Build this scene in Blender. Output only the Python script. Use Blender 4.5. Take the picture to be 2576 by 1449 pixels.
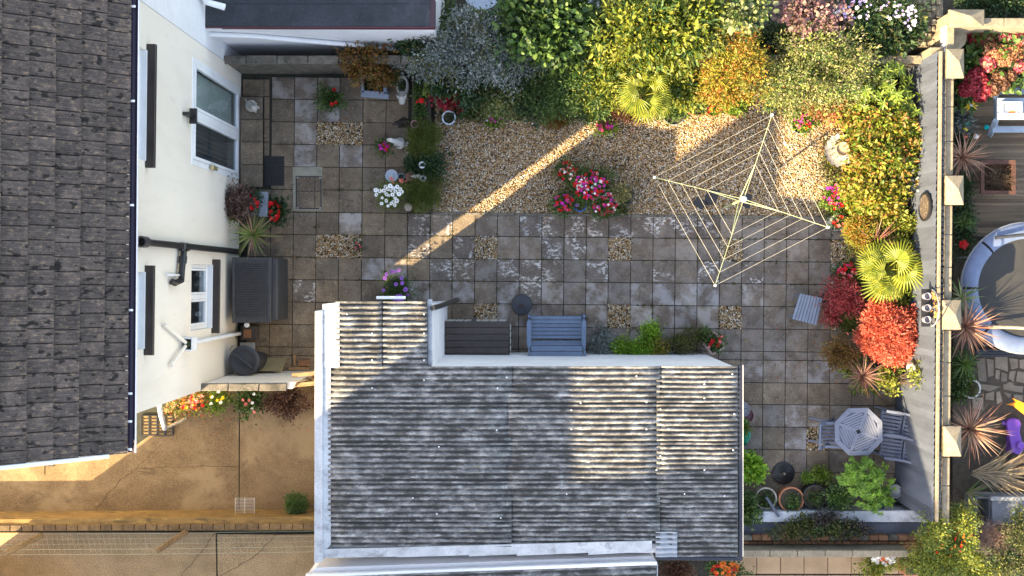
import bpy, bmesh, math, random
import numpy as np
from mathutils import Vector, Matrix, Quaternion

random.seed(7)
rng = np.random.default_rng(7)
for o in list(bpy.data.objects):
    bpy.data.objects.remove(o)
scene = bpy.context.scene
col = scene.collection

# ------------------------------------------------------------------ camera
IW, IH, FPX, CAMH = 2576.0, 1449.0, 2407.0, 19.0
NADU, NADV = 1315.0, 695.0                 # where the plumb line under the drone falls in the picture
_d = Vector((NADU - IW / 2, IH / 2 - NADV, -FPX)).normalized()
CAMQ = _d.rotation_difference(Vector((0, 0, -1)))
cam_data = bpy.data.cameras.new('drone_camera')
cam_data.sensor_width = 36.0
cam_data.lens = 36.0 * FPX / IW
cam_data.clip_end = 500
cam = bpy.data.objects.new('drone_camera', cam_data)
cam.rotation_mode = 'QUATERNION'
cam.rotation_quaternion = CAMQ
cam.location = (0, 0, CAMH)
col.objects.link(cam)
scene.camera = cam

# ------------------------------------------------------------------ light
SX, SY = 1.38, 0.99                        # shadow shift on the ground for each metre of height
SUN_L = Vector((SX, SY, -1)).normalized()  # the way the light travels
world = bpy.data.worlds.new('World')
scene.world = world
world.use_nodes = True
wn = world.node_tree
sky = wn.nodes.new('ShaderNodeTexSky')
sky.sky_type = 'NISHITA'
sky.sun_disc = False
sky.sun_elevation = math.asin(-SUN_L.z)
sky.sun_rotation = math.atan2(-SUN_L.x, -SUN_L.y)
sky.air_density = 1.0
sky.dust_density = 1.6
bg = wn.nodes['Background']
bg.inputs['Strength'].default_value = 0.15
hsv = wn.nodes.new('ShaderNodeHueSaturation')          # sky light toned paler and warmer, as a white balance
hsv.inputs['Saturation'].default_value = 0.78
wmul = wn.nodes.new('ShaderNodeMix'); wmul.data_type = 'RGBA'; wmul.blend_type = 'MULTIPLY'
wmul.inputs[0].default_value = 1.0
wmul.inputs[7].default_value = (1.06, 1.0, 0.93, 1)
wn.links.new(sky.outputs['Color'], hsv.inputs['Color'])
wn.links.new(hsv.outputs['Color'], wmul.inputs[6])
wn.links.new(wmul.outputs[2], bg.inputs['Color'])
sun_data = bpy.data.lights.new('sun', 'SUN')
sun_data.energy = 5.0
sun_data.angle = math.radians(0.53)
sun_data.color = (1.0, 0.785, 0.46)
sun = bpy.data.objects.new('sun', sun_data)
sun.rotation_mode = 'QUATERNION'
sun.rotation_quaternion = SUN_L.to_track_quat('-Z', 'Y')
sun.location = (-12, -9, 22)
col.objects.link(sun)
scene.view_settings.view_transform = 'Standard'
scene.view_settings.look = 'None'
scene.view_settings.gamma = 1.0
scene.view_settings.exposure = 2.22
scene.cycles.max_bounces = 5
scene.cycles.diffuse_bounces = 3
scene.cycles.transparent_max_bounces = 6
scene.cycles.use_denoising = True

# ------------------------------------------------------------------ picture position -> place
def ray(u, v):
    d = Vector((u - IW / 2, IH / 2 - v, -FPX))
    d.rotate(CAMQ)
    return d

def P(u, v, z=0.0):
    d = ray(u, v)
    t = (CAMH - z) / -d.z
    return Vector((d.x * t, d.y * t, z))

def m(px, z=0.0):
    return px / 126.7 * (1 - z / CAMH)

# ------------------------------------------------------------------ objects
def link(o, parent=None):
    col.objects.link(o)
    if parent is not None:
        o.parent = parent
        o.matrix_parent_inverse = parent.matrix_basis.inverted()
    return o

def tag(o, label=None, cat=None, group=None, kind=None):
    if label: o['label'] = label
    if cat: o['category'] = cat
    if group: o['group'] = group
    if kind: o['kind'] = kind
    return o

def thing(name, label, cat, loc=(0, 0, 0), group=None, rot=0.0):
    o = bpy.data.objects.new(name, None)
    o.empty_display_size = 0.1
    o.location = loc
    o.rotation_euler = (0, 0, rot)
    col.objects.link(o)
    return tag(o, label, cat, group)

class MB:
    """collects faces; build() links them as ONE mesh object"""
    def __init__(s):
        s.v = []; s.f = []; s.mi = []; s.cur = 0
    def add(s, vs, fs):
        b = len(s.v)
        s.v.extend([tuple(x) for x in vs])
        for f in fs:
            s.f.append([b + i for i in f]); s.mi.append(s.cur)
        return s
    def box(s, c, size, q=None):
        hx, hy, hz = size[0] / 2, size[1] / 2, size[2] / 2
        pts = [Vector((x, y, z)) for z in (-hz, hz) for x, y in ((-hx, -hy), (hx, -hy), (hx, hy), (-hx, hy))]
        if q is not None:
            if not isinstance(q, (Quaternion, Matrix)): q = Matrix.Rotation(q, 3, 'Z')
            pts = [q @ p for p in pts]
        c = Vector(c)
        return s.add([p + c for p in pts], [(3, 2, 1, 0), (4, 5, 6, 7), (0, 1, 5, 4), (1, 2, 6, 5), (2, 3, 7, 6), (3, 0, 4, 7)])
    def bar(s, a, b, w, h, up=(0, 0, 1)):
        a = Vector(a); b = Vector(b); d = (b - a)
        L = d.length; d.normalize()
        up = Vector(up)
        side = d.cross(up)
        if side.length < 1e-4: side = d.cross(Vector((1, 0, 0)))
        side.normalize(); up = side.cross(d).normalized()
        q = Matrix((d, side, up)).transposed()
        return s.box((a + b) / 2, (L, w, h), q)
    def prism(s, poly, z0, z1):
        """poly: world xy(z ignored) corners"""
        n = len(poly)
        a = 0.0
        for i in range(n):
            p, q = poly[i], poly[(i + 1) % n]
            a += p[0] * q[1] - q[0] * p[1]
        if a < 0: poly = list(reversed(poly))
        vs = [(p[0], p[1], z0) for p in poly] + [(p[0], p[1], z1) for p in poly]
        fs = [tuple(reversed(range(n))), tuple(range(n, 2 * n))]
        for i in range(n):
            j = (i + 1) % n
            fs.append((i, j, n + j, n + i))
        return s.add(vs, fs)
    def pimg(s, pts, z0, z1):
        return s.prism([P(u, v, z1) for u, v in pts], z0, z1)
    def rimg(s, u0, v0, u1, v1, z0, z1):
        return s.pimg([(u0, v0), (u1, v0), (u1, v1), (u0, v1)], z0, z1)
    def tube(s, path, rad, seg=8, caps=True):
        path = [Vector(p) for p in path]
        n = len(path)
        if not hasattr(rad, '__len__'): rad = [rad] * n
        vs = []; fs = []
        prev = None
        for i, p in enumerate(path):
            if i == 0: t = path[1] - p
            elif i == n - 1: t = p - path[i - 1]
            else: t = (path[i + 1] - path[i - 1])
            t.normalize()
            if prev is None:
                a = t.orthogonal().normalized()
            else:
                a = prev - t * prev.dot(t)
                if a.length < 1e-5: a = t.orthogonal()
                a.normalize()
            prev = a
            b = t.cross(a)
            for k in range(seg):
                an = 2 * math.pi * k / seg
                vs.append(p + (a * math.cos(an) + b * math.sin(an)) * rad[i])
        for i in range(n - 1):
            for k in range(seg):
                k2 = (k + 1) % seg
                fs.append((i * seg + k, i * seg + k2, (i + 1) * seg + k2, (i + 1) * seg + k))
        if caps:
            fs.append(tuple(reversed(range(seg))))
            fs.append(tuple(range((n - 1) * seg, n * seg)))
        return s.add(vs, fs)
    def lathe(s, prof, seg=24, c=(0, 0, 0), sy=1.0, close=False, q=None):
        c = Vector(c); vs = []; fs = []
        n = len(prof)
        for r, z in prof:
            for k in range(seg):
                a = 2 * math.pi * k / seg
                p = Vector((r * math.cos(a), r * math.sin(a) * sy, z))
                if q is not None: p = q @ p
                vs.append(p + c)
        for i in range(n - 1):
            for k in range(seg):
                k2 = (k + 1) % seg
                fs.append((i * seg + k, i * seg + k2, (i + 1) * seg + k2, (i + 1) * seg + k))
        if prof[0][0] > 1e-4: fs.append(tuple(reversed(range(seg))))
        if prof[-1][0] > 1e-4: fs.append(tuple(range((n - 1) * seg, n * seg)))
        return s.add(vs, fs)
    def mesh(s, name, smooth=False, bevel=0.0, bseg=1):
        me = bpy.data.meshes.new(name)
        me.from_pydata(s.v, [], s.f)
        if any(s.mi):
            me.polygons.foreach_set('material_index', s.mi)
        if bevel > 0:
            bm = bmesh.new(); bm.from_mesh(me)
            bmesh.ops.remove_doubles(bm, verts=bm.verts, dist=1e-5)
            es = [e for e in bm.edges if len(e.link_faces) == 2 and e.calc_face_angle(0) > 0.5]
            bmesh.ops.bevel(bm, geom=es, offset=bevel, segments=bseg, profile=0.6, affect='EDGES', clamp_overlap=True)
            bm.to_mesh(me); bm.free()
        if smooth:
            me.polygons.foreach_set('use_smooth', [True] * len(me.polygons))
            try: me.set_sharp_from_angle(angle=math.radians(42))
            except Exception: pass
        me.update()
        return me
    def build(s, name, mat, parent=None, smooth=False, bevel=0.0, bseg=1):
        me = s.mesh(name, smooth, bevel, bseg)
        for mm in (mat if isinstance(mat, (list, tuple)) else [mat]): me.materials.append(mm)
        o = bpy.data.objects.new(name, me)
        return link(o, parent)

def struct(o):
    o['kind'] = 'structure'
    return o

def inst(name, me, parent, loc, rot=(0, 0, 0), scale=(1, 1, 1)):
    """a piece that shares its mesh; placed in world space under parent"""
    o = bpy.data.objects.new(name, me)
    o.location = loc
    if isinstance(rot, Quaternion):
        o.rotation_mode = 'QUATERNION'; o.rotation_quaternion = rot
    else:
        o.rotation_euler = rot
    o.scale = scale
    return link(o, parent)

# ------------------------------------------------------------------ materials
def srgb(c):
    return tuple((x / 12.92 if x <= 0.04045 else ((x + 0.055) / 1.055) ** 2.4) for x in c)

def new_mat(name):
    mt = bpy.data.materials.new(name); mt.use_nodes = True
    return mt, mt.node_tree, mt.node_tree.nodes['Principled BSDF']

def nd(nt, t, **kw):
    n = nt.nodes.new(t)
    for k, v in kw.items():
        if k in n.inputs: n.inputs[k].default_value = v
        else: setattr(n, k, v)
    return n

def ramp(nt, fac, stops, interp='LINEAR'):
    r = nt.nodes.new('ShaderNodeValToRGB')
    r.color_ramp.interpolation = interp
    e = r.color_ramp.elements
    while len(e) < len(stops): e.new(0.5)
    for el, (p, c) in zip(e, stops):
        el.position = p
        el.color = (c[0], c[1], c[2], 1) if hasattr(c, '__len__') else (c, c, c, 1)
    if fac is not None: nt.links.new(fac, r.inputs[0])
    return r

def mixc(nt, fac, a, b, mode='MIX'):
    n = nt.nodes.new('ShaderNodeMix'); n.data_type = 'RGBA'; n.blend_type = mode
    for sock, val in ((n.inputs[0], fac), (n.inputs[6], a), (n.inputs[7], b)):
        if hasattr(val, 'is_linked'): nt.links.new(val, sock)
        elif hasattr(val, '__len__'): sock.default_value = (val[0], val[1], val[2], 1)
        else: sock.default_value = val
    return n.outputs[2]

def coords(nt, scale=(1, 1, 1), kind='world', rand=True):
    """world position (so that patterns do not repeat between pieces)"""
    if kind == 'world':
        g = nt.nodes.new('ShaderNodeNewGeometry').outputs['Position']
    else:
        g = nt.nodes.new('ShaderNodeTexCoord').outputs['Object']
    mp = nt.nodes.new('ShaderNodeMapping')
    mp.inputs['Scale'].default_value = scale
    nt.links.new(g, mp.inputs['Vector'])
    return mp.outputs[0]

def noise(nt, vec, scale, detail=4, rough=0.6, dist=0.0):
    n = nd(nt, 'ShaderNodeTexNoise', Scale=scale, Detail=detail, Roughness=rough, Distortion=dist)
    nt.links.new(vec, n.inputs['Vector'])
    return n.outputs['Fac']

def bump(nt, bsdf, h, strength=0.4, dist=0.01):
    b = nd(nt, 'ShaderNodeBump', Strength=strength, Distance=dist)
    nt.links.new(h, b.inputs['Height'])
    nt.links.new(b.outputs[0], bsdf.inputs['Normal'])

MATS = {}
def surf(name, c1, c2=None, scale=6.0, rough=0.8, spot=None, spot_scale=3.0, spot_lo=0.58, spot_hi=0.68, spot_amt=0.8,
         grain=0.25, grain_scale=120.0, bmp=0.3, bmp_scale=None, stretch=(1, 1, 1), rnd=0.0, metal=0.0, spec=0.5, spots=None):
    """weathered surface: two tones, fine grain, stains with a shape of their own, per-piece variation"""
    if name in MATS: return MATS[name]
    mt, nt, b = new_mat(name)
    c2 = c2 or tuple(x * 0.75 for x in c1)
    vec = coords(nt, stretch)
    n1 = noise(nt, vec, scale, 5, 0.62)
    c = ramp(nt, n1, [(0.32, c2), (0.68, c1)]).outputs[0]
    n2 = noise(nt, coords(nt), grain_scale, 2, 0.7)
    g = ramp(nt, n2, [(0.3, 1 - grain), (0.7, 1 + grain)]).outputs[0]
    c = mixc(nt, 1.0, c, g, 'MULTIPLY')
    for (sc, ss, lo, hi, amt) in ([(spot, spot_scale, spot_lo, spot_hi, spot_amt)] if spot else []) + list(spots or []):
        n3 = noise(nt, vec, ss, 6, 0.68, 0.4)
        f = ramp(nt, n3, [(lo, 0.0), (hi, amt)]).outputs[0]
        c = mixc(nt, f, c, sc)
    if rnd > 0:
        oi = nt.nodes.new('ShaderNodeObjectInfo')
        r = ramp(nt, oi.outputs['Random'], [(0, 1 - rnd), (1, 1 + rnd)]).outputs[0]
        c = mixc(nt, 1.0, c, r, 'MULTIPLY')
    nt.links.new(c, b.inputs['Base Color'])
    b.inputs['Roughness'].default_value = rough
    b.inputs['Metallic'].default_value = metal
    b.inputs['Specular IOR Level'].default_value = spec
    if bmp > 0:
        hN = noise(nt, coords(nt), bmp_scale or grain_scale * 0.7, 4, 0.65)
        bump(nt, b, hN, bmp, 0.006)
    MATS[name] = mt
    return mt

def leafmat(name, cols, trans=0.28, rough=0.5, patch=None):
    """cols: tones spread over the single leaves"""
    if name in MATS: return MATS[name]
    mt, nt, b = new_mat(name)
    g = nt.nodes.new('ShaderNodeNewGeometry')
    k = len(cols)
    c = ramp(nt, g.outputs['Random Per Island'], [((i + 0.5) / k, cc) for i, cc in enumerate(cols)]).outputs[0]
    dn = ramp(nt, noise(nt, coords(nt), 2.6, 3, 0.6), [(0.3, 0.62), (0.7, 1.22)]).outputs[0]
    c = mixc(nt, 1.0, c, dn, 'MULTIPLY')
    if patch:
        n = noise(nt, coords(nt), patch[1], 3, 0.5)
        f = ramp(nt, n, [(0.45, 0.0), (0.6, patch[2])]).outputs[0]
        c = mixc(nt, f, c, patch[0])
    nt.links.new(c, b.inputs['Base Color'])
    b.inputs['Roughness'].default_value = rough
    b.inputs['Specular IOR Level'].default_value = 0.4
    tr = nt.nodes.new('ShaderNodeBsdfTranslucent')
    tc = mixc(nt, 1.0, c, (1.25, 1.15, 0.55), 'MULTIPLY')
    nt.links.new(tc, tr.inputs[0])
    ms = nd(nt, 'ShaderNodeMixShader')
    ms.inputs[0].default_value = trans
    nt.links.new(b.outputs[0], ms.inputs[1]); nt.links.new(tr.outputs[0], ms.inputs[2])
    nt.links.new(ms.outputs[0], nt.nodes['Material Output'].inputs[0])
    MATS[name] = mt
    return mt

def plain(name, c, rough=0.5, metal=0.0, grain=0.12, **kw):
    return surf(name, c, tuple(x * 0.85 for x in c), scale=5, rough=rough, metal=metal, grain=grain, grain_scale=60, bmp=kw.pop('bmp', 0.08), **kw)

def glassmat():
    if 'glass' in MATS: return MATS['glass']
    mt, nt, b = new_mat('window_glass')
    b.inputs['Base Color'].default_value = (0.75, 0.8, 0.82, 1)
    b.inputs['Roughness'].default_value = 0.02
    b.inputs['Transmission Weight'].default_value = 1.0
    b.inputs['IOR'].default_value = 1.45
    tr = nt.nodes.new('ShaderNodeBsdfTransparent')
    tr.inputs[0].default_value = (0.8, 0.85, 0.87, 1)
    gl = nd(nt, 'ShaderNodeBsdfGlossy', Roughness=0.02)
    gl.inputs[0].default_value = (0.9, 0.95, 1, 1)
    lw = nd(nt, 'ShaderNodeLayerWeight', Blend=0.5)
    fr = ramp(nt, lw.outputs['Facing'], [(0.0, 0.04), (0.55, 0.09), (0.8, 0.26), (1.0, 0.8)])
    ms = nt.nodes.new('ShaderNodeMixShader')
    nt.links.new(fr.outputs[0], ms.inputs[0])
    nt.links.new(tr.outputs[0], ms.inputs[1]); nt.links.new(gl.outputs[0], ms.inputs[2])
    nt.links.new(ms.outputs[0], nt.nodes['Material Output'].inputs[0])
    MATS['glass'] = mt
    return mt

# ------------------------------------------------------------------ leaves
def leaves(name, pos, d, nrm, L, Wd, mat, parent, fold=0.18, shape='leaf', kind=None, droop=0.12):
    """one mesh of folded leaves; pos,d,nrm (N,3); L,Wd (N,)"""
    N = len(pos)
    d = d / np.maximum(np.linalg.norm(d, axis=1, keepdims=True), 1e-6)
    s = np.cross(d, nrm); s /= np.maximum(np.linalg.norm(s, axis=1, keepdims=True), 1e-6)
    n = np.cross(s, d)
    L = L[:, None]; W = Wd[:, None]
    f = fold * W
    if shape == 'leaf':
        a, b2, w1, w2 = 0.28, 0.66, 0.46, 0.40
    elif shape == 'round':
        a, b2, w1, w2 = 0.2, 0.75, 0.48, 0.46
    else:
        a, b2, w1, w2 = 0.25, 0.6, 0.5, 0.3
    V = np.empty((N, 6, 3))
    V[:, 0] = pos
    V[:, 1] = pos + d * L * a + s * W * w1 + n * f
    V[:, 2] = pos + d * L * b2 + s * W * w2 + n * f * 0.8 - n * L * droop * 0.3
    V[:, 3] = pos + d * L - n * L * droop
    V[:, 4] = pos + d * L * b2 - s * W * w2 + n * f * 0.8 - n * L * droop * 0.3
    V[:, 5] = pos + d * L * a - s * W * w1 + n * f
    me = bpy.data.meshes.new(name)
    me.vertices.add(N * 6); me.loops.add(N * 8); me.polygons.add(N * 2)
    me.vertices.foreach_set('co', V.reshape(-1))
    base = (np.arange(N) * 6)[:, None]
    idx = np.concatenate([base + np.array([[0, 1, 2, 3]]), base + np.array([[0, 3, 4, 5]])], axis=1)
    me.loops.foreach_set('vertex_index', idx.reshape(-1).astype(np.int32))
    me.polygons.foreach_set('loop_start', (np.arange(N * 2) * 4).astype(np.int32))
    me.polygons.foreach_set('loop_total', np.full(N * 2, 4, dtype=np.int32))
    me.update(calc_edges=True)
    me.materials.append(mat)
    o = bpy.data.objects.new(name, me)
    if kind: o['kind'] = kind
    return link(o, parent)

def unit(v): return v / np.maximum(np.linalg.norm(v, axis=1, keepdims=True), 1e-6)

def crown(lobes, nclump, per, cs, L, W, inner=0.3, mode='clump', up=0.5, seed=0, ragged=0.25, down=-0.35, frac=1.0):
    """leaf positions for a crown built from lobes (cx,cy,cz,rx,ry,rz)"""
    r = np.random.default_rng(seed + 11)
    lobes = np.array(lobes, float)
    w = lobes[:, 3] * lobes[:, 4]; w = w / w.sum()
    li = r.choice(len(lobes), nclump, p=w)
    dirs = unit(r.normal(size=(nclump * 3, 3)))
    dirs = dirs[dirs[:, 2] > down][:nclump]
    while len(dirs) < nclump:
        e = unit(r.normal(size=(nclump, 3))); dirs = np.concatenate([dirs, e[e[:, 2] > down]])[:nclump]
    ph = r.uniform(0, 6.28, 6)
    wob = 1 + ragged * (np.sin(dirs[:, 0] * 4.1 + ph[0] + li) * np.sin(dirs[:, 1] * 4.7 + ph[1]) + 0.6 * np.sin(dirs[:, 0] * 9 + dirs[:, 1] * 8 + ph[2]))
    rad = np.where(r.random(nclump) < inner, r.uniform(0.15, 0.7, nclump), r.uniform(0.72, 1.0, nclump)) * wob * np.where(r.random(nclump) < 0.10, r.uniform(1.08, 1.36, nclump), 1.0)
    c = lobes[li, :3] + dirs * rad[:, None] * lobes[li, 3:]
    outw = unit(dirs / np.maximum(lobes[li, 3:], 0.02))
    N = nclump * per
    ci = np.repeat(np.arange(nclump), per)
    o = outw[ci]
    if mode == 'rosette':
        ax = unit(o * 0.6 + np.array([0, 0, up + 0.3]) + r.normal(size=(N, 3)) * 0.02)
        ang = np.tile(np.arange(per) * (2 * math.pi / per), nclump) + np.repeat(r.uniform(0, 6.28, nclump), per) + r.normal(size=N) * 0.15
        ref = np.cross(ax, np.array([[0.3, 0.9, 0.1]])); ref = unit(ref); ref2 = np.cross(ax, ref)
        tilt = r.uniform(0.05, 0.6, N)
        d = ref * np.cos(ang)[:, None] + ref2 * np.sin(ang)[:, None] + ax * tilt[:, None]
        pos = c[ci] + r.normal(size=(N, 3)) * cs * 0.12
        nr = ax
    else:
        off = r.normal(size=(N, 3)) * cs
        pos = c[ci] + off
        d = unit(o * 0.55 + unit(off) * 0.7 + r.normal(size=(N, 3)) * 0.45)
        nr = unit(o * 0.5 + np.array([0, 0, up]) + r.normal(size=(N, 3)) * 0.75)
    sc = 0.86 * (0.45 + 0.95 * r.random(N) ** 0.8)
    return pos, d, nr, L * sc, W * sc * r.uniform(0.85, 1.15, N), c

def stems(parent, base, tips, mat, r0=0.02, name='stem'):
    mb = MB()
    base = Vector(base)
    for t in tips:
        t = Vector(t)
        mid = base.lerp(t, 0.5) + Vector((random.uniform(-.05, .05), random.uniform(-.05, .05), 0.05))
        mb.tube([base + Vector((random.uniform(-.03, .03), random.uniform(-.03, .03), 0)), mid, t], [r0, r0 * 0.6, r0 * 0.2], 5)
    return mb.build(name, mat, parent, smooth=True)
# ------------------------------------------------------------------ shared materials
M_soil = surf('soil', (0.085, 0.066, 0.048), (0.045, 0.036, 0.027), scale=9, grain=0.5, grain_scale=90, bmp=0.8, rough=0.95)
M_joint = surf('joint_moss', (0.035, 0.036, 0.022), (0.018, 0.018, 0.015), scale=14, grain=0.4, rough=0.95)
def slabmat(name, flake=0.0, pale=0.0, tint=(1, 1, 1)):
    mt, nt, b = new_mat(name)
    w = coords(nt)
    c = ramp(nt, noise(nt, w, 2.6, 6, 0.68), [(0.30, (0.098, 0.080, 0.064)), (0.52, (0.150, 0.126, 0.100)), (0.74, (0.225, 0.192, 0.152))]).outputs[0]
    sp = ramp(nt, noise(nt, w, 48, 3, 0.75), [(0.33, 0.55), (0.5, 1.0), (0.70, 1.55)]).outputs[0]
    c = mixc(nt, 1.0, c, sp, 'MULTIPLY')
    lich = ramp(nt, noise(nt, w, 13, 5, 0.7), [(0.57, 0.0), (0.68, 0.55)]).outputs[0]
    c = mixc(nt, lich, c, (0.30, 0.285, 0.25))
    damp = ramp(nt, noise(nt, w, 4.4, 5, 0.65), [(0.56, 0.0), (0.70, 0.65)]).outputs[0]
    c = mixc(nt, damp, c, (0.048, 0.042, 0.036))
    if pale > 0:
        f = ramp(nt, noise(nt, w, 3.1, 4, 0.6), [(0.44, 0.0), (0.60, pale)]).outputs[0]
        c = mixc(nt, f, c, (0.34, 0.335, 0.33))
    if flake > 0:
        a = ramp(nt, noise(nt, coords(nt, (1, 1.7, 1)), 11, 7, 0.75), [(0.505, 0.0), (0.55, 1.0)]).outputs[0]
        d = ramp(nt, noise(nt, w, 3.3, 2, 0.5), [(0.47, 0.0), (0.56, flake)]).outputs[0]
        f = mixc(nt, 1.0, a, d, 'MULTIPLY')
        c = mixc(nt, f, c, (0.58, 0.56, 0.51))
    oi = nt.nodes.new('ShaderNodeObjectInfo')
    r = ramp(nt, oi.outputs['Random'], [(0, (0.76, 0.75, 0.76)), (0.35, (1.0, 0.96, 0.9)), (0.6, (0.88, 0.90, 0.93)), (1, (1.24, 1.2, 1.14))]).outputs[0]
    c = mixc(nt, 1.0, c, r, 'MULTIPLY')
    c = mixc(nt, 1.0, c, tint, 'MULTIPLY')
    nt.links.new(c, b.inputs['Base Color']); b.inputs['Roughness'].default_value = 0.92
    bump(nt, b, noise(nt, w, 60, 4, 0.7), 0.55, 0.008)
    MATS[name] = mt
    return mt
M_slab = slabmat('slab_plain', tint=(1.08, 1.01, .90)); M_slab_grey = slabmat('slab_grey', 0.0, 0.26, (1.03, .98, .95)); M_slab_pale = slabmat('slab_pale', 0.0, 0.68, (1.1, 1.06, 1.06)); M_slab_flaky = slabmat('slab_flaky', 0.95, 0.0, (.98, .95, .97))
M_white = surf('white_paint', (0.76, 0.77, 0.78), (0.66, 0.67, 0.69), scale=2.5, grain=0.05, grain_scale=80, bmp=0.06, rough=0.4)
M_cream = surf('cream_render', (0.73, 0.68, 0.595), (0.66, 0.61, 0.53), scale=0.9, grain=0.08, grain_scale=140, bmp=0.25, rough=0.9,
               stretch=(1, 1, 0.22), spots=[((0.58, 0.53, 0.45), 1.6, 0.50, 0.72, 0.5), ((0.40, 0.37, 0.32), 5.5, 0.60, 0.74, 0.38)])
M_whitewall = surf('white_render', (0.74, 0.74, 0.76), (0.62, 0.63, 0.66), scale=1.2, grain=0.08, grain_scale=120, bmp=0.2, rough=0.9,
               spot=(0.42, 0.40, 0.36), spot_scale=2.2, spot_lo=0.6, spot_hi=0.8, spot_amt=0.4)
M_brown = plain('brown_sill', (0.035, 0.027, 0.024), 0.45)
M_black = plain('black_plastic', (0.018, 0.018, 0.02), 0.35)
def tilemat():
    mt, nt, b = new_mat('roof_tile')
    w = coords(nt)
    c = ramp(nt, noise(nt, coords(nt), 7, 4, 0.6), [(0.32, (0.050, 0.044, 0.043)), (0.52, (0.078, 0.069, 0.066)), (0.72, (0.125, 0.108, 0.098))]).outputs[0]
    sp = ramp(nt, noise(nt, w, 60, 3, 0.7), [(0.33, 0.6), (0.68, 1.4)]).outputs[0]
    c = mixc(nt, 1.0, c, sp, 'MULTIPLY')
    li = ramp(nt, noise(nt, coords(nt, (0.8, 1.3, 1)), 17, 4, 0.6), [(0.55, 0.0), (0.66, 0.65)]).outputs[0]
    c = mixc(nt, li, c, (0.225, 0.18, 0.13))
    mo = ramp(nt, noise(nt, coords(nt, (0.75, 1.25, 1)), 9.5, 2, 0.45), [(0.615, 0.0), (0.655, 0.95)]).outputs[0]
    c = mixc(nt, mo, c, (0.012, 0.011, 0.010))
    oi = nt.nodes.new('ShaderNodeObjectInfo')
    r = ramp(nt, oi.outputs['Random'], [(0, (0.84, 0.77, 0.70)), (1, (1.36, 1.22, 1.10))]).outputs[0]
    c = mixc(nt, 1.0, c, r, 'MULTIPLY')
    nt.links.new(c, b.inputs['Base Color']); b.inputs['Roughness'].default_value = 0.93
    bump(nt, b, noise(nt, w, 70, 4, 0.7), 0.5, 0.006)
    MATS['roof_tile'] = mt
    return mt
M_tile = tilemat()
M_felt = surf('roof_felt', (0.040, 0.045, 0.055), (0.018, 0.021, 0.027), scale=1.6, grain=0.5, grain_scale=75, bmp=0.5, rough=0.85,
              spot=(0.11, 0.11, 0.11), spot_scale=5, spot_lo=0.6, spot_hi=0.75, spot_amt=0.5)
M_stone = surf('weathered_stone', (0.27, 0.225, 0.155), (0.17, 0.14, 0.095), scale=7, grain=0.35, grain_scale=70, bmp=0.5, rough=0.92, rnd=0.1,
               spot=(0.12, 0.105, 0.08), spot_scale=7, spot_lo=0.56, spot_hi=0.72, spot_amt=0.7)
M_darkstone = surf('damp_stone', (0.20, 0.175, 0.14), (0.09, 0.08, 0.066), scale=6, grain=0.4, grain_scale=60, bmp=0.7, rough=0.95, rnd=0.2,
               spots=[((0.03, 0.03, 0.024), 4, 0.5, 0.68, 0.8), ((0.34, 0.32, 0.28), 16, 0.62, 0.7, 0.6)])
M_conc = surf('driveway_concrete', (0.205, 0.138, 0.070), (0.135, 0.088, 0.043), scale=1.6, grain=0.5, grain_scale=55, bmp=0.6, rough=0.93,
               spots=[((0.30, 0.22, 0.12), 0.8, 0.48, 0.62, 0.6), ((0.055, 0.036, 0.019), 2.2, 0.57, 0.72, 0.6), ((0.34, 0.27, 0.17), 12, 0.62, 0.72, 0.45)])
M_concgrey = surf('yard_concrete', (0.37, 0.265, 0.15), (0.25, 0.175, 0.097), scale=1.8, grain=0.5, grain_scale=55, bmp=0.6, rough=0.93,
               spot=(0.08, 0.065, 0.04), spot_scale=1.8, spot_lo=0.58, spot_hi=0.74, spot_amt=0.6)
def corrmat():
    mt, nt, b = new_mat('corrugated_cement')
    w = coords(nt, (0.8, 1.25, 1))
    c = ramp(nt, noise(nt, w, 7, 7, 0.72), [(0.30, (0.070, 0.070, 0.073)), (0.48, (0.155, 0.153, 0.152)), (0.66, (0.36, 0.355, 0.345))]).outputs[0]
    g = ramp(nt, noise(nt, coords(nt), 55, 3, 0.75), [(0.33, 0.55), (0.68, 1.4)]).outputs[0]
    c = mixc(nt, 1.0, c, g, 'MULTIPLY')
    wh = ramp(nt, noise(nt, coords(nt, (0.45, 1.6, 1)), 5, 5, 0.7), [(0.60, 0.0), (0.70, 0.7)]).outputs[0]
    c = mixc(nt, wh, c, (0.50, 0.50, 0.50))
    # black algae, thick in the drainage channels and spreading over the sheets in drifts
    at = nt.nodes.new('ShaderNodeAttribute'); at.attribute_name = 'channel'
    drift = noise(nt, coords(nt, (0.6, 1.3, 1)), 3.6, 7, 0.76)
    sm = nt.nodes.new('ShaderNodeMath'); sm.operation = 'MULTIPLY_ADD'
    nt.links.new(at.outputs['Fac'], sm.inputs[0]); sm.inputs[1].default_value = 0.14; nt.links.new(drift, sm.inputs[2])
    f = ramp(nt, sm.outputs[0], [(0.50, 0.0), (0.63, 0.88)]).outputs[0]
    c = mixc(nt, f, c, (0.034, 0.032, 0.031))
    lic = ramp(nt, noise(nt, coords(nt), 9, 4, 0.7), [(0.63, 0.0), (0.70, 0.5)]).outputs[0]
    c = mixc(nt, lic, c, (0.20, 0.16, 0.07))
    nt.links.new(c, b.inputs['Base Color']); b.inputs['Roughness'].default_value = 0.95
    bump(nt, b, noise(nt, coords(nt), 60, 4, 0.7), 0.6, 0.01)
    MATS['corrugated_cement'] = mt
    return mt
M_corr = corrmat()
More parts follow.
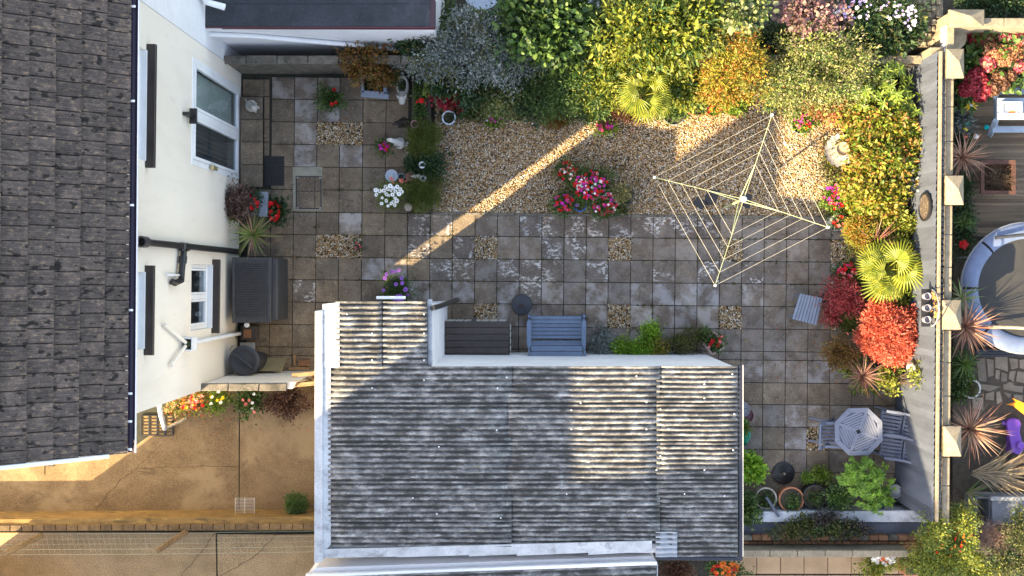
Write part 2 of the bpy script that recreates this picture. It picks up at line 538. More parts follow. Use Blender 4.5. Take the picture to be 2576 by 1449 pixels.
M_flash = surf('painted_flashing', (0.44, 0.46, 0.49), (0.28, 0.295, 0.32), scale=3.0, grain=0.2, grain_scale=60, bmp=0.3, rough=0.85,
               spot=(0.09, 0.09, 0.09), spot_scale=4.5, spot_lo=0.55, spot_hi=0.70, spot_amt=0.65)
M_brick = surf('brick', (0.30, 0.15, 0.075), (0.17, 0.085, 0.045), scale=8, grain=0.35, bmp=0.5, rough=0.92, rnd=0.3)
M_mortar = surf('mortar', (0.20, 0.17, 0.12), (0.09, 0.075, 0.055), scale=8, grain=0.4, rough=0.95)
M_fence = surf('grey_fence_paint', (0.092, 0.106, 0.140), (0.064, 0.075, 0.102), scale=5, grain=0.15, bmp=0.3, rough=0.8, rnd=0.2, stretch=(1, 1, 0.3),
               spot=(0.07, 0.075, 0.085), spot_scale=7, spot_lo=0.62, spot_hi=0.74, spot_amt=0.5)
M_deck = surf('deck_timber', (0.17, 0.125, 0.08), (0.075, 0.056, 0.038), scale=4, grain=0.35, bmp=0.5, rough=0.85, rnd=0.35, stretch=(0.15, 3, 1))
M_wood = surf('raw_timber', (0.34, 0.21, 0.10), (0.22, 0.125, 0.055), scale=5, grain=0.25, bmp=0.4, rough=0.8, rnd=0.15)
M_darkwood = surf('sleeper_timber', (0.10, 0.08, 0.06), (0.05, 0.04, 0.03), scale=6, grain=0.35, bmp=0.6, rough=0.9, rnd=0.2)
M_greyslat = surf('grey_painted_wood', (0.185, 0.215, 0.27), (0.145, 0.168, 0.215), scale=5, grain=0.14, bmp=0.25, rough=0.65, rnd=0.08,
               spot=(0.25, 0.27, 0.31), spot_scale=9, spot_lo=0.58, spot_hi=0.72, spot_amt=0.4)
M_tablewood = surf('pale_grey_wood', (0.165, 0.18, 0.235), (0.13, 0.145, 0.19), scale=5, grain=0.12, bmp=0.2, rough=0.6, rnd=0.05)
M_twig = surf('bark', (0.12, 0.085, 0.055), (0.06, 0.045, 0.03), scale=20, grain=0.3, rough=0.9)
M_glass = glassmat()
M_dark = plain('dark_interior', (0.035, 0.034, 0.035), 0.9)

# ------------------------------------------------------------------ ground
g = MB().add([(-70, -70, -0.06), (70, -70, -0.06), (70, 70, -0.06), (-70, 70, -0.06)], [(0, 1, 2, 3)]).build('ground', M_soil)
struct(g)

# ------------------------------------------------------------------ patio of square slabs
US = [622, 680, 737.5, 795, 852, 910, 968, 1025, 1082, 1138.5, 1195, 1251, 1307, 1363, 1419, 1475, 1531, 1587, 1643, 1699, 1755, 1811, 1867, 1923, 1979, 2035, 2091, 2147, 2203, 2258]
VS = [188, 199, 255, 312, 368, 425, 482, 539, 595.5, 652, 708.5, 765, 822, 878.5, 900, 957, 1012, 1068, 1125, 1182, 1239, 1288]
def node(i, j):
    v0 = VS[j]; u = US[i] - 0.01 * (v0 - 600)
    return (u, v0 + 0.0095 * (u - 1300))
patio = MB()
patio.pimg([(596, 180), (1090, 178), (1090, 536), (2300, 548), (2300, 1300), (1700, 1300), (1200, 1000), (1130, 1000), (600, 985)], -0.055, -0.022)
patio = struct(patio.build('patio', M_joint))
slab_me = {}
for nm, mt in (('plain', M_slab), ('grey', M_slab_grey), ('pale', M_slab_pale), ('flaky', M_slab_flaky)):
    me = MB().box((0, 0, -0.018), (1, 1, 0.036)).mesh('slab', bevel=0.008, bseg=1)
    me.materials.append(mt); slab_me[nm] = me
gravel_cells = []
GRAVEL_AT = [(823, 335), (880, 335), (823, 621), (880, 621), (1223, 622), (1559, 625), (1840, 628), (1223, 780), (1559, 795), (1838, 797), (2120, 640), (2120, 808), (2062, 1110)]
FLAKY = [(1050, 570), (1105, 570), (1050, 628), (1105, 682), (1160, 682), (1160, 625), (1330, 570), (1390, 570), (1440, 570), (1503, 572), (1558, 572), (1615, 572), (1670, 572), (1390, 628), (1448, 628), (1330, 682), (1390, 682), (1330, 740), (1448, 572),
         (1780, 572), (1900, 690), (1730, 575), (1275, 682), (1670, 690), (765, 735), (1780, 690), (2140, 690), (1500, 682)]
PALE = [(705, 220), (765, 220), (822, 220), (765, 275), (765, 335), (822, 275), (880, 390), (765, 390), (940, 675), (880, 575), (995, 690), (1050, 735), (1170, 735), (1275, 735), (1615, 735), (1670, 740), (1725, 735), (1780, 735), (1895, 740), (1275, 790),
        (1615, 795), (1670, 795), (1725, 795), (1780, 795), (1615, 850), (1500, 795), (2000, 1110), (2000, 1050), (1330, 795), (1390, 735), (1900, 945), (2060, 945), (2110, 940), (1500, 735), (2062, 1030)]
def hit(lst, u, v, tol=24):
    return any(abs(a - u) < tol and abs(b - v) < tol for a, b in lst)
for i in range(len(US) - 1):
    for j in range(len(VS) - 1):
        c4 = [node(i, j), node(i + 1, j), node(i + 1, j + 1), node(i, j + 1)]
        cu = sum(c[0] for c in c4) / 4; cv = sum(c[1] for c in c4) / 4
        if cu > 1030 and cv < 540: continue                         # planting and gravel beds
        if cu < 1060 and cv > 940: continue
        if cu < 790 and cv > 930: continue
        if cu > 800 and cu < 1090 and cv > 830: continue            # garage
        if 1090 < cu < 1830 and cv > 905: continue
        if 1250 < cu < 1790 and cv > 930: continue
        if cu < 665 and cv < 480: continue                          # step at the patio door
        if cv < 196: continue
        if cu > 2262: continue
        pts = [P(*c) for c in c4]
        if hit(GRAVEL_AT, cu, cv):
            gravel_cells.append(pts); continue
        cx = sum((p for p in pts), Vector()) / 4
        ex = ((pts[1] - pts[0]) + (pts[2] - pts[3])) / 2; ey = ((pts[0] - pts[3]) + (pts[1] - pts[2])) / 2
        kind = 'flaky' if hit(FLAKY, cu, cv) else ('pale' if hit(PALE, cu, cv) else ('plain' if cu < 1040 or (cu < 1200 and random.random() < .4) or cv > 900 and random.random() < .5 else 'grey'))
        inst('slab', slab_me[kind], patio, (cx.x, cx.y, random.uniform(-0.004, 0.002)), (random.uniform(-.004, .004), random.uniform(-.004, .004), math.atan2(ex.y, ex.x) + random.uniform(-.004, .004)),
             (ex.length - 0.012, ey.length - 0.012, 1))
# row of narrow slabs along the house
for k, (v0, v1) in enumerate([(199, 243), (243, 300), (300, 357), (357, 392)]):
    a = P(664, v0); b = P(678, v1)
    inst('slab', slab_me['plain'], patio, ((a.x + b.x) / 2, (a.y + b.y) / 2, 0), (0, 0, -.008), (abs(b.x - a.x) - .01, abs(a.y - b.y) - .012, 1))
for v0, v1, u0 in [(199, 243, 610)]:
    a = P(u0, v0); b = P(664, v1)
    inst('slab', slab_me['plain'], patio, ((a.x + b.x) / 2, (a.y + b.y) / 2, -0.003), (0, 0, -.008), (abs(b.x - a.x) - .01, abs(a.y - b.y) - .012, 1))

# ------------------------------------------------------------------ gravel
def gravel_stones(name, polys, density, parent, seed=3, size=(0.011, 0.022)):
    r = np.random.default_rng(seed)
    allp = []
    for poly in polys:
        xs = np.array([[p[0], p[1]] for p in poly])
        lo = xs.min(0); hi = xs.max(0)
        n = int((hi - lo).prod() * density)
        q = r.uniform(lo, hi, (n, 2))
        ins = np.zeros(n, bool)
        for a in range(len(xs)):
            p1, p2 = xs[a], xs[(a + 1) % len(xs)]
            cond = (p1[1] > q[:, 1]) != (p2[1] > q[:, 1])
            xi = (p2[0] - p1[0]) * (q[:, 1] - p1[1]) / (p2[1] - p1[1] + 1e-12) + p1[0]
            ins ^= cond & (q[:, 0] < xi)
        allp.append(q[ins])
    q = np.concatenate(allp); N = len(q)
    rad = r.uniform(size[0], size[1], (N, 3)) * np.array([1.25, 0.9, 0.62])
    base = np.array([[1, 0, 0], [0.2, 1, 0], [-1, 0.2, 0], [-0.1, -1, 0], [0.15, 0.1, 1], [0, 0, -1]])
    V = base[None] * rad[:, None] * r.uniform(0.75, 1.2, (N, 6, 1))
    a = r.uniform(0, 6.28, N); t = r.normal(size=N) * 0.45
    ct, st = np.cos(t)[:, None], np.sin(t)[:, None]
    y = V[:, :, 1] * ct - V[:, :, 2] * st; z = V[:, :, 1] * st + V[:, :, 2] * ct
    ca, sa = np.cos(a)[:, None], np.sin(a)[:, None]
    X = V[:, :, 0] * ca - y * sa + q[:, 0:1]; Y = V[:, :, 0] * sa + y * ca + q[:, 1:2]
    Z = z + r.uniform(0.0, 0.016, N)[:, None]
    V = np.stack([X, Y, Z], axis=2)
    tri = np.array([[0, 1, 4], [1, 2, 4], [2, 3, 4], [3, 0, 4], [1, 0, 5], [2, 1, 5], [3, 2, 5], [0, 3, 5]])
    idx = (np.arange(N) * 6)[:, None, None] + tri[None]
    me = bpy.data.meshes.new(name)
    me.vertices.add(N * 6); me.loops.add(N * 24); me.polygons.add(N * 8)
    me.vertices.foreach_set('co', V.reshape(-1))
    me.loops.foreach_set('vertex_index', idx.reshape(-1).astype(np.int32))
    me.polygons.foreach_set('loop_start', (np.arange(N * 8) * 3).astype(np.int32))
    me.polygons.foreach_set('loop_total', np.full(N * 8, 3, dtype=np.int32))
    me.update(calc_edges=True)
    me.materials.append(M_gravel)
    return link(tag(bpy.data.objects.new(name, me), kind='stuff'), parent)
def gravelmat():
    mt, nt, b = new_mat('gravel_stones')
    g = nt.nodes.new('ShaderNodeNewGeometry')
    c = ramp(nt, g.outputs['Random Per Island'], [(0.0, (0.13, 0.065, 0.018)), (0.14, (0.30, 0.165, 0.05)), (0.3, (0.42, 0.26, 0.10)), (0.45, (0.13, 0.095, 0.06)), (0.6, (0.46, 0.34, 0.18)), (0.76, (0.58, 0.49, 0.35)), (0.86, (0.24, 0.21, 0.19)), (1.0, (0.80, 0.76, 0.68))]).outputs[0]
    nt.links.new(c, b.inputs['Base Color']); b.inputs['Roughness'].default_value = 0.7
    return mt
M_gravel = gravelmat()
gb = [(1100, 160), (2300, 160), (2300, 560), (2092, 546), (1084, 534), (1098, 280)]
bed = struct(MB().pimg(gb, -0.055, -0.004).build('gravel_bed', M_soil))
gravel_stones('gravel', [[P(u, v) for u, v in [(1096, 250), (1600, 235), (2150, 235), (2180, 545), (1088, 534)]]], 3300, bed)
tag(bed.children[0], kind='stuff')
spill = [[p + (p - sum(c_, Vector()) / 4) * .28 for p in c_] for c_ in gravel_cells] + [[P(u, v) for u, v in ((1086, 536), (2092, 548), (2092, 566), (1086, 556))]]
gravel_stones('stray_pebbles', spill, 45, patio, 8, (.008, .016))
gravel_stones('gravel', gravel_cells, 3300, patio, 5)
tag(patio.children[-1], kind='stuff')
# timber edging between gravel and patio
edge = MB()
a, b_ = P(1086, 537), P(2092, 548)
n = 24
for k in range(n):
    p = a.lerp(b_, k / n); q = a.lerp(b_, (k + 1) / n - 0.001)
    o = MB().bar((p.x, p.y, 0.005), (q.x, q.y, 0.005), 0.05, 0.07).build('edging_stone', M_darkstone, bed, bevel=0.006)

# ------------------------------------------------------------------ step, grate and inspection cover at the patio door
step = thing('door_step', 'low step of four concrete slabs below the white patio door', 'step', P(634, 356))
for k in range(4):
    v0 = 243 + 57 * k
    a = P(605, v0, .14); b = P(661, v0 + 57, .14)
    inst('slab', slab_me['plain'], step, ((a.x + b.x) / 2, (a.y + b.y) / 2, 0.14), (0, 0, -.01), (abs(b.x - a.x) - .006, abs(a.y - b.y) - .01, 1))
MB().rimg(604, 245, 656, 468, 0, 0.10).build('riser', M_darkstone, step)
gr = thing('drain_grate', 'black cast iron drain grate beside the door step', 'grate', P(690, 430))
MB().rimg(664, 393, 715, 467, -0.05, 0.005).build('pit', M_dark, gr)
fm = MB()
for k in range(9):
    u = 667 + k * 5.6
    MB().rimg(u, 396, u + 2.2, 464, 0.004, 0.022).build('bar', M_black, gr)
for k in range(2):
    MB().rimg(665, 413 + k * 26, 714, 416 + k * 26, 0.003, 0.018).build('cross_bar', M_black, gr)
cov = thing('inspection_cover', 'recessed paving inspection cover with pale cement surround', 'cover', P(776, 484))
MB().rimg(737, 420, 810, 530, -0.02, 0.006).build('cement_surround', surf('cement', (0.30, 0.28, 0.22), (0.2, 0.19, 0.15), scale=5, grain=0.3), cov)
MB().rimg(744, 443, 809, 526, -0.02, 0.010).build('frame', M_dark, cov)
for (u0, v0, u1, v1) in [(747, 446, 791, 480), (793, 446, 806, 480), (747, 482, 791, 523), (793, 482, 806, 523)]:
    MB().rimg(u0, v0, u1, v1, -0.01, 0.014).build('slab_piece', M_slab, cov)
for (u, v) in [(746, 445), (803, 445), (746, 521), (803, 521)]:
    MB().rimg(u, v, u + 5, v + 4, 0, 0.020).build('lifting_key', plain('grey_metal', (0.3, 0.3, 0.31), 0.4, 0.6), cov)

# ------------------------------------------------------------------ house
A0 = P(607, 185); B0 = P(597, 940)
WE = (B0 - A0).normalized()                       # along the wall, down the picture
WN = Vector((-WE.y, WE.x, 0)); 
if WN.x < 0: WN = -WN
def wp(s, z, off=0.0):
    p = A0 + WE * s + WN * off
    return Vector((p.x, p.y, z))
def wsz(u, v, off=0.0):
    d = ray(u, v); o = Vector((0, 0, CAMH))
    A = A0 + WN * off
    t = (A - o).dot(WN) / d.dot(WN)
    h = o + d * t
    return (h - A).dot(WE), h.z
def wbox(mb, s0, s1, z0, z1, o0, o1):
    pts = [wp(s0, z0, o0), wp(s1, z0, o0), wp(s1, z0, o1), wp(s0, z0, o1)]
    return mb.prism(pts, z0, z1)
ZE = 5.70
S_END = (A0.y + 2.02) / -WE.y
house = thing('house', 'cream rendered house with dark tiled roof and white windows beside the patio', 'house', wp(3, 0, -1))
wins = []
def win(uv0, uv1, z0, z1):
    return (uv0, uv1, z0, z1)
sA = wsz(602, 223)[0]; sB = wsz(600, 450)[0]; zt = wsz(483, 300)[1]
DOOR = (sA, sB, 0.12, zt)
W2 = (wsz(505, 665)[0], wsz(505, 829)[0], wsz(531, 740)[1], wsz(481, 740)[1])
W3 = (wsz(350, 116)[0], wsz(350, 400)[0], wsz(364, 260)[1], 5.55)
W4 = (wsz(346, 684)[0], wsz(346, 880)[0], wsz(360, 790)[1], 5.55)
holes = [DOOR, W2, W3, W4]
ss = sorted(set([0, S_END] + [h[0] for h in holes] + [h[1] for h in holes]))
zs = sorted(set([0, ZE - .06] + [h[2] for h in holes] + [h[3] for h in holes]))
# wall skin with openings, one mesh; verts shared
idx = {}; vs = []; fs = []
def vid(s, z, o):
    k = (round(s, 4), round(z, 4), o)
    if k not in idx:
        idx[k] = len(vs); vs.append(wp(s, z, o))
    return idx[k]
solid = {}
for i in range(len(ss) - 1):
    for j in range(len(zs) - 1):
        cs_, cz_ = (ss[i] + ss[i + 1]) / 2, (zs[j] + zs[j + 1]) / 2
        solid[i, j] = not any(h[0] < cs_ < h[1] and h[2] < cz_ < h[3] for h in holes)
TH = -0.22
for (i, j), ok in solid.items():
    if not ok: continue
    s0, s1, z0, z1 = ss[i], ss[i + 1], zs[j], zs[j + 1]
    for o in (0.0, TH):
        fs.append((vid(s0, z0, o), vid(s1, z0, o), vid(s1, z1, o), vid(s0, z1, o)))
    for (di, dj, a, b) in ((-1, 0, (s0, z0), (s0, z1)), (1, 0, (s1, z0), (s1, z1)), (0, -1, (s0, z0), (s1, z0)), (0, 1, (s0, z1), (s1, z1))):
        if not solid.get((i + di, j + dj), False):
            fs.append((vid(*a, 0.0), vid(*b, 0.0), vid(*b, TH), vid(*a, TH)))
MB().add(vs, fs).build('wall', M_cream, house)
gw = MB()                                   # gable wall towards the drive, side away from camera, back wall
D = 8.0
gp = [wp(S_END, 0, TH), wp(S_END, 0, -D), wp(S_END - .22, 0, -D), wp(S_END - .22, 0, TH)]
gw.prism(gp, 0, ZE - .31)
gw.build('gable_wall', M_cream, house)
tri = MB()
r0 = wp(S_END, ZE - .3, -.01); r1 = wp(S_END, ZE - .3, -D); rt = wp(S_END, ZE - .35 + 4 * 0.869, -D / 2)
q0 = wp(S_END - .2, ZE - .3, -.01); q1 = wp(S_END - .2, ZE - .3, -D); qt = wp(S_END - .2, ZE - .35 + 4 * 0.869, -D / 2)
tri.add([r0, r1, rt, q0, q1, qt], [(0, 1, 2), (5, 4, 3), (0, 2, 5, 3), (1, 4, 5, 2), (0, 3, 4, 1)])
tri.build('gable_top', M_cream, house)
for s0, z0, z1 in ((0.05, 0.02, 2.9), (0.05, 3.0, ZE - .05)):
    bx = MB()
    wbox(bx, s0, S_END - .25, z0, z0 + .05, -3.2, TH - .01)
    bx.build('floor', plain('room_floor', (.62, .58, .52), .8), house)
bx = MB(); wbox(bx, 0.05, S_END - .25, 0, ZE, -1.6, -1.5); bx.build('inner_wall', plain('room_wall', (0.6, 0.58, 0.54), 0.9), house)

def frame_window(h, mull, parent, name='window', bar=0.07, rails=(), inset=-0.09):
    s0, s1, z0, z1 = h
    f = MB()
    wbox(f, s0, s0 + bar, z0, z1, inset - .05, inset + .02); wbox(f, s1 - bar, s1, z0, z1, inset - .05, inset + .02)
    wbox(f, s0 + bar, s1 - bar, z0, z0 + bar, inset - .05, inset + .018); wbox(f, s0 + bar, s1 - bar, z1 - bar, z1, inset - .05, inset + .018)
    w = f.build(name, M_white, parent, bevel=0.006)
    cuts = [s0 + bar] + [x for x in mull for _ in (0, 1)] + [s1 - bar]
    xs = [s0 + bar] + list(mull) + [s1 - bar]
    for k, x in enumerate(mull):
        mm = MB(); wbox(mm, x - bar * .6, x + bar * .6, z0 + bar, z1 - bar, inset - .045, inset + .03)
        mm.build('mullion', M_white, w, bevel=0.005)
    for k in range(len(xs) - 1):
        a = xs[k] + (bar * .6 if k else 0); b = xs[k + 1] - (bar * .6 if k < len(xs) - 2 else 0)
        fr = MB(); t = bar * .6
        wbox(fr, a + .003, a + t, z0 + bar + .003, z1 - bar - .003, inset - .03, inset + .035); wbox(fr, b - t, b - .003, z0 + bar + .003, z1 - bar - .003, inset - .03, inset + .035)
        wbox(fr, a + t, b - t, z0 + bar + .003, z0 + bar + t, inset - .03, inset + .032); wbox(fr, a + t, b - t, z1 - bar - t, z1 - bar - .003, inset - .03, inset + .032)
        fr.build('sash', M_white, w, bevel=0.004)
        pn = MB(); wbox(pn, a + t - .01, b - t + .01, z0 + bar + t - .01, z1 - bar - t + .01, inset - .012, inset - .004)
        pn.build('pane', M_glass, w)
    return w
door = frame_window((DOOR[0] - .02, DOOR[1] + .03, 0.10, DOOR[3] + .02), [(DOOR[0] + DOOR[1]) / 2 + .03], house, 'patio_door', bar=0.10, inset=-0.01)
hd = MB(); p = wsz(530, 424); wbox(hd, p[0] - .05, p[0] + .03, p[1] - .14, p[1] + .14, 0.03, 0.09); hd.build('handle', plain('brass', (0.5, 0.42, 0.22), .3, .6), door, bevel=.01)
cu = MB()
for k in range(14):
    s = DOOR[0] + 0.14 + k * 0.045
    cu.tube([wp(s, 0.2, -.17), wp(s + .01, 1.4, -.2), wp(s, 2.6, -.17)], 0.05, 6)
cu.build('curtain', plain('curtain', (0.75, 0.76, 0.68), .9), door, smooth=True)
for (a_, b_, z0_, z1_, cc_) in ((DOOR[0] + .1, (DOOR[0] + DOOR[1]) / 2, 1.5, 2.65, (.5, .52, .5)), ((DOOR[0] + DOOR[1]) / 2 + .1, DOOR[1] - .1, .15, 2.65, (.22, .23, .25))):
    nc = MB(); nn_ = 40  # sheets added to lighten the dark panes: pale curtain, grey for reflection
    vs_ = []
    for k in range(nn_ + 1):
        s_ = a_ + (b_ - a_) * k / nn_; o_ = -.20 + .04 * math.sin(k * 1.9) - .06 * (k % 2)
        vs_ += [wp(s_, z0_, o_), wp(s_, z1_, o_)]
    nc.add(vs_, [(2 * k, 2 * k + 2, 2 * k + 3, 2 * k + 1) for k in range(nn_)])
    nc.build('net_curtain', plain('net%d' % int(z0_ * 10), cc_, .9), door)
for h, cuts in ((W2, [(W2[0] + W2[1]) / 2]), (W3, [W3[0] + (W3[1] - W3[0]) * .36, W3[0] + (W3[1] - W3[0]) * .66]), (W4, [W4[0] + (W4[1] - W4[0]) * .62])):
    w = frame_window(h, cuts, house)
    rv = MB(); wbox(rv, h[0], h[1], h[2] - .03, h[2] + .004, -0.14, 0.02); rv.build('inner_sill', M_white, w)
    sl = MB(); wbox(sl, h[0] - .1, h[1] + .1, h[2] - .10, h[2] - .035, -0.02, 0.14); sl.build('sill', M_brown, w, bevel=.008)
# things seen on the kitchen window ledge
for (u, v, rr, c) in ((497, 690, .05, (0.35, 0.3, 0.27)), (497, 715, .06, (.3, .26, .22)), (500, 790, .05, (.7, .7, .66))):
    s, z = wsz(u, v, -.2)
    jar = MB().lathe([(0.001, 0), (rr, 0), (rr, .1), (rr * .8, .14), (rr * .75, .13), (0.001, .12)], 14, wp(s, max(z - .3, W2[2] + .0), -.2)).build('ornament_on_ledge', plain('jar%d' % v, c, .4), house, smooth=True)

# roof
E0 = P(311, 1138, ZE); E1 = P(321, 0, ZE)
RA = (E1 - E0).normalized(); RB = Vector((-RA.y, RA.x, 0)); 
if RB.x > 0: RB = -RB
PIT = math.radians(41)
RU = RB * math.cos(PIT) + Vector((0, 0, math.sin(PIT)))      # up the slope
RN = Vector((-RB.x * math.sin(PIT), -RB.y * math.sin(PIT), math.cos(PIT)))
def rp(a, t, h=0.0): return E0 + RA * a + RU * t + RN * h
ALEN = 11.5; ext = 5.35
roof = MB()
roof.add([rp(0.02, -0.03, -.06), rp(ALEN, -0.03, -.06), rp(ALEN, ext, -.06), rp(0.02, ext, -.06), rp(0.02, -0.03, -.16), rp(ALEN, -0.03, -.16), rp(ALEN, ext, -.16), rp(0.02, ext, -.16)],
         [(0, 1, 2, 3), (7, 6, 5, 4), (0, 4, 5, 1), (1, 5, 6, 2), (2, 6, 7, 3), (3, 7, 4, 0)])
roof = roof.build('roof', M_tile, house)
TW, TG = 0.196, 0.3255
prof = [(0, 0.0), (.03, .004), (.14, .005), (.19, .017), (.27, .017), (.32, .005), (.46, .005), (.51, .017), (.59, .017), (.64, .005), (.80, .005), (.85, .017), (.95, .017), (1.0, .0)]
tv = []; tf = []
n = len(prof); LT = TG + 0.06
for (t, hh) in ((0, 0.050), (LT, 0.004)):
    for (x, z) in prof: tv.append((t, (x - .5) * (TW - .012), z + hh))
for (t, hh) in ((0, 0.014), (LT, -0.016)):
    for (x, z) in prof: tv.append((t, (x - .5) * (TW - .012), z * .6 + hh))
for k in range(n - 1):
    tf.append((k, k + n, k + n + 1, k + 1))
    tf.append((2 * n + k, k, k + 1, 2 * n + k + 1))
tf.append((0, 2 * n, 3 * n, n)); tf.append((n - 1, 2 * n - 1, 4 * n - 1, 3 * n - 1))
tile_me = MB().add(tv, tf).mesh('roof_tile'); tile_me.materials.append(M_tile)
RM = Matrix((RU, RA, RN)).transposed()
RQ = RM.to_quaternion()
if RU.cross(RA).dot(RN) < 0:
    for v_ in tile_me.vertices: v_.co.y = -v_.co.y
    RM = Matrix((RU, -RA, RN)).transposed(); RQ = RM.to_quaternion()
ntile = 0
for c in range(7):
    off = (0.12 if c % 2 else 0.0) * TW
    for k in range(-1, 40):
        a = k * TW + off + 0.07
        if a < 0.0 or a > 8.4: continue
        if ntile >= 300: break
        inst('roof_tile', tile_me, roof, rp(a, c * TG - 0.05, -0.05 + random.uniform(-.003, .003)), RQ @ Quaternion((0, 0, 1), random.uniform(-.008, .008))); ntile += 1
# upper courses out of sight: ridge side
back = MB(); 
bb = [rp(0.02, ext, -.06), rp(ALEN, ext, -.06)]
rb2 = [p + RB * 4.1 + Vector((0, 0, -4.1 * math.tan(PIT))) for p in bb]
back.add([bb[0], bb[1], rb2[1], rb2[0]] + [p + Vector((0, 0, -.1)) for p in (bb[0], bb[1], rb2[1], rb2[0])], [(0, 1, 2, 3), (7, 6, 5, 4), (0, 4, 5, 1), (1, 5, 6, 2), (2, 6, 7, 3), (3, 7, 4, 0)])
back.build('rear_slope', M_tile, roof)
vg = MB(); vg.bar(rp(-.03, .20, -.06), rp(-.03, 5.3, -.06), 0.05, 0.18, RN); vg.build('barge_board', M_white, roof, bevel=.005)
gu = MB()
ga, gz = E0 + Vector((0.07, -0.02, -0.09)), E1 + Vector((0.07, 0.6, -0.09))
seg = 8
gv = []; gf = []
for p in (ga, gz):
    for k in range(seg + 1):
        an = math.pi * k / seg
        gv.append(p + Vector((0.055 * math.cos(an), 0, -0.055 * math.sin(an))))
    for k in range(seg + 1):
        an = math.pi * (seg - k) / seg
        gv.append(p + Vector((0.045 * math.cos(an), 0, -0.045 * math.sin(an) + .003)))
kk = 2 * (seg + 1)
for k in range(kk):
    gf.append((k, (k + 1) % kk, kk + (k + 1) % kk, kk + k))
gf.append(tuple(range(kk))[::-1]); gf.append(tuple(range(kk, 2 * kk)))
gut = gu.add(gv, gf).build('gutter', plain('gutter_black', (0.03, 0.022, 0.045), .35), house)
MB().bar(ga + Vector((.062, 0, .0)), gz + Vector((.062, 0, .0)), 0.012, 0.03).build('gutter_lip', M_white, gut)
for v in (16, 254, 516, 780, 990, 1060, 1130):
    p = P(333 - v * .0085, v, ZE - .06)
    MB().box((p.x, p.y, p.z), (.09, .03, .02)).build('bracket', M_white, gut)
fs_ = MB(); 
fs_.bar(wp(-.0, ZE - .12, .06) + Vector((-.05, .5, 0)), wp(S_END + .3, ZE - .12, .06) + Vector((-.05, 0, 0)), .02, .18).build('fascia', M_white, house)

# pipes on the wall
def wpt(u, v, off): 
    s, z = wsz(u, v, off); return wp(s, z, off)
pb = wpt(600, 633, .08); pt = wpt(352, 613, .08)
pp = MB().tube([Vector((pb.x, pb.y, 0)), pb, Vector((pb.x, pb.y, pt.z)) + Vector((0.0, .02, 0))], 0.055, 14, caps=False)
soil = pp.build('soil_pipe', M_black, house, smooth=True)
top = Vector((pb.x, pb.y + .02, pt.z))
MB().lathe([(.085, -.18), (.085, 0), (.06, .0), (.055, -.1), (.001, -.1)], 16, top + Vector((0.02, 0, .02))).build('vent_cowl', plain('cowl', (.05, .045, .05), .4), soil, smooth=True)
tp = wpt(463, 626, .08)
MB().lathe([(.056, -.14), (.075, -.13), (.075, .12), (.056, .14)], 16, Vector((pb.x, pb.y, tp.z))).build('collar', M_black, soil, smooth=True)
e1 = wpt(457, 683, .09); e2 = wpt(440, 712, .09); e3 = wpt(431, 708, .05)
MB().tube([Vector((pb.x, pb.y, tp.z)), Vector((pb.x + .0, e1.y + .28, tp.z + .03)), e1 , wpt(456, 705, .09), e2, e3], 0.052, 12).build('branch_pipe', M_black, soil, smooth=True)
for f_ in (0.35, .5):
    q = Vector((pb.x, pb.y, tp.z)).lerp(e1, f_ + .1)
    MB().tube([q + Vector((0, .03, 0)), q - Vector((0, .03, 0))], 0.066, 12).build('ring', M_black, soil, smooth=True)
o1 = wpt(418, 691, .06); o2 = wpt(461, 693, .06)
MB().tube([o1, o2], .018, 8).build('overflow_pipe', M_white, soil, smooth=True)
hp = wpt(470, 866, .1)
hop = MB()
s, z = wsz(470, 866, .1)
wbox(hop, s - .11, s - .09, z - .25, z, .01, .19); wbox(hop, s + .09, s + .11, z - .25, z, .01, .19)
wbox(hop, s - .09, s + .09, z - .25, z, .17, .19); wbox(hop, s - .09, s + .09, z - .25, z - .2, .01, .17)
hop = hop.build('rain_hopper', M_white, house, bevel=.004)
MB().tube([wp(s, z - .24, .09), wp(s, 0.25, .09), wp(s, .05, .16)], .04, 10).build('downpipe', M_white, hop, smooth=True)
MB().tube([wpt(414, 816, .06), wp(s - .03, z + .01, .08)], .03, 10).build('waste_pipe', M_cream, hop, smooth=True)
MB().tube([wpt(430, 920, .06), wp(s + .03, z + .01, .08)], .03, 10).build('waste_pipe', M_cream, hop, smooth=True)
MB().lathe([(.001, -.02), (.07, -.03), (.06, .02), (.001, .04)], 8, wp(s, z - .06, .09)).build('moss', leafmat('mossy', [(.08, .12, .03), (.05, .07, .02)]), hop)
lp = wpt(485, 291, .1); s, z = wsz(485, 291, .1)
lam = MB(); wbox(lam, s - .03, s + .03, z - .02, z + .22, .0, .12); wbox(lam, s - .13, s + .13, z - .06, z - .02, .03, .16)
lam.build('outside_lamp', M_black, house, bevel=.008)
# ------------------------------------------------------------------ the neighbour's white house and low extension above
nb = thing('neighbour_house', 'white rendered house joined to the cream one with flat roofed extension', 'house', wp(-2, 0, 0))
w = MB(); wbox(w, -9, -0.02, 0, ZE, -6, -0.015); w.build('wall', M_whitewall, nb)
ZX = 2.1
ex = MB().pimg([(452, 72), (1090, 70), (1100, -300), (452, -300)], 0, ZX - .02)
ex.build('extension_wall', M_whitewall, nb)
fr = MB().pimg([(440, 66), (1092, 67), (1104, -300), (436, -300)], ZX - .015, ZX + .03).build('flat_roof', M_felt, nb)
for v0, v1 in ((-60, 9), (10, 66)):
    MB().pimg([(446, v0), (1082, v0 + 1), (1082, v1), (446, v1)], ZX + .02, ZX + .036 + .004 * (v0 > 0)).build('felt_sheet', M_felt, fr)
MB().pimg([(440, 66.5), (1094, 67.5), (1094, 70.5), (440, 69.5)], ZX - .08, ZX + .034).build('fascia', plain('dark_red_paint', (.085, .02, .03), .5), nb)
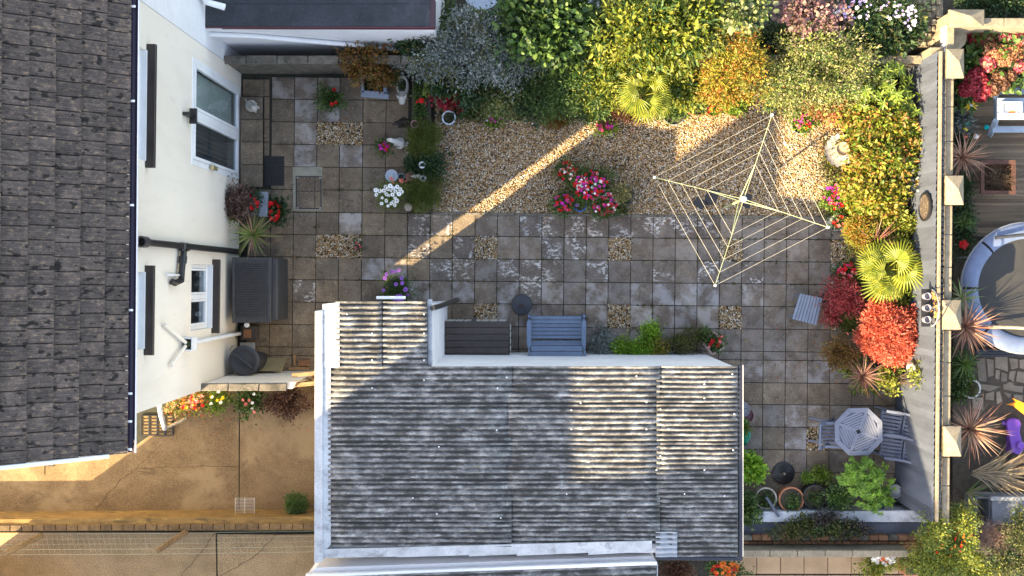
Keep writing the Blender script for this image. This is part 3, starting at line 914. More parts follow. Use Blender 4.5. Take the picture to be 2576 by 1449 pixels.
MB().pimg([(1083, 0), (1095, 0), (1094, 68), (1082, 68)], ZX - .1, ZX + .05).build('verge', plain('maroon', (.04, .016, .024), .5), nb)
def onface(u, v, vtop=70, z=ZX):      # point on the extension's wall towards the patio
    y = P(u, vtop, z).y
    d = ray(u, v); t = y / d.y
    return Vector((d.x * t, y - .05, CAMH + d.z * t))
MB().tube([onface(462, 76), onface(640, 84), onface(900, 107), onface(1005, 120)], .045, 10).build('waste_pipe', M_white, nb, smooth=True)
MB().tube([wp(-1.5, 4.5, .06), wp(-.75, 2.35, .07), wp(-.7, 2.2, .35)], .06, 10).build('downpipe', M_white, nb, smooth=True)

# ------------------------------------------------------------------ garden wall between the two gardens
gwall = thing('garden_wall', 'damp block garden wall with coping stones running behind the shrubs', 'wall', P(820, 190))
ZW = 1.07
def along(u0, v0, u1, v1, k, n):
    return u0 + (u1 - u0) * k / n, v0 + (v1 - v0) * k / n
MB().pimg([(548, 146), (2330, 140), (2330, 158), (548, 157)], 0, ZW - .05).build('wall_body', M_darkstone, gwall)
n = 23
for k in range(n):
    u0, _ = along(540, 0, 2335, 0, k, n); u1, _ = along(540, 0, 2335, 0, k + 1, n)
    MB().rimg(u0 + .8, 139 + random.uniform(-.5, .5), u1 - .8, 160, ZW - .05, ZW + random.uniform(0, .012)).build('coping_stone', M_darkstone if k < 13 else M_stone, gwall, bevel=.012)

# ------------------------------------------------------------------ garage
gar = thing('garage', 'long white garage with weathered grey corrugated roof', 'garage', P(1350, 1150))
X0, X1 = P(815, 1000, 3.45).x, P(1858, 1000, 2.80).x
def gz_(x): return 3.45 + (x - X0) / (X1 - X0) * (2.80 - 3.45)
def PG(u, v):      # picture position on the sloping roof plane
    z = 3.0
    for _ in range(6):
        p = P(u, v, z); z = gz_(p.x)
    return Vector((p.x, p.y, z))
def corr_sheet(u0, v0, u1, v1, lift=0.0, pitch=0.0885, amp=0.021, nm='corrugated_sheet', par=None, mat=None, plane=PG):
    c = [plane(u0, v0), plane(u1, v0), plane(u1, v1), plane(u0, v1)]
    ylen = (c[0] - c[3]).length
    nc = max(1, round(ylen / pitch)); ny = nc * 10; nx = 7
    vs = []; fs = []
    for i in range(nx + 1):
        f = i / nx
        a = c[0].lerp(c[1], f); b = c[3].lerp(c[2], f)
        for j in range(ny + 1):
            p = a.lerp(b, j / ny)
            sag = 0.012 * math.sin(f * 9 + p.y * 1.7) + 0.006 * math.sin(p.y * 5 + f * 3)
            vs.append(p + Vector((0, 0, lift + sag + amp * math.cos(2 * math.pi * j / 10))))
    W = ny + 1
    for i in range(nx):
        for j in range(ny): fs.append((i * W + j, i * W + j + 1, (i + 1) * W + j + 1, (i + 1) * W + j))
    me = MB().add(vs, fs)
    o = me.build(nm, mat or M_corr, par, smooth=True)
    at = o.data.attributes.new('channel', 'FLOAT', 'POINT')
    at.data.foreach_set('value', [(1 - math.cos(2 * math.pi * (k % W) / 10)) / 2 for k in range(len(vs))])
    md = o.modifiers.new('thickness', 'SOLIDIFY'); md.thickness = 0.009; md.offset = 0
    return o
# walls
gwalls = MB()
poly = [PG(818, 776), PG(1086, 770), PG(1086, 925), PG(1846, 922), PG(1846, 1392), PG(812, 1395)]
zt_ = [p.z - .05 for p in poly]
vs = [(p.x, p.y, 0) for p in poly] + [(p.x, p.y, z) for p, z in zip(poly, zt_)]
k = len(poly)
gwalls.add(vs, [(i, (i + 1) % k, k + (i + 1) % k, k + i) for i in range(k)] + [tuple(range(k, 2 * k))])
gwalls.build('wall', M_whitewall, gar)
roofg = MB().pimg([(845, 765), (1070, 765), (1070, 925), (1840, 925), (1840, 1380), (845, 1380)], 2.55, 2.62).build('roof', M_dark, gar)
rows = [921, 1017, 1113, 1209, 1305, 1378]
cols_ = [(828, 1287), (1279, 1659), (1651, 1854)]
for r_ in range(5):
    for c_, (a, b) in enumerate(cols_):
        v1 = rows[r_ + 1] + (4 if r_ < 4 else 0)
        if r_ == 4: v1 = 1372 if c_ == 0 else (1368 if c_ == 1 else 1398)
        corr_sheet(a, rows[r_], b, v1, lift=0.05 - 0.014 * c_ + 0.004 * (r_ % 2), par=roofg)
for (a, b) in ((846, 962), (955, 1076)):
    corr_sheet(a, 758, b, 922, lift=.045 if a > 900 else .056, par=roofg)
# bolts
bolt_me = MB().lathe([(.013, 0), (.013, .006), (.006, .012), (.001, .014)], 8).mesh('bolt', smooth=True); bolt_me.materials.append(M_white)
for (u, v) in [(1680, 1000 - 505 + 0)] * 0 + [(1492, 1150), (1490, 1100)] * 0 + [(875, 790), (1068, 790), (938, 838), (1068, 838), (1068, 905), (938, 905), (938, 975), (1068, 955), (1105, 1122), (1275, 948), (1252, 975), (1460, 1012), (1437, 1030), (1437, 1078), (1462, 1078), (1600, 945), (1625, 1010), (1660, 1028),
               (1625, 1078), (1680, 1078), (1660, 1145), (1770, 965), (1770, 1000), (1840, 940), (1845, 1040), (1842, 1130), (1480, 1160), (1250, 1080), (1100, 1290), (1260, 1300), (1425, 1240), (1720, 1240), (1820, 1245), (1650, 1180), (1770, 1180), (1040, 1250)]:
    p = PG(u, v); inst('bolt', bolt_me, roofg, p + Vector((0, 0, .075)))
# parapet and flashings
MB().pimg([(792, 782), (812, 780), (812, 1412), (790, 1418)], 2.5, 3.56).build('parapet', M_flash, gar, bevel=.01)
fl = MB()
a = [P(811, 765, 3.54), P(854, 760, 3.49), P(854, 925, 3.49), P(811, 925, 3.54)]
fl.add([p for p in a] + [p - Vector((0, 0, .03)) for p in a], [(0, 1, 2, 3), (7, 6, 5, 4), (0, 4, 5, 1), (1, 5, 6, 2), (2, 6, 7, 3), (3, 7, 4, 0)])
fl.build('flashing', M_flash, gar)
a = [P(811, 926, 3.54), P(832, 926, 3.50), P(832, 1370, 3.50), P(811, 1395, 3.54)]
MB().add([p for p in a] + [p - Vector((0, 0, .03)) for p in a], [(0, 1, 2, 3), (7, 6, 5, 4), (0, 4, 5, 1), (1, 5, 6, 2), (2, 6, 7, 3), (3, 7, 4, 0)]).build('flashing', M_flash, gar)
cuts = [812, 1000, 1180, 1300, 1480, 1640]
for k in range(5):
    u0, u1 = cuts[k], cuts[k + 1]
    z0, z1 = gz_(PG(u0, 1380).x), gz_(PG(u1, 1380).x)
    pts = [P(u0, 1382 - (u0 - 812) * .026, z0 + .085), P(u1, 1382 - (u1 - 812) * .026, z1 + .085), P(u1, 1404 - (u1 - 812) * .020, z1 + .02), P(u0, 1404 - (u0 - 812) * .012, z0 + .02)]
    MB().add(pts + [p - Vector((0, 0, .03)) for p in pts], [(0, 1, 2, 3), (7, 6, 5, 4), (0, 4, 5, 1), (1, 5, 6, 2), (2, 6, 7, 3), (3, 7, 4, 0)]).build('flashing', M_flash, gar)
patch = corr_sheet(1648, 1335, 1702, 1398, lift=.052, par=gar, nm='patch_sheet', mat=surf('pale_patch', (.36, .38, .42), (.26, .28, .31), scale=4, grain=.15, spot=(.2, .2, .2), spot_scale=5))
# gutters
M_gut = plain('gutter_dark', (.02, .022, .035), .35)
ga = PG(1858, 918); gb_ = PG(1858, 1400)
gt = MB().bar(ga + Vector((.035, 0, -.03)), gb_ + Vector((.035, -.02, -.03)), .085, .07).build('gutter', M_gut, gar, bevel=.015)
MB().bar(ga + Vector((.072, 0, .012)), gb_ + Vector((.072, 0, .012)), .006, .010).build('gutter_lip', M_white, gt)
MB().bar(PG(1650, 1404) + Vector((0, 0, -.02)), gb_ + Vector((0.07, -.04, -.02)), .07, .06).build('gutter', M_gut, gar, bevel=.012)
g2 = MB().bar(PG(1081, 756) + Vector((0, .02, -.05)), PG(1081, 920) + Vector((0, .0, -.05)), .075, .06).build('gutter', M_flash, gar, bevel=.01)
p = PG(1083, 775)
MB().tube([p + Vector((.03, 0, .0)), p + Vector((.12, .02, -.6)), p + Vector((.2, .05, -1.6)), Vector((p.x + .22, p.y + .06, .06))], .045, 10).build('downpipe', plain('downpipe_black', (.02, .02, .02), .4), gar, smooth=True)
MB().bar(PG(946, 755) + Vector((0, .04, -.02)), PG(1020, 755) + Vector((0, .04, -.02)), .05, .04).build('window_hood', M_white, gar, bevel=.005)
lg = MB().pimg([(1110, 905), (1800, 902), (1808, 915), (1110, 919)], 1.5, 1.6)
# ------------------------------------------------------------------ next garage at the bottom edge
ng = thing('neighbour_garage', 'white parapet and corrugated roof of the garage next door', 'garage', P(1250, 1440))
p4 = [P(795, 1428, 3.1), P(1640, 1399, 2.8), P(1655, 1421, 2.8), P(1655, 1700, 2.8), P(700, 1700, 3.1), P(770, 1449, 3.1)]
vs = [(p.x, p.y, 0) for p in p4] + [tuple(p) for p in p4]; k = len(p4)
MB().add(vs, [(i, (i + 1) % k, k + (i + 1) % k, k + i) for i in range(k)] + [tuple(range(k, 2 * k))]).build('wall', M_whitewall, ng)
def PN(u, v):
    z = 3.15 - (u - 800) / 850 * .22
    return P(u, v, z)
MB().bar(PN(770, 1447), PN(1652, 1415), .06, .10).build('trim', M_white, ng, bevel=.01)
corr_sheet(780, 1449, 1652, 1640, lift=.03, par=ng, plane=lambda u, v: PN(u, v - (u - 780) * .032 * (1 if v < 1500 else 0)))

# ------------------------------------------------------------------ wall and gate at the side of the house
sw = thing('side_wall', 'rendered side wall with mossy stone coping joining house to gate', 'wall', P(640, 945))
ZS = 2.15
MB().pimg([(515, 964), (742, 961), (735, 978), (505, 981)], 0, ZS - .05).build('wall_body', M_cream, sw)
for k, (u0, u1) in enumerate(((500, 575), (576, 652), (653, 722))):
    MB().pimg([(u0, 965), (u1, 964), (u1 - 2, 983), (u0 - 2, 984)], ZS - .05, ZS + random.uniform(0, .01)).build('coping_stone', M_darkstone, sw, bevel=.014)
gt_ = thing('side_gate', 'orange brown timber gate frame between side wall and garage', 'gate', P(760, 960))
gp = [P(722, 968, 1.9), P(792, 962, 1.9)]
MB().bar(gp[0], gp[1], .05, .10).build('top_rail', M_wood, gt_, bevel=.004)
MB().bar(gp[0] - Vector((0, 0, 1.3)), gp[1] - Vector((0, 0, 1.3)), .05, .10).build('bottom_rail', M_wood, gt_, bevel=.004)
MB().bar(gp[0] + Vector((.03, .03, -1.2)), gp[1] + Vector((-.03, .03, -.1)), .03, .09).build('brace', M_wood, gt_, bevel=.004)
for k in range(6):
    q = gp[0].lerp(gp[1], (k + .5) / 6)
    MB().box((q.x, q.y - .045, .95), (.085, .022, 1.84)).build('board', M_wood, gt_, bevel=.003)
MB().bar(P(735, 944, 2.0), P(795, 938, 2.0), .07, .05).build('lintel', M_wood, gt_, bevel=.004)

# ------------------------------------------------------------------ driveway and the yard beyond
dw = MB().pimg([(-900, 1140), (596, 940), (800, 935), (800, 1310), (-900, 1318)], -0.055, -0.03).build('driveway', M_joint)
struct(dw)
crackA = [(322, 1140), (330, 1165), (345, 1180), (372, 1178), (420, 1172), (470, 1173), (598, 1165)]
def crack(pts, amp=3.0, n=6, seed=1):
    r = random.Random(seed); out = []
    for (a, b) in zip(pts[:-1], pts[1:]):
        for k in range(n):
            f = k / n; out.append((a[0] + (b[0] - a[0]) * f + r.uniform(-amp, amp), a[1] + (b[1] - a[1]) * f + r.uniform(-amp, amp)))
    return out + [pts[-1]]
def shift(pts, du, dv): return [(u + du, v + dv) for u, v in pts]
ckA = crack([(331, 1128), (341, 1180)], 1.5, 4, 1); ckB = crack([(341, 1180), (300, 1210), (258, 1262), (226, 1306)], 2.6, 6, 2); ckC = crack([(341, 1180), (372, 1178), (470, 1173), (601, 1174)], 2.2, 8, 3)
panels = [[(-880, 1150)] + shift(ckA, -.4, 0) + shift(ckB, -.4, -.3) + [(-880, 1312)],
          ckA + shift(ckC, 0, -.4)[:-1] + [(600.5, 1173.6), (601, 1000), (598, 935)],
          shift(ckB, .4, .3)[::-1] + shift(ckC, 0, .4)[:-1] + [(600.5, 1174.4), (600, 1306)],
          [(604.5, 935), (796, 935), (796, 1306), (602.5, 1306)]]
for pl in panels:
    MB().pimg(pl, -.03, random.uniform(-.006, 0)).build('concrete_panel', M_conc, dw)
MB().pimg([(18, 1168), (112, 1164), (112, 1196), (19, 1198)], -.02, .006).build('repair_patch', M_conc, dw, bevel=.003)
yd = struct(MB().pimg([(-900, 1318), (812, 1330), (800, 1700), (-900, 1700)], -.055, -.03).build('neighbour_yard', M_joint))
ckD = crack([(541, 1342), (498, 1400), (440, 1462), (432, 1690)], 2.4, 6, 4); ckE = crack([(692, 1344), (641, 1401), (550, 1452)], 2.4, 6, 5)
for pl in [[(-880, 1340)] + shift(ckD, -.5, -.3) + [(-880, 1690)], shift(ckD, .5, .3)[::-1] + [(542, 1342), (544, 1460), (545, 1690)],
           [(546.5, 1344)] + shift(ckE, -.4, -.4) + [(547.5, 1440)], shift(ckE, .4, .4)[::-1] + [(800, 1344), (800, 1690), (548, 1690)]]:
    MB().pimg(pl, -.03, random.uniform(-.006, 0)).build('concrete_panel', M_concgrey, yd)
# low brick wall
bw = thing('drive_wall', 'low mossy brick wall between driveway and next yard', 'wall', P(400, 1320))
MB().pimg([(-700, 1312), (792, 1300), (794, 1334), (-700, 1338)], 0, .62).build('wall_body', surf('mossy_render', (.30, .19, .06), (.13, .08, .03), scale=3, grain=.4, bmp=.6, rough=.95, stretch=(.5, 2, 1), spots=[((.05, .035, .018), 3, .5, .66, .8), ((.45, .30, .10), 4, .6, .7, .6)]), bw)
for k in range(30):
    u0 = -60 + k * 28.4; vv = 1322 - (u0 + 60) * .006
    MB().rimg(u0 + .6, vv, u0 + 27.6, vv + 15, .6, .66 + random.uniform(0, .012)).build('brick', surf('mossy_brick', (.17, .105, .045), (.08, .05, .022), scale=7, grain=.4, bmp=.6, rnd=.25), bw, bevel=.008)
# concrete posts leaning out with wires
wf = thing('wire_fence', 'chain wire fence on leaning concrete posts beside the drive wall', 'fence', P(250, 1360))
tops = []
for (bu, bv, tu, tv) in ((168, 1333, 18, 1392), (462, 1322, 398, 1388)):
    b0 = P(bu - 62, bv + 14, 0) if bu < 300 else P(bu - 8, bv + 18, 0)
    pass
for (bu, bv, tu, tv) in ((106, 1346, 14, 1392), (470, 1336, 396, 1386)):
    b0 = P(bu, bv, .6); t0 = P(tu, tv, 1.25)
    MB().bar(b0 - Vector((0, 0, .0)), t0, .10, .10).build('post', M_conc, wf, bevel=.012)
wm = plain('green_wire', (.42, .50, .40), .5)
for k in range(5):
    v = 1344 + k * 13.0; z = .62 + k * .15
    MB().tube([P(-40, v, z), P(400, v - 2, z), P(792, v - 8, z)], .0014 if k in (1, 2) else .0022, 5).build('wire', wm, wf)
mesh = MB()
for k in range(64):
    u = -40 + k * 13.0
    mesh.tube([P(u, 1344, .62), P(u + 9, 1396 - 4, 1.2)], .0006, 3, caps=False)
mesh.build('chain_mesh', wm, wf)['kind'] = 'stuff'
# drains on the drive
dg = thing('driveway_grate', 'wide cast iron grate set in the driveway by the house corner', 'grate', P(394, 1070))
MB().rimg(354, 1046, 434, 1096, -.02, .004).build('pit', surf('pit_floor', (.25, .16, .05), (.1, .07, .03), scale=9), dg)
for k in range(5): MB().rimg(353 + k * 20 - (1 if k == 4 else 0), 1045, 356 + k * 20 - (1 if k == 4 else 0), 1096, 0, .03).build('bar', M_black, dg)
for k in range(7): MB().rimg(353, 1045 + k * 8.2, 434, 1046.8 + k * 8.2, 0, .024).build('cross_bar', M_black, dg)
sd = thing('small_drain', 'small square drain grate at the foot of the gable wall', 'drain', P(121, 1166))
MB().rimg(114, 1158, 135, 1174, 0, .006).build('pit', M_dark, sd)
for k in range(6): MB().rimg(115 + k * 3.5, 1158, 116.5 + k * 3.5, 1174, .005, .016).build('bar', M_stone, sd)
rk = thing('wire_rack', 'pale folded wire rack leaning on the drive wall', 'rack', P(610, 1275))
wr = plain('pale_wire', (.5, .48, .42), .4, .3)
for k in range(12):
    v = 1253 + k * 3.6; MB().tube([P(592, v, .3), P(640, v, .3)], .004, 4).build('rod', wr, rk)
for u in (592, 616, 640): MB().tube([P(u, 1252, .3), P(u, 1294, .34), P(u - 12, 1295, .05)], .006, 5).build('side_rod', wr, rk)
# downpipe standing over the drive corner
dp = thing('gable_downpipe', 'white plastic downpipe at the house corner above the grate', 'pipe', P(420, 1080))
MB().tube([P(401, 1020, 1.2), P(405, 1045, .8), P(415, 1078, .1)], .045, 12).build('pipe', M_white, dp, smooth=True)
MB().tube([P(415, 1078, .12), P(440, 1066, .10), P(470, 1051, .08)], .03, 10).build('shoe', plain('buff_plastic', (.5, .42, .28), .5), dp, smooth=True)

# ------------------------------------------------------------------ unseen houses across the drive, footprints and heights shaped to cast the shade
oh = thing('shade_house_across_drive', 'tall unseen house across the driveway, shaped to shade drive and garage roof', 'house', (-12, -9, 0))
MB().prism([(-8.8, -6.2), (-8.8, -10.54), (-16, -15.8), (-16, -11.4)], 0, 10.0).build('wall', M_cream, oh)
MB().prism([(-10.6, -5.5), (-10.6, -7.6), (-16, -11.45), (-16, -9.4)], 0, 5.5).build('shade_wing', M_cream, oh)
MB().prism([(-8.75, -6.2), (-8.75, -10.54), (-16.1, -15.85), (-16.1, -11.5)], 10.01, 10.06).build('roof', M_felt, oh)
oh2 = thing('stepped_shade_house', 'taller unseen house across the driveway, stepped to shape the shade', 'house', (-12, -14, 0))
MB().prism([(-7.65, -11.3), (-7.65, -13.3), (-16, -13.3), (-16, -11.3)], 0, 11.0).build('wall', M_cream, oh2)
MB().prism([(-5.9, -13.68), (-5.9, -16), (-7.64, -16), (-7.64, -13.31)], 0, 11.5).build('rear_shade_wing', M_cream, oh2)
MB().prism([(-7.63, -11.28), (-7.63, -13.3), (-16.1, -13.3), (-16.1, -11.28)], 11.01, 11.06).build('roof', M_felt, oh2)

# ------------------------------------------------------------------ fence and pillared wall on the right
fe = thing('board_fence', 'light grey overlapping board fence along the right side of the garden', 'fence', P(2262, 700))
ZF = 1.75
FT0, FT1 = P(2360, 132, ZF), P(2350, 1312, ZF)
fl_ = (FT1 - FT0); nb_ = 68
fd = fl_.normalized()
for k in range(nb_):
    c = FT0.lerp(FT1, (k + .5) / nb_)
    L = fl_.length / nb_
    q = Matrix.Rotation(math.atan2(fd.y, fd.x) - 0.16, 3, 'Z') @ Matrix.Rotation(random.uniform(-.012, .012), 3, 'Y')
    bmb = MB().box((0, 0, 0), (L + .022, .018, ZF - random.uniform(0.0, .02)), q)
    bmb.v = [(x + c.x - .02, y + c.y, z + (ZF) / 2) for x, y, z in bmb.v]
    bmb.build('board', M_fence, fe)
MB().bar(FT0 + Vector((.035, .02, .02)), FT1 + Vector((.035, 0, .02)), .055, .05).build('cap_rail', M_stone, fe, bevel=.006)
for z in (.35, 1.1): MB().bar(FT0 + Vector((.03, 0, z - ZF)), FT1 + Vector((.03, 0, z - ZF)), .05, .08).build('rail', M_fence, fe)
pw = thing('pillared_wall', 'pierced block wall with stone coping and pyramid capped pillars', 'wall', P(2300, 700))
ZB = 1.62
def wx(v): return 2390 - (v - 130) * .0105
MB().pimg([(wx(60) - 9, 60), (wx(60) + 7, 60), (wx(1318) + 8, 1318), (wx(1318) - 8, 1318)], 0, ZB - .32).build('wall_body', M_stone, pw)
for k in range(88):
    v = 62 + k * 14.2
    MB().pimg([(wx(v) - 8, v), (wx(v) + 6, v), (wx(v) + 6, v + 9.5), (wx(v) - 8, v + 9.5)], ZB - .32, ZB - .05).build('pierced_block', M_whitewall, pw)
seams = [60, 130, 200, 268, 355, 442, 515, 590, 672, 752, 830, 912, 996, 1072, 1150, 1222, 1318]
for a, b in zip(seams[:-1], seams[1:]):
    MB().pimg([(wx(a) - 8, a + .8), (wx(a) + 11, a + .8), (wx(b) + 11, b - .8), (wx(b) - 8, b - .8)], ZB - .05, ZB + random.uniform(0, .01)).build('coping_stone', M_stone, pw, bevel=.012)
caps = [(2382, 123, 2425, 196), (2380, 442, 2424, 515), (2371, 755, 2418, 829), (2375, 1073, 2418, 1148)]
def pyramid_cap(mb, u0, v0, u1, v1, z):
    c4 = [P(u0, v1, z), P(u1, v1, z), P(u1, v0, z), P(u0, v0, z)]
    ap = sum(c4, Vector()) / 4 + Vector((0, 0, .15))
    vs = [p - Vector((0, 0, .05)) for p in c4] + c4 + [ap]
    mb.add(vs, [(3, 2, 1, 0), (0, 1, 5, 4), (1, 2, 6, 5), (2, 3, 7, 6), (3, 0, 4, 7), (4, 5, 8), (5, 6, 8), (6, 7, 8), (7, 4, 8)])
for (u0, v0, u1, v1) in caps:
    pl = MB().rimg(u0 + 4, v0 + 5, u1 - 4, v1 - 5, 0, ZB + .10).build('pillar', M_stone, pw)
    mb = MB(); pyramid_cap(mb, u0, v0, u1, v1, ZB + .16); mb.build('pillar_cap', M_stone, pl)
# cross wall at the top right
cw = thing('cross_wall', 'pale stone wall with one pyramid capped pillar at the top right', 'wall', P(2480, 55))
MB().pimg([(2420, 50), (2700, 52), (2700, 66), (2420, 66)], 0, ZB - .1).build('wall_body', M_stone, cw)
for k in range(5):
    MB().rimg(2476 + k * 52, 45, 2526 + k * 52, 68, ZB - .1, ZB - .04).build('coping_stone', M_stone, cw, bevel=.01)
pl = MB().rimg(2394, 28, 2470, 64, 0, ZB + .04).build('pillar', M_stone, cw)
mb = MB(); pyramid_cap(mb, 2388, 24, 2476, 68, ZB + .10); mb.build('pillar_cap', M_stone, pl)
sb = thing('screen_block_wall', 'pierced stone block wall rising to a round pier at the top right', 'wall', P(2320, 60))
MB().pimg([(2306, -40), (2372, -40), (2372, 118), (2310, 118)], 0, .9).build('wall_body', M_stone, sb)
for a in range(5):
    for b in range(8):
        if (a + b) % 3 == 0: continue
        u = 2311 + a * 11.5; v = -20 + b * 17 
        MB().rimg(u, v, u + 10 - (2 if (a * b) % 2 else 0), v + 13, .9, 1.0 + .03 * (a % 2)).build('block', M_stone, sb, bevel=.012)
MB().lathe([(.001, 0), (.27, 0), (.27, 1.15), (.22, 1.2), (.001, 1.22)], 20, P(2330, 148, 0) + Vector((.0, .15, 0)), ).build('round_pier', M_stone, sb, smooth=True)
MB().rimg(2340, 118, 2376, 150, 0, 1.45).build('pier_block', M_stone, sb, bevel=.015)

# ------------------------------------------------------------------ bottom right: white ledge, brick wall, coping wall, terrace
lw = thing('rear_wall', 'low white ledge and brick wall behind the row of pots', 'wall', P(2080, 1340))
MB().pimg([(1865, 1288), (2300, 1284), (2335, 1314), (1865, 1314)], 0, .45).build('ledge', surf('peeling_white', (.55, .58, .62), (.36, .38, .42), scale=5, grain=.3, bmp=.5, spot=(.08, .08, .09), spot_scale=6, spot_lo=.55, spot_hi=.7, spot_amt=.7), lw, bevel=.01)
MB().pimg([(1865, 1316), (2330, 1316), (2340, 1352), (1865, 1352)], 0, .42).build('trough', surf('slate_blue', (.07, .08, .105), (.045, .05, .07), scale=4, grain=.3), lw)
for k in range(19):
    u0 = 1868 + k * 24.5
    MB().rimg(u0 + .7, 1347, u0 + 23.6, 1360, .40, .55 + random.uniform(0, .012)).build('brick', M_brick if k % 3 else M_darkstone, lw, bevel=.008)
for r_ in range(3):
    for k in range(24):
        u0 = 1866 + k * 19.5 + (9.7 if r_ % 2 else 0)
        MB().rimg(u0 + .8, 1362 + r_ * 7.6, u0 + 18.7, 1368.8 + r_ * 7.6, .3, .44 - r_ * .05).build('brick', M_brick, lw, bevel=.004)
MB().pimg([(1865, 1360), (2345, 1360), (2345, 1386), (1865, 1386)], 0, .30).build('wall_body', M_mortar, lw)
tw = thing('terrace_wall', 'pale stone coped wall along the bottom right terrace', 'wall', P(2050, 1390))
MB().pimg([(1866, 1387), (2285, 1385), (2285, 1400), (1866, 1401)], 0, .85).build('wall_body', M_stone, tw)
for k in range(6):
    u0 = 1868 + k * 69.5
    MB().rimg(u0 + .7, 1384.5, u0 + 68.6, 1403 - .3 * k, .85, .92 + random.uniform(0, .008)).build('coping_stone', M_stone, tw, bevel=.01)
tr = struct(MB().pimg([(1655, 1400), (2900, 1400), (2900, 1700), (1655, 1700)], -.055, -.02).build('lower_terrace', M_joint))
M_buff = surf('buff_slab', (.40, .275, .165), (.30, .205, .12), scale=2.5, grain=.25, bmp=.5, rough=.9, rnd=.1)
bufme = MB().box((0, 0, -.018), (1, 1, .036)).mesh('slab', bevel=.008); bufme.materials.append(M_buff)
for k in range(9):
    for r_ in range(2):
        a = P(1785 + k * 59.5 - 2 * r_, 1398 + r_ * 48 - (14 if r_ == 0 else 0)); b = P(1785 + (k + 1) * 59.5 - 2 * r_, 1445 + r_ * 58)
        inst('slab', bufme, tr, ((a.x + b.x) / 2, (a.y + b.y) / 2, 0), (0, 0, 0), (abs(b.x - a.x) - .014, abs(a.y - b.y) - .02, 1))

# ------------------------------------------------------------------ right hand garden: decking
dk = struct(MB().pimg([(2400, 40), (2900, 40), (2900, 1400), (2400, 1400)], -.055, -.035).build('right_garden', M_soil))
dkd = struct(MB().pimg([(2441, 110), (2760, 110), (2760, 600), (2441, 600)], -.03, .02).build('decking', M_dark))
for k in range(62):
    v0 = 112 + k * 7.8
    a = P(2441, v0, .05); b = P(2760, v0 + 7.0, .05)
    h = abs(a.y - b.y)
    MB().box(((a.x + b.x) / 2, (a.y + b.y) / 2, .036 + random.uniform(-.003, .003)), (b.x - a.x, h, .03)).build('plank', M_deck, dkd)
bedr = struct(MB().pimg([(2400, 60), (2440, 60), (2440, 1310), (2396, 1310)], -.05, .03).build('narrow_bed', M_soil))
MB().rimg(2436, 240, 2444, 590, 0, .10).build('bed_edging', M_darkwood, bedr, bevel=.006)
cp = struct(MB().pimg([(2440, 885), (2760, 885), (2760, 1120), (2440, 1120)], -.05, -.005).build('crazy_paving', M_soil))
stones_px = [[(2455, 903), (2478, 900), (2483, 960), (2462, 958)], [(2482, 902), (2500, 905), (2500, 945), (2486, 948)], [(2503, 898), (2535, 897), (2536, 935), (2504, 925)], [(2538, 900), (2560, 903), (2562, 925), (2545, 930)], [(2540, 934), (2556, 932), (2550, 962), (2538, 952)],
    [(2505, 930), (2516, 932), (2514, 955), (2503, 952)], [(2519, 935), (2534, 940), (2533, 960), (2518, 960)], [(2463, 965), (2520, 972), (2490, 985), (2465, 978)], [(2480, 990), (2502, 984), (2500, 1008), (2478, 1005)], [(2506, 986), (2516, 984), (2522, 1010), (2508, 1018)],
    [(2525, 966), (2575, 972), (2572, 988), (2524, 980)], [(2524, 986), (2545, 992), (2538, 1002)], [(2550, 992), (2574, 994), (2572, 1010), (2552, 1008)], [(2564, 905), (2580, 903), (2580, 930), (2566, 926)], [(2560, 934), (2580, 935), (2580, 965), (2556, 960)], [(2540, 960), (2552, 966), (2545, 970), (2530, 966)],
    [(2445, 1000), (2474, 1000), (2474, 1030), (2447, 1028)], [(2450, 985), (2474, 990), (2472, 996), (2450, 996)], [(2448, 935), (2458, 962), (2446, 980)]]
M_flag = surf('crazy_stone', (.22, .18, .135), (.145, .118, .088), scale=6, grain=.25, bmp=.5, rough=.9, rnd=.25)
for s_ in stones_px:
    MB().pimg(s_, -.02, .012 + random.uniform(-.004, .004)).build('stone', M_flag, cp, bevel=.006)
# ------------------------------------------------------------------ rotary clothes dryer
M_lime = plain('lime_metal', (.50, .53, .30), .4, .2)
M_cord = plain('white_cord', (.52, .48, .38), .5)
dr = thing('rotary_dryer', 'open rotary clothes dryer with four lime green arms and white lines', 'clothes dryer', P(1822, 522))
ZH = 1.62; ZT = 1.95
hub = P(1871, 501, ZH)
tips = [P(1646, 446, ZT), P(1942, 289, ZT), P(2083, 572, ZT), P(1799, 718, ZT)]
b0 = P(1822, 522)
MB().tube([b0, b0.lerp(hub, .55)], .026, 12).build('lower_pole', M_lime, dr, smooth=True)
MB().tube([b0.lerp(hub, .55), hub + Vector((0, 0, .06))], .021, 12).build('upper_pole', M_lime, dr, smooth=True)
MB().lathe([(.001, -.05), (.05, -.05), (.06, 0), (.05, .05), (.02, .09), (.001, .1)], 14, hub).build('hub', M_white, dr, smooth=True)
for t in tips:
    e = (t - hub).normalized()
    a = MB().bar(hub + e * .05, t, .010, .014).build('arm', M_lime, dr, bevel=.004)
    lo = hub - Vector((0, 0, .55)); mid = hub.lerp(t, .42)
    MB().tube([Vector((hub.x, hub.y, ZH - .38)) + (t - hub).normalized() * .03, mid], .009, 6).build('strut', M_lime, a)
    MB().lathe([(.001, -.03), (.022, -.03), (.026, 0), (.02, .03), (.001, .035)], 10, t).build('end_cap', M_white, a, smooth=True)
for f_ in (1.0, .85, .70, .56, .416):
    q = [hub.lerp(t, f_) for t in tips]
    for k in range(4):
        a, b = q[k], q[(k + 1) % 4]
        mid = (a + b) / 2 - Vector((0, 0, .025))
        MB().tube([a, mid, b], .0026, 5).build('line', M_cord, dr)
pg = thing('clothes_peg', 'white peg left hanging on the outer dryer line', 'peg', P(1975, 365, 1.9))
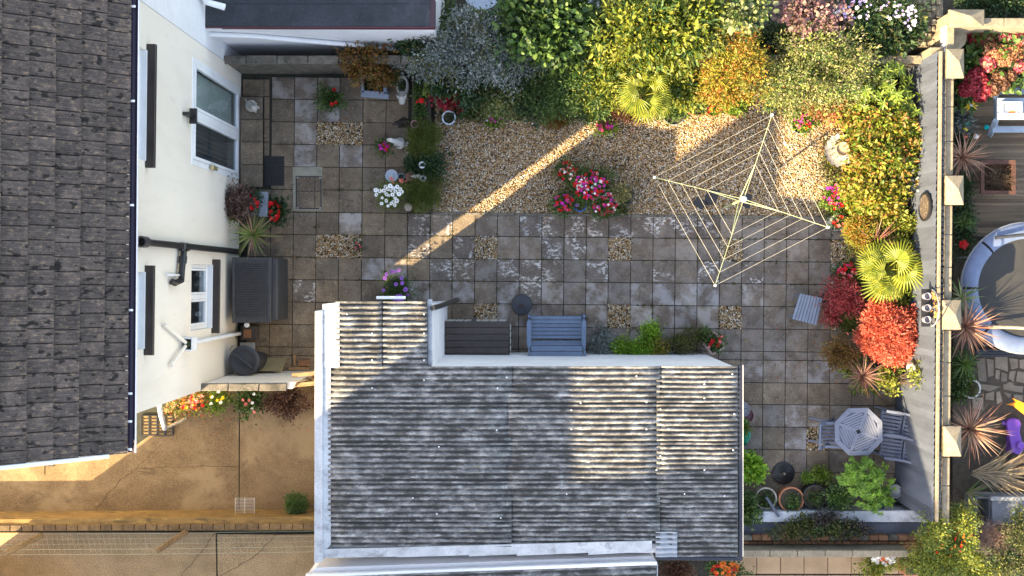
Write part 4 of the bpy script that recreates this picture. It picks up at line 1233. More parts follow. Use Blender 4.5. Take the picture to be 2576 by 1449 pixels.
MB().box(P(1974, 361, 1.93), (.03, .07, .012), .5).build('clip', M_white, pg, bevel=.004)
M_slate = surf('black_slate', (.045, .045, .05), (.028, .028, .032), scale=6, grain=.3, bmp=.4, rnd=.2)
for nm_, pts, lb in (('slate_piece', [(1740, 512), (1756, 493), (1781, 510), (1766, 528)], 'dark stepping slate half buried furthest left below the dryer'),
                    ('slate_piece', [(1773, 494), (1786, 476), (1812, 480), (1800, 512), (1776, 517)], 'tilted dark stepping slate just left of the dryer pole'),
                    ('slate_piece', [(1867, 492), (1880, 486), (1893, 492), (1886, 525), (1871, 520)], 'narrow dark stepping slate under the dryer hub')):
    tag(MB().pimg(pts, -.02, .032).build(nm_, M_slate, None, bevel=.006), lb, 'stepping stone', 'stepping slates in the gravel')

# ------------------------------------------------------------------ side table, parasol base, storage boxes
st = thing('side_table', 'small square slatted grey side table standing alone on the right of the patio', 'table', P(2030, 775))
c4 = [P(2012, 738, .45), P(2070, 750, .45), P(2054, 818, .45), P(1992, 802, .45)]
for k in range(8):
    a, b = c4[0].lerp(c4[1], (k + .08) / 8), c4[0].lerp(c4[1], (k + .92) / 8)
    c, d = c4[3].lerp(c4[2], (k + .92) / 8), c4[3].lerp(c4[2], (k + .08) / 8)
    MB().prism([a, b, c, d], .43, .455).build('slat', M_greyslat, st, bevel=.003)
for k in range(4):
    p = c4[k].lerp(c4[(k + 2) % 4], .08)
    MB().box((p.x, p.y, .21), (.035, .035, .42), -.2).build('leg', M_greyslat, st, bevel=.003)
for k in range(4):
    MB().bar(c4[k].lerp(c4[(k + 2) % 4], .08) - Vector((0, 0, .05)), c4[(k + 1) % 4].lerp(c4[(k + 3) % 4], .08) - Vector((0, 0, .05)), .02, .05).build('apron', M_greyslat, st)
pbm = plain('charcoal_resin', (.028, .032, .042), .5)
pb_ = thing('parasol_base', 'plain round charcoal parasol base left of the grey bench', 'parasol base', P(1313, 766))
pr = m(26)
MB().lathe([(.001, 0), (pr, 0), (pr, .035), (pr * .96, .05), (pr * .5, .065), (pr * .22, .085), (pr * .16, .09), (.001, .09)], 40, P(1313, 766)).build('disc', pbm, pb_, smooth=True)
MB().lathe([(.032, .06), (.032, .15), (.022, .15), (.022, .10), (.001, .10)], 16, P(1313, 766)).build('socket', plain('rusty', (.10, .05, .035), .6), pb_, smooth=True)
# fluted iron base at lower right
ib = thing('fluted_parasol_base', 'black fluted cast iron parasol base behind the round pots', 'parasol base', P(1970, 1190))
pr = m(28); mb = MB()
vs = []; fs = []
seg = 72
prof = [(1.0, 0), (1.0, .03), (.86, .045), (.8, .05), (.25, .085), (.14, .09)]
for i, (r_, z) in enumerate(prof):
    for k in range(seg):
        a = 2 * math.pi * k / seg
        rr = r_ * pr; zz = z + (.010 * math.cos(a * 24) if i == 3 else (.006 * math.cos(a * 24) if i == 4 else 0))
        c = P(1970, 1190); vs.append((c.x + rr * math.cos(a), c.y + rr * math.sin(a), zz))
for i in range(len(prof) - 1):
    for k in range(seg): fs.append((i * seg + k, i * seg + (k + 1) % seg, (i + 1) * seg + (k + 1) % seg, (i + 1) * seg + k))
fs.append(tuple(range((len(prof) - 1) * seg, len(prof) * seg)))
mb.add(vs, fs).build('disc', M_black, ib, smooth=True)
MB().tube([P(1970, 1190, .08), P(1974, 1192, .22)], .022, 10).build('socket', plain('worn_brass', (.2, .16, .09), .5, .4), ib, smooth=True)

M_lid = surf('brown_resin', (.052, .040, .034), (.036, .028, .024), scale=6, grain=.25, bmp=.3, rough=.55, rnd=.08)
bx = thing('storage_box', 'beige plastic storage box with dark brown planked lid beside the white garage wall', 'storage box', P(1205, 845))
M_beige = plain('beige_resin', (.46, .45, .41), .6)
ZL = .72
MB().rimg(1118, 814, 1276, 898, 0, ZL - .05).build('body', M_beige, bx, bevel=.01)
for k in range(5):
    a = P(1280, 812 + k * 17, .3); 
    MB().box((P(1284, 0, .3).x, P(1200, 822 + k * 17, .3).y, .34), (.02, .10, .6)).build('side_panel', M_beige, bx, bevel=.006)
for k in range(7):
    a = P(1128 + k * 22, 808, .4)
    MB().box((P(1135 + k * 21.5, 800, .35).x, P(1200, 806, .35).y, .34), (.145, .02, .6)).build('front_panel', M_beige, bx, bevel=.006)
for k in range(6):
    v0 = 808 + k * 16.4
    MB().pimg([(1109 - k * .4, v0 + .5), (1281 - k * .3, v0 + .5), (1281 - k * .3, v0 + 15.9), (1109 - k * .4, v0 + 15.9)], ZL - .05, ZL + .012 * (1 - abs(k - 2.5) / 2.5)).build('lid_plank', M_lid, bx, bevel=.006)
MB().rimg(1108, 905, 1279, 910, ZL - .08, ZL - .005).build('lid_hinge', M_lid, bx)
MB().rimg(1186, 801, 1198, 811, ZL - .12, ZL - .01).build('latch', M_lid, bx, bevel=.004)
MB().lathe([(.012, 0), (.012, .01), (.001, .012)], 8, P(1237, 897, ZL)).build('badge', M_white, bx)
bs = thing('scrubbing_brush', 'grey scrubbing brush lying by the corner of the brown lidded box', 'brush', P(1100, 906))
MB().box(P(1100, 906, .9), (.17, .07, .04), 0).build('bristles', surf('bristle', (.35, .33, .32), (.2, .19, .18), scale=40), bs, bevel=.008)
MB().box(P(1100, 906, .935), (.18, .075, .03), 0).build('handle', M_wood, bs, bevel=.008)
MB().box((P(1100, 906, .9).x, P(1100, 906, .9).y - .03, .87), (.22, .16, .02), 0).build('shelf', M_white, bs)
rb = thing('rattan_box', 'dark grey rattan effect storage box against the cream house wall', 'storage box', P(640, 730))
M_rat = surf('dark_rattan', (.052, .052, .055), (.034, .034, .037), scale=9, grain=.25, bmp=.4, rough=.5)
MB().rimg(598, 650, 697, 806, 0, .78).build('body', M_rat, rb, bevel=.015)
lid = MB().pimg([(584, 647), (682, 647), (680, 812), (584, 812)], .80, .86).build('lid', M_rat, rb, bevel=.015)
for k in range(26):
    v0 = 660 + k * 5.4
    MB().pimg([(594, v0), (668, v0), (668, v0 + 3.2), (594, v0 + 3.2)], .855, .888).build('weave', M_rat, lid, bevel=.004)
MB().pimg([(584, 646.5), (590, 646.5), (590, 812.5), (584, 812.5)], .86, .885).build('lid_rim', M_rat, lid, bevel=.006)
MB().pimg([(673, 646.5), (683, 646.5), (681, 812.5), (673, 812.5)], .86, .885).build('lid_rim', M_rat, lid, bevel=.006)
for k in range(14):
    z = .05 + k * .052; y0, y1 = P(690, 652, .4).y, P(690, 804, .4).y
    x = P(697, 700, .78).x
    MB().box((x + .008, (y0 + y1) / 2, z), (.02, y0 - y1, .036)).build('side_weave', M_rat, rb)
hs = thing('hose_reel_end', 'small white tap fitting at the end of the rattan box', 'tap', P(620, 815))
MB().lathe([(.001, 0), (.05, 0), (.05, .05), (.03, .07), (.001, .07)], 16, P(622, 817, .7)).build('cap', M_white, hs, smooth=True)
MB().tube([P(622, 817, .0), P(622, 817, .7)], .018, 8).build('pipe', M_white, hs)
# bits near the bin
cr = thing('crate', 'small dark crate with a brown brick inside below the rattan box', 'crate', P(625, 830))
MB().rimg(605, 820, 645, 856, 0, .22).build('body', plain('dark_crate', (.06, .055, .05), .7), cr, bevel=.01)
MB().rimg(612, 828, 630, 850, .22, .29).build('brick_inside', M_brick, cr, bevel=.006)
bk = thing('wire_basket', 'pale wire mesh basket between crate and dustbin', 'basket', P(622, 873))
for k in range(7): MB().rimg(604 + k * 5.6, 862, 606 + k * 5.6, 884, .12, .14).build('wire', M_flash, bk)
for k in range(6): MB().rimg(604, 862 + k * 4.2, 641, 863.4 + k * 4.2, .13, .145).build('wire', M_flash, bk)
MB().rimg(604, 862, 641, 884, .0, .02).build('tray', M_flash, bk)
db = thing('dustbin', 'round black plastic dustbin with lid standing in the corner by the side wall', 'bin', P(650, 912))
bq = P(652, 912); bt = P(612, 908, .95)
ax = (bt - Vector((bq.x, bq.y, 0)))
mbn = MB(); vs = []; fs = []
seg = 32; lv = [(.0, .20), (.06, .225), (.12, .215), (.5, .235), (.85, .25), (.86, .275), (.95, .275), (.955, .27)]
for f_, r_ in lv:
    c = Vector((bq.x, bq.y, 0)) + ax * f_
    for k in range(seg):
        a = 2 * math.pi * k / seg; rr = r_ * (1 + (.012 * math.cos(a * 12) if .1 < f_ < .84 else 0))
        vs.append(c + Vector((rr * math.cos(a), rr * math.sin(a), 0)))
for i in range(len(lv) - 1):
    for k in range(seg): fs.append((i * seg + k, i * seg + (k + 1) % seg, (i + 1) * seg + (k + 1) % seg, (i + 1) * seg + k))
mbn.add(vs, fs).build('body', pbm, db, smooth=True)
topc = Vector((bq.x, bq.y, 0)) + ax * .955
MB().lathe([(.29, -.03), (.295, 0), (.27, .02), (.22, .025), (.20, .012), (.05, .03), (.001, .035)], 32, topc).build('lid', pbm, db, smooth=True)
MB().box(topc + Vector((0, 0, .05)), (.055, .42, .05), .9).build('lid_handle', pbm, db, bevel=.012)
MB().tube([P(578, 880, .8), P(584, 870, .82), P(597, 872, .82), P(599, 881, .8)], .008, 6).build('side_handle', plain('steel', (.3, .3, .3), .4, .7), db)
MB().tube([P(612, 938, .8), P(620, 946, .8), P(630, 938, .8)], .008, 6).build('side_handle', plain('steel', (.3, .3, .3), .4, .7), db)
fb = thing('leaning_slab', 'spare paving slab leaning on the side wall by the dustbin', 'slab', P(680, 915))
q = [P(665, 900, .12), P(720, 900, .12), P(708, 934, .5), P(646, 934, .5)]
MB().add(q + [p - Vector((0, 0, .045)) for p in q], [(0, 1, 2, 3), (7, 6, 5, 4), (0, 4, 5, 1), (1, 5, 6, 2), (2, 6, 7, 3), (3, 7, 4, 0)]).build('slab', surf('yellow_slab', (.28, .23, .12), (.19, .155, .085), scale=5, grain=.3, bmp=.4), fb, bevel=.006)
for lb, (u0, v0, u1, v1, z) in (('long weathered timber offcut beside the side gate', (725, 923, 778, 932, .07)), ('short brown timber block above the timber offcut', (749, 905, 777, 921, .09)), ('thin upright stick of timber near the side gate', (738, 893, 743, 918, .05))):
    tag(MB().rimg(u0, v0, u1, v1, 0.003, z).build('timber_offcut', M_wood if 'short' not in lb else M_brick, None, bevel=.005), lb, 'timber')

# ------------------------------------------------------------------ bench
bn = thing('garden_bench', 'blue grey slatted garden bench with its back to the white garage wall', 'bench', P(1400, 840))
M_bench = surf('bench_paint', (.125, .175, .265), (.10, .14, .215), scale=5, grain=.14, bmp=.25, rough=.6, rnd=.07, spot=(.18, .22, .30), spot_scale=8, spot_lo=.6, spot_hi=.72, spot_amt=.4)
zs_ = .42
for k in range(6):
    v0 = 795 + k * 9.6
    MB().rimg(1336, v0 + .7, 1463, v0 + 9.0, zs_ - .02, zs_ + (.012 if 0 < k < 5 else .0)).build('seat_slat', M_bench, bn, bevel=.004)
yb0 = P(1400, 853, .44).y; yb1 = P(1400, 895, .92).y
for k in range(3):
    f0, f1 = (k + .05) / 3, (k + .95) / 3
    xa0, xb0 = P(1336, 853, .44).x, P(1463, 853, .44).x
    q = [Vector((xa0, yb0 + (yb1 - yb0) * f0, .46 + .46 * f0)), Vector((xb0, yb0 + (yb1 - yb0) * f0, .46 + .46 * f0)), Vector((xb0, yb0 + (yb1 - yb0) * f1, .46 + .46 * f1)), Vector((xa0, yb0 + (yb1 - yb0) * f1, .46 + .46 * f1))]
    nn = Vector((0, -.02, .012))
    MB().add([p + nn * -1 * -1 for p in q] + [p + Vector((0, -.025, 0)) for p in q], [(3, 2, 1, 0), (4, 5, 6, 7), (0, 1, 5, 4), (1, 2, 6, 5), (2, 3, 7, 6), (3, 0, 4, 7)]).build('back_slat', M_bench, bn)
for u in (1331, 1469):
    MB().pimg([(u - 6, 810), (u - 3, 806), (u + 4, 806), (u + 6, 810), (u + 5, 868), (u + 3, 880), (u - 1, 880), (u - 6, 866)], .60, .635).build('arm', M_bench, bn, bevel=.006)
    MB().rimg(u - 3, 792, u + 4, 800, 0, .60 if False else .44).build('leg', M_bench, bn, bevel=.005)
    a = P(u, 806, .6); MB().box((a.x, a.y + .0, .30), (.05, .05, .60)).build('leg', M_bench, bn, bevel=.005)
    a = P(u, 872, .6); MB().bar((a.x, yb0 - .02, 0), (a.x, yb1 + .02, .90), .045, .05).build('leg', M_bench, bn, bevel=.005)
MB().bar((P(1336, 797, .38).x, P(1400, 797, .38).y, .37), (P(1463, 797, .38).x, P(1400, 797, .38).y, .37), .03, .07).build('front_rail', M_bench, bn)

# ------------------------------------------------------------------ octagonal table
tb = thing('octagonal_table', 'pale grey eight sided slatted garden table with a parasol hole', 'table', P(2160, 1085))
ct = P(2160, 1086, .75); R = m(64.5, .75); rot0 = math.radians(24)
oc = [ct + Vector((R * math.cos(rot0 + k * math.pi / 4), R * math.sin(rot0 + k * math.pi / 4), 0)) for k in range(8)]
inn = [ct + (p - ct) * .80 for p in oc]
for k in range(8):
    j = (k + 1) % 8
    MB().prism([oc[k].lerp(oc[j], .004), oc[j].lerp(oc[k], .004), inn[j].lerp(inn[k], .004), inn[k].lerp(inn[j], .004)], .725, .755).build('rim_board', M_tablewood, tb, bevel=.003)
for k in range(4):       # four wedges of slats, each turned a quarter
    a0 = rot0 + math.radians(22.5) + k * math.pi / 2 - math.pi / 4 - math.radians(22.5)
    ex_ = Vector((math.cos(a0 + math.pi / 4), math.sin(a0 + math.pi / 4), 0)); ey_ = Vector((-ex_.y, ex_.x, 0))
    r_in = R * .80 * math.cos(math.pi / 8)
    nsl = 7
    for q_ in range(nsl):
        d0 = .035 + q_ * (r_in - .04) / nsl; d1 = d0 + (r_in - .04) / nsl - .008
        w0 = min(d0 * 1.0, r_in * .43 + (r_in - d0) * 1.0) - .024; w1 = min(d1 * 1.0, r_in * .43 + (r_in - d1) * 1.0) - .024
        if w0 < .012: w0 = .012
        MB().prism([ct + ex_ * d0 - ey_ * w0, ct + ex_ * d1 - ey_ * w1, ct + ex_ * d1 + ey_ * w1, ct + ex_ * d0 + ey_ * w0], .728, .750).build('slat', M_tablewood, tb, bevel=.002)
for k in range(4):
    a0 = rot0 + math.pi / 4 + k * math.pi / 2
    e = Vector((math.cos(a0), math.sin(a0), 0)); s_ = Vector((-e.y, e.x, 0))
    MB().prism([ct + e * .05 - s_ * .026, ct + e * (R * .80) - s_ * .026, ct + e * (R * .80) + s_ * .026, ct + e * .05 + s_ * .026], .722, .7525).build('spoke', M_tablewood, tb)
    p = ct + e * R * .62
    MB().box((p.x, p.y, .36), (.05, .05, .72), a0).build('leg', M_tablewood, tb, bevel=.004)
MB().prism([ct + (p - ct) * .79 for p in oc], .700, .722).build('underboard', M_tablewood, tb)
MB().lathe([(.03, -.03), (.03, .004), (.020, .004), (.020, -.02), (.001, -.02)], 18, ct).build('parasol_ring', M_black, tb)

# ------------------------------------------------------------------ chairs
def folding_chair(lab, u, v, rot, tall=.92):
    c = thing('garden_chair', lab, 'chair', P(u, v), 'grey folding chairs round the table', rot)
    # local: faces +x, seat 0.42 wide
    def Lp(name, mb, bev=.004):
        mb.v = [tuple(c.matrix_basis @ Vector(p)) for p in mb.v]
        return mb.build(name, M_tablewood if 'A' == 'B' else M_chair, c, bevel=bev)
    for k in range(6):
        Lp('seat_slat', MB().box((0.0, -.175 + k * .07, .43), (.40, .052, .02)))
    Lp('seat_rail', MB().box((.19, 0, .415), (.04, .44, .035))); Lp('seat_rail', MB().box((-.19, 0, .415), (.04, .44, .035)))
    for k in range(5):
        z0 = .50; t = Vector((-.22, 0, .46)); d = Vector((-.12, 0, .40)).normalized()
        Lp('back_slat', MB().bar(Vector((-.23, -.15 + k * .075, .50)), Vector((-.35, -.15 + k * .075, .90)), .045, .016, (1, 0, 0)))
    Lp('back_rail', MB().bar((-.36, -.225, .92), (-.36, .225, .92), .03, .05)); Lp('back_rail', MB().bar((-.225, -.2, .49), (-.225, .2, .49), .03, .05))
    for s in (-.225, .225):
        Lp('leg', MB().bar((.20, s, 0), (-.37, s, .95), .03, .045, (0, 1, 0))); Lp('leg', MB().bar((-.30, s, 0), (.16, s * .9, .44), .03, .04, (0, 1, 0)))
        Lp('arm', MB().bar((-.27, s, .64), (.20, s, .65), .05, .025)); Lp('arm_post', MB().bar((.17, s, .4), (.17, s, .64), .03, .03, (1, 0, 0)))
    return c
M_chair = surf('chair_paint', (.150, .17, .225), (.115, .13, .18), scale=5, grain=.14, bmp=.2, rough=.6, rnd=.06)
folding_chair('grey folding chair left of the eight sided table', 2072, 1081, -.03)
folding_chair('grey folding chair by the fence, upper one right of the table', 2220, 1055, math.pi - .16)
folding_chair('grey folding chair by the fence, lower one right of the table', 2222, 1112, math.pi - .14)

# ------------------------------------------------------------------ pots
def pot(parent, u, v, rpx, h, mat, rim=.018, taper=.74, soil=True, zb=0.0, name='pot', seg=28):
    c = P(u, v, zb + h); c.z = zb
    r = m(rpx, zb + h)
    mb = MB().lathe([(.001, 0), (r * taper, 0), (r * .97, h * .86), (r * .97, h * .86), (r, h * .88), (r, h), (r - rim, h), (r - rim, h - .05), (r * .8, h - .06)], seg, c)
    o = mb.build(name, mat, parent, smooth=True)
    if soil:
        MB().lathe([(.001, h - .045), (r - rim + .002, h - .05), (r * .5, h - .09)][:2], seg, c).build('soil', M_soil, parent)
    return c
M_terra = surf('terracotta', (.42, .17, .08), (.30, .12, .06), scale=6, grain=.2, bmp=.3, rough=.85, spot=(.5, .4, .3), spot_scale=5, spot_lo=.6, spot_hi=.75, spot_amt=.4)
M_blue = plain('blue_glaze', (.02, .09, .42), .2)
M_greenp = plain('green_plastic', (.02, .09, .07), .4)
M_greyp = plain('grey_plastic', (.22, .23, .25), .5)
M_charp = plain('charcoal_plastic', (.03, .032, .036), .45)
M_whitestone = surf('white_cast_stone', (.46, .45, .42), (.31, .30, .28), scale=6, grain=.25, bmp=.4, rough=.9, spot=(.16, .15, .12), spot_scale=6, spot_lo=.58, spot_hi=.74, spot_amt=.5)
M_buffpot = surf('buff_pot', (.40, .37, .31), (.28, .26, .21), scale=6, grain=.2, bmp=.3)
M_bluewhite = plain('blue_white_glaze', (.45, .52, .62), .25)
M_pinkp = plain('pink_glaze', (.55, .22, .32), .3)
# ------------------------------------------------------------------ foliage colours
L = leafmat
G_mid = L('leaf_mid', [(.035, .075, .018), (.055, .115, .025), (.085, .15, .035), (.11, .17, .04)])
G_dark = L('leaf_dark', [(.018, .045, .018), (.03, .07, .024), (.045, .09, .03)])
G_bright = L('leaf_bright', [(.08, .15, .015), (.14, .22, .02), (.20, .28, .03)])
G_yel = L('leaf_yellowgreen', [(.075, .12, .015), (.14, .185, .02), (.23, .25, .03), (.36, .345, .06), (.17, .20, .025)])
G_yel2 = L('leaf_gold', [(.12, .15, .018), (.24, .24, .03), (.36, .29, .04), (.14, .19, .025), (.40, .22, .05)])
G_olive = L('leaf_olive', [(.06, .08, .02), (.10, .12, .03), (.16, .16, .045), (.08, .07, .03)])
G_speck = L('leaf_speckled', [(.10, .15, .035), (.18, .22, .05), (.34, .33, .11), (.08, .11, .03), (.42, .33, .22), (.26, .30, .07)])
G_silver = L('leaf_silver', [(.11, .14, .135), (.2, .235, .23), (.30, .335, .33), (.07, .1, .085)], trans=.12)
G_copper = L('leaf_copper', [(.10, .15, .018), (.18, .22, .025), (.40, .25, .06), (.42, .16, .06), (.20, .25, .03), (.30, .31, .04), (.08, .12, .02)])
G_orange = L('leaf_orange', [(.34, .15, .025), (.38, .21, .03), (.30, .24, .03), (.18, .19, .02), (.40, .12, .03)], patch=((.24, .25, .025), 3.0, .75))
G_red = L('leaf_red', [(.46, .06, .035), (.58, .12, .07), (.66, .19, .11), (.34, .03, .02), (.70, .24, .15)], trans=.3)
G_pinkred = L('leaf_pinkred', [(.28, .02, .03), (.40, .05, .06), (.2, .03, .03), (.42, .10, .09)])
G_brownred = L('leaf_brownred', [(.09, .03, .025), (.14, .05, .035), (.18, .09, .04), (.07, .05, .025)])
G_bronze = L('leaf_bronze', [(.2, .1, .02), (.15, .12, .02), (.25, .12, .03), (.1, .09, .02), (.18, .06, .02)])
G_plum = L('leaf_plum', [(.09, .05, .05), (.16, .09, .08), (.24, .15, .12), (.12, .1, .08)])
G_purple = L('leaf_purple', [(.14, .07, .10), (.24, .13, .15), (.32, .2, .18), (.2, .16, .12)])
G_heather = L('leaf_heather', [(.08, .115, .018), (.13, .165, .028), (.19, .21, .04), (.05, .07, .018)])
G_varieg = L('leaf_varieg', [(.05, .10, .02), (.3, .32, .12), (.09, .15, .03), (.4, .4, .2), (.04, .08, .02)])
G_dry = L('leaf_dry', [(.25, .19, .11), (.35, .28, .18), (.16, .12, .07), (.42, .35, .24)], trans=.1)
G_cordy = L('blade_red', [(.10, .035, .03), (.16, .06, .045), (.24, .12, .07)], trans=.15)
G_cordpink = L('blade_pink', [(.30, .16, .11), (.42, .25, .17), (.16, .08, .06)], trans=.15)
G_yucca = L('blade_green', [(.10, .16, .04), (.16, .22, .06), (.22, .26, .09)], trans=.2)
G_palm = L('palm_green', [(.16, .2, .02), (.22, .25, .025), (.28, .29, .03)], trans=.25)
G_grass = L('grassy', [(.05, .1, .02), (.08, .15, .03), (.12, .18, .04)])
def petal(name, c, c2=None): return L(name, [c, c2 or tuple(min(1, x * 1.25) for x in c)], trans=.2)
F_red = petal('petal_red', (.60, .012, .015)); F_pink = petal('petal_pink', (.72, .07, .22)); F_mag = petal('petal_magenta', (.55, .03, .40)); F_white = petal('petal_white', (.85, .85, .86))
F_lilac = petal('petal_lilac', (.55, .42, .78)); F_orange = petal('petal_orange', (.75, .20, .03)); F_purple = petal('petal_purple', (.30, .10, .50)); F_salmon = petal('petal_salmon', (.75, .22, .2)); F_yellow = petal('petal_yellow', (.8, .55, .02))

def flower_mesh(nm, mat, r, petals=5, cup=.35, centre=None, wide=.9):
    mb = MB()
    for k in range(petals):
        a = 2 * math.pi * k / petals
        e = Vector((math.cos(a), math.sin(a), 0)); s = Vector((-e.y, e.x, 0)); w = r * wide * math.sin(math.pi / petals)
        mb.add([e * r * .08, e * r * .6 + s * w + Vector((0, 0, r * cup * .6)), e * r + Vector((0, 0, r * cup)), e * r * .6 - s * w + Vector((0, 0, r * cup * .6))], [(0, 1, 2, 3)])
    if petals < 7:
        for k in range(petals):
            a = 2 * math.pi * (k + .5) / petals
            e = Vector((math.cos(a), math.sin(a), 0)); s = Vector((-e.y, e.x, 0)); w = r * .6 * math.sin(math.pi / petals)
            mb.add([e * r * .02 + Vector((0, 0, r * .15)), e * r * .4 + s * w + Vector((0, 0, r * (.2 + cup * .8))), e * r * .62 + Vector((0, 0, r * (.25 + cup))), e * r * .4 - s * w + Vector((0, 0, r * (.2 + cup * .8)))], [(0, 1, 2, 3)])
    me_mats = [mat]
    if centre:
        mb.cur = 1
        mb.lathe([(r * .22, .0), (r * .2, r * .12), (.0005, r * .18)], 8, (0, 0, r * .05)); me_mats.append(centre)
    me = mb.mesh(nm)
    for x in me_mats: me.materials.append(x)
    return me
FL = {}
for key, mt, r, pt, cup in (('red', F_red, .036, 5, .35), ('pink', F_pink, .034, 5, .3), ('mag', F_mag, .034, 5, .3), ('white', F_white, .034, 5, .3), ('lilac', F_lilac, .026, 9, .1), ('orange', F_orange, .036, 5, .35), ('salmon', F_salmon, .034, 5, .3), ('yellow', F_yellow, .03, 5, .3)):
    FL[key] = flower_mesh('flower', mt, r, pt, cup)
FL['bigred'] = flower_mesh('flower', F_red, .062, 6, .35)
FL['daisy'] = flower_mesh('flower', F_white, .045, 12, .06, plain('daisy_eye', (.05, .04, .12), .6), 1.0)
FL['pdaisy'] = flower_mesh('flower', F_purple, .045, 12, .06, plain('daisy_eye', (.05, .04, .12), .6), 1.0)
PETAL_SEED = [0]
def blooms(parent, kinds, n, c, rx, ry, z, dz=.08, name='flower', sc=1.0, pts=None):
    r = random.Random(91 + PETAL_SEED[0]); PETAL_SEED[0] += 1
    for k in range(n if pts is None else len(pts)):
        if pts is None:
            a = r.uniform(0, 6.283); q = math.sqrt(r.random())
            x, y = c[0] + rx * q * math.cos(a), c[1] + ry * q * math.sin(a); h = z + dz * (1 - q * q) * r.uniform(.6, 1.2)
        else:
            p = P(pts[k][0], pts[k][1], z + dz); x, y, h = p.x, p.y, p.z + r.uniform(-.03, .03)
        s = sc * r.uniform(.75, 1.2)
        inst(name, FL[kinds[k % len(kinds)]], parent, (x, y, h), (r.uniform(-.5, .5), r.uniform(-.5, .5), r.uniform(0, 6.28)), (s, s, s))

SD = [0]
MIX = {'leaf_yellowgreen': G_mid, 'leaf_gold': G_bright, 'leaf_copper': G_bright, 'leaf_speckled': G_mid, 'leaf_silver': G_olive, 'leaf_orange': G_yel, 'leaf_mid': G_dark, 'leaf_dark': G_olive, 'leaf_olive': G_dark, 'leaf_purple': G_olive}
def shrub(label, mat, lobes, L_=.07, W_=.035, ncl=200, per=18, cs=.07, z0=0.0, name='shrub', cat='shrub', mode='clump', parent=None, shape='leaf', up=.5, inner=.3, group=None, ragged=.38, stemn=10, fname='foliage', r0=.018, down=-.35):
    SD[0] += 1
    lb = []
    for (u, v, ru, rv, zc, rz) in lobes:
        c = P(u, v, zc); lb.append((c.x, c.y, zc, m(ru, zc), m(rv, zc), rz))
    bx_ = sum(l[0] for l in lb) / len(lb); by_ = sum(l[1] for l in lb) / len(lb)
    root = parent or thing(name, label, cat, (bx_, by_, z0), group)
    pos, d, nr, LL, WW, cl = crown(lb, int(ncl * (1.35 if mode == 'clump' else 1)), per, cs, L_, W_, inner, mode, up, SD[0], ragged, down)
    pos[:, 2] = np.maximum(pos[:, 2], z0 + .02)
    leaves(fname, pos, d, nr, LL, WW, mat, root, shape=shape)
    mx = MIX.get(mat.name) if parent is None and ncl >= 150 and mode == 'clump' else None
    if mx:      # other plants growing through it: odd shoots of another leaf
        p2, d2, n2, L2, W2_, c2 = crown(lb, int(ncl * .38), max(6, per - 4), cs * .75, L_ * random.uniform(.65, 1.35), W_ * random.uniform(.6, 1.2), .1, 'clump', up, SD[0] + 500, .45, -.1)
        p2[:, 2] = np.maximum(p2[:, 2], z0 + .02)
        leaves('intergrown_foliage', p2, d2, n2, L2, W2_, mx, root)
    if stemn:
        ii = np.random.default_rng(SD[0]).choice(len(cl), min(stemn, len(cl)), replace=False)
        stems(root, (bx_, by_, z0), [cl[i] for i in ii], M_twig, r0, 'trunk' if cat == 'tree' else 'stem')
    return root

def potted(label, u, v, rpx, h, pmat, mat, lobes, kinds=None, nfl=0, cat='potted plant', L_=.05, W_=.028, ncl=60, per=14, cs=.05, zb=0.0, fz=None, frx=None, taper=.74, name='potted_plant', sc=1.0, pts=None, rim=.018, **kw):
    root = thing(name, label, cat, P(u, v, zb + h) * 1.0 - Vector((0, 0, h)), kw.pop('group', None))
    pot(root, u, v, rpx, h, pmat, taper=taper, zb=zb, rim=rim)
    if mat: shrub(None, mat, lobes, L_, W_, ncl, per, cs, z0=zb + h - .06, parent=root, stemn=kw.pop('stemn', 5), r0=.008, **kw)
    if kinds:
        l0 = lobes[0]; zz = fz if fz is not None else l0[4] + l0[5] * .75
        c = P(l0[0], l0[1], zz)
        blooms(root, kinds, nfl, c, m(l0[2], zz) * (frx or .95), m(l0[3], zz) * (frx or .95), zz, .06, sc=sc, pts=pts)
    return root

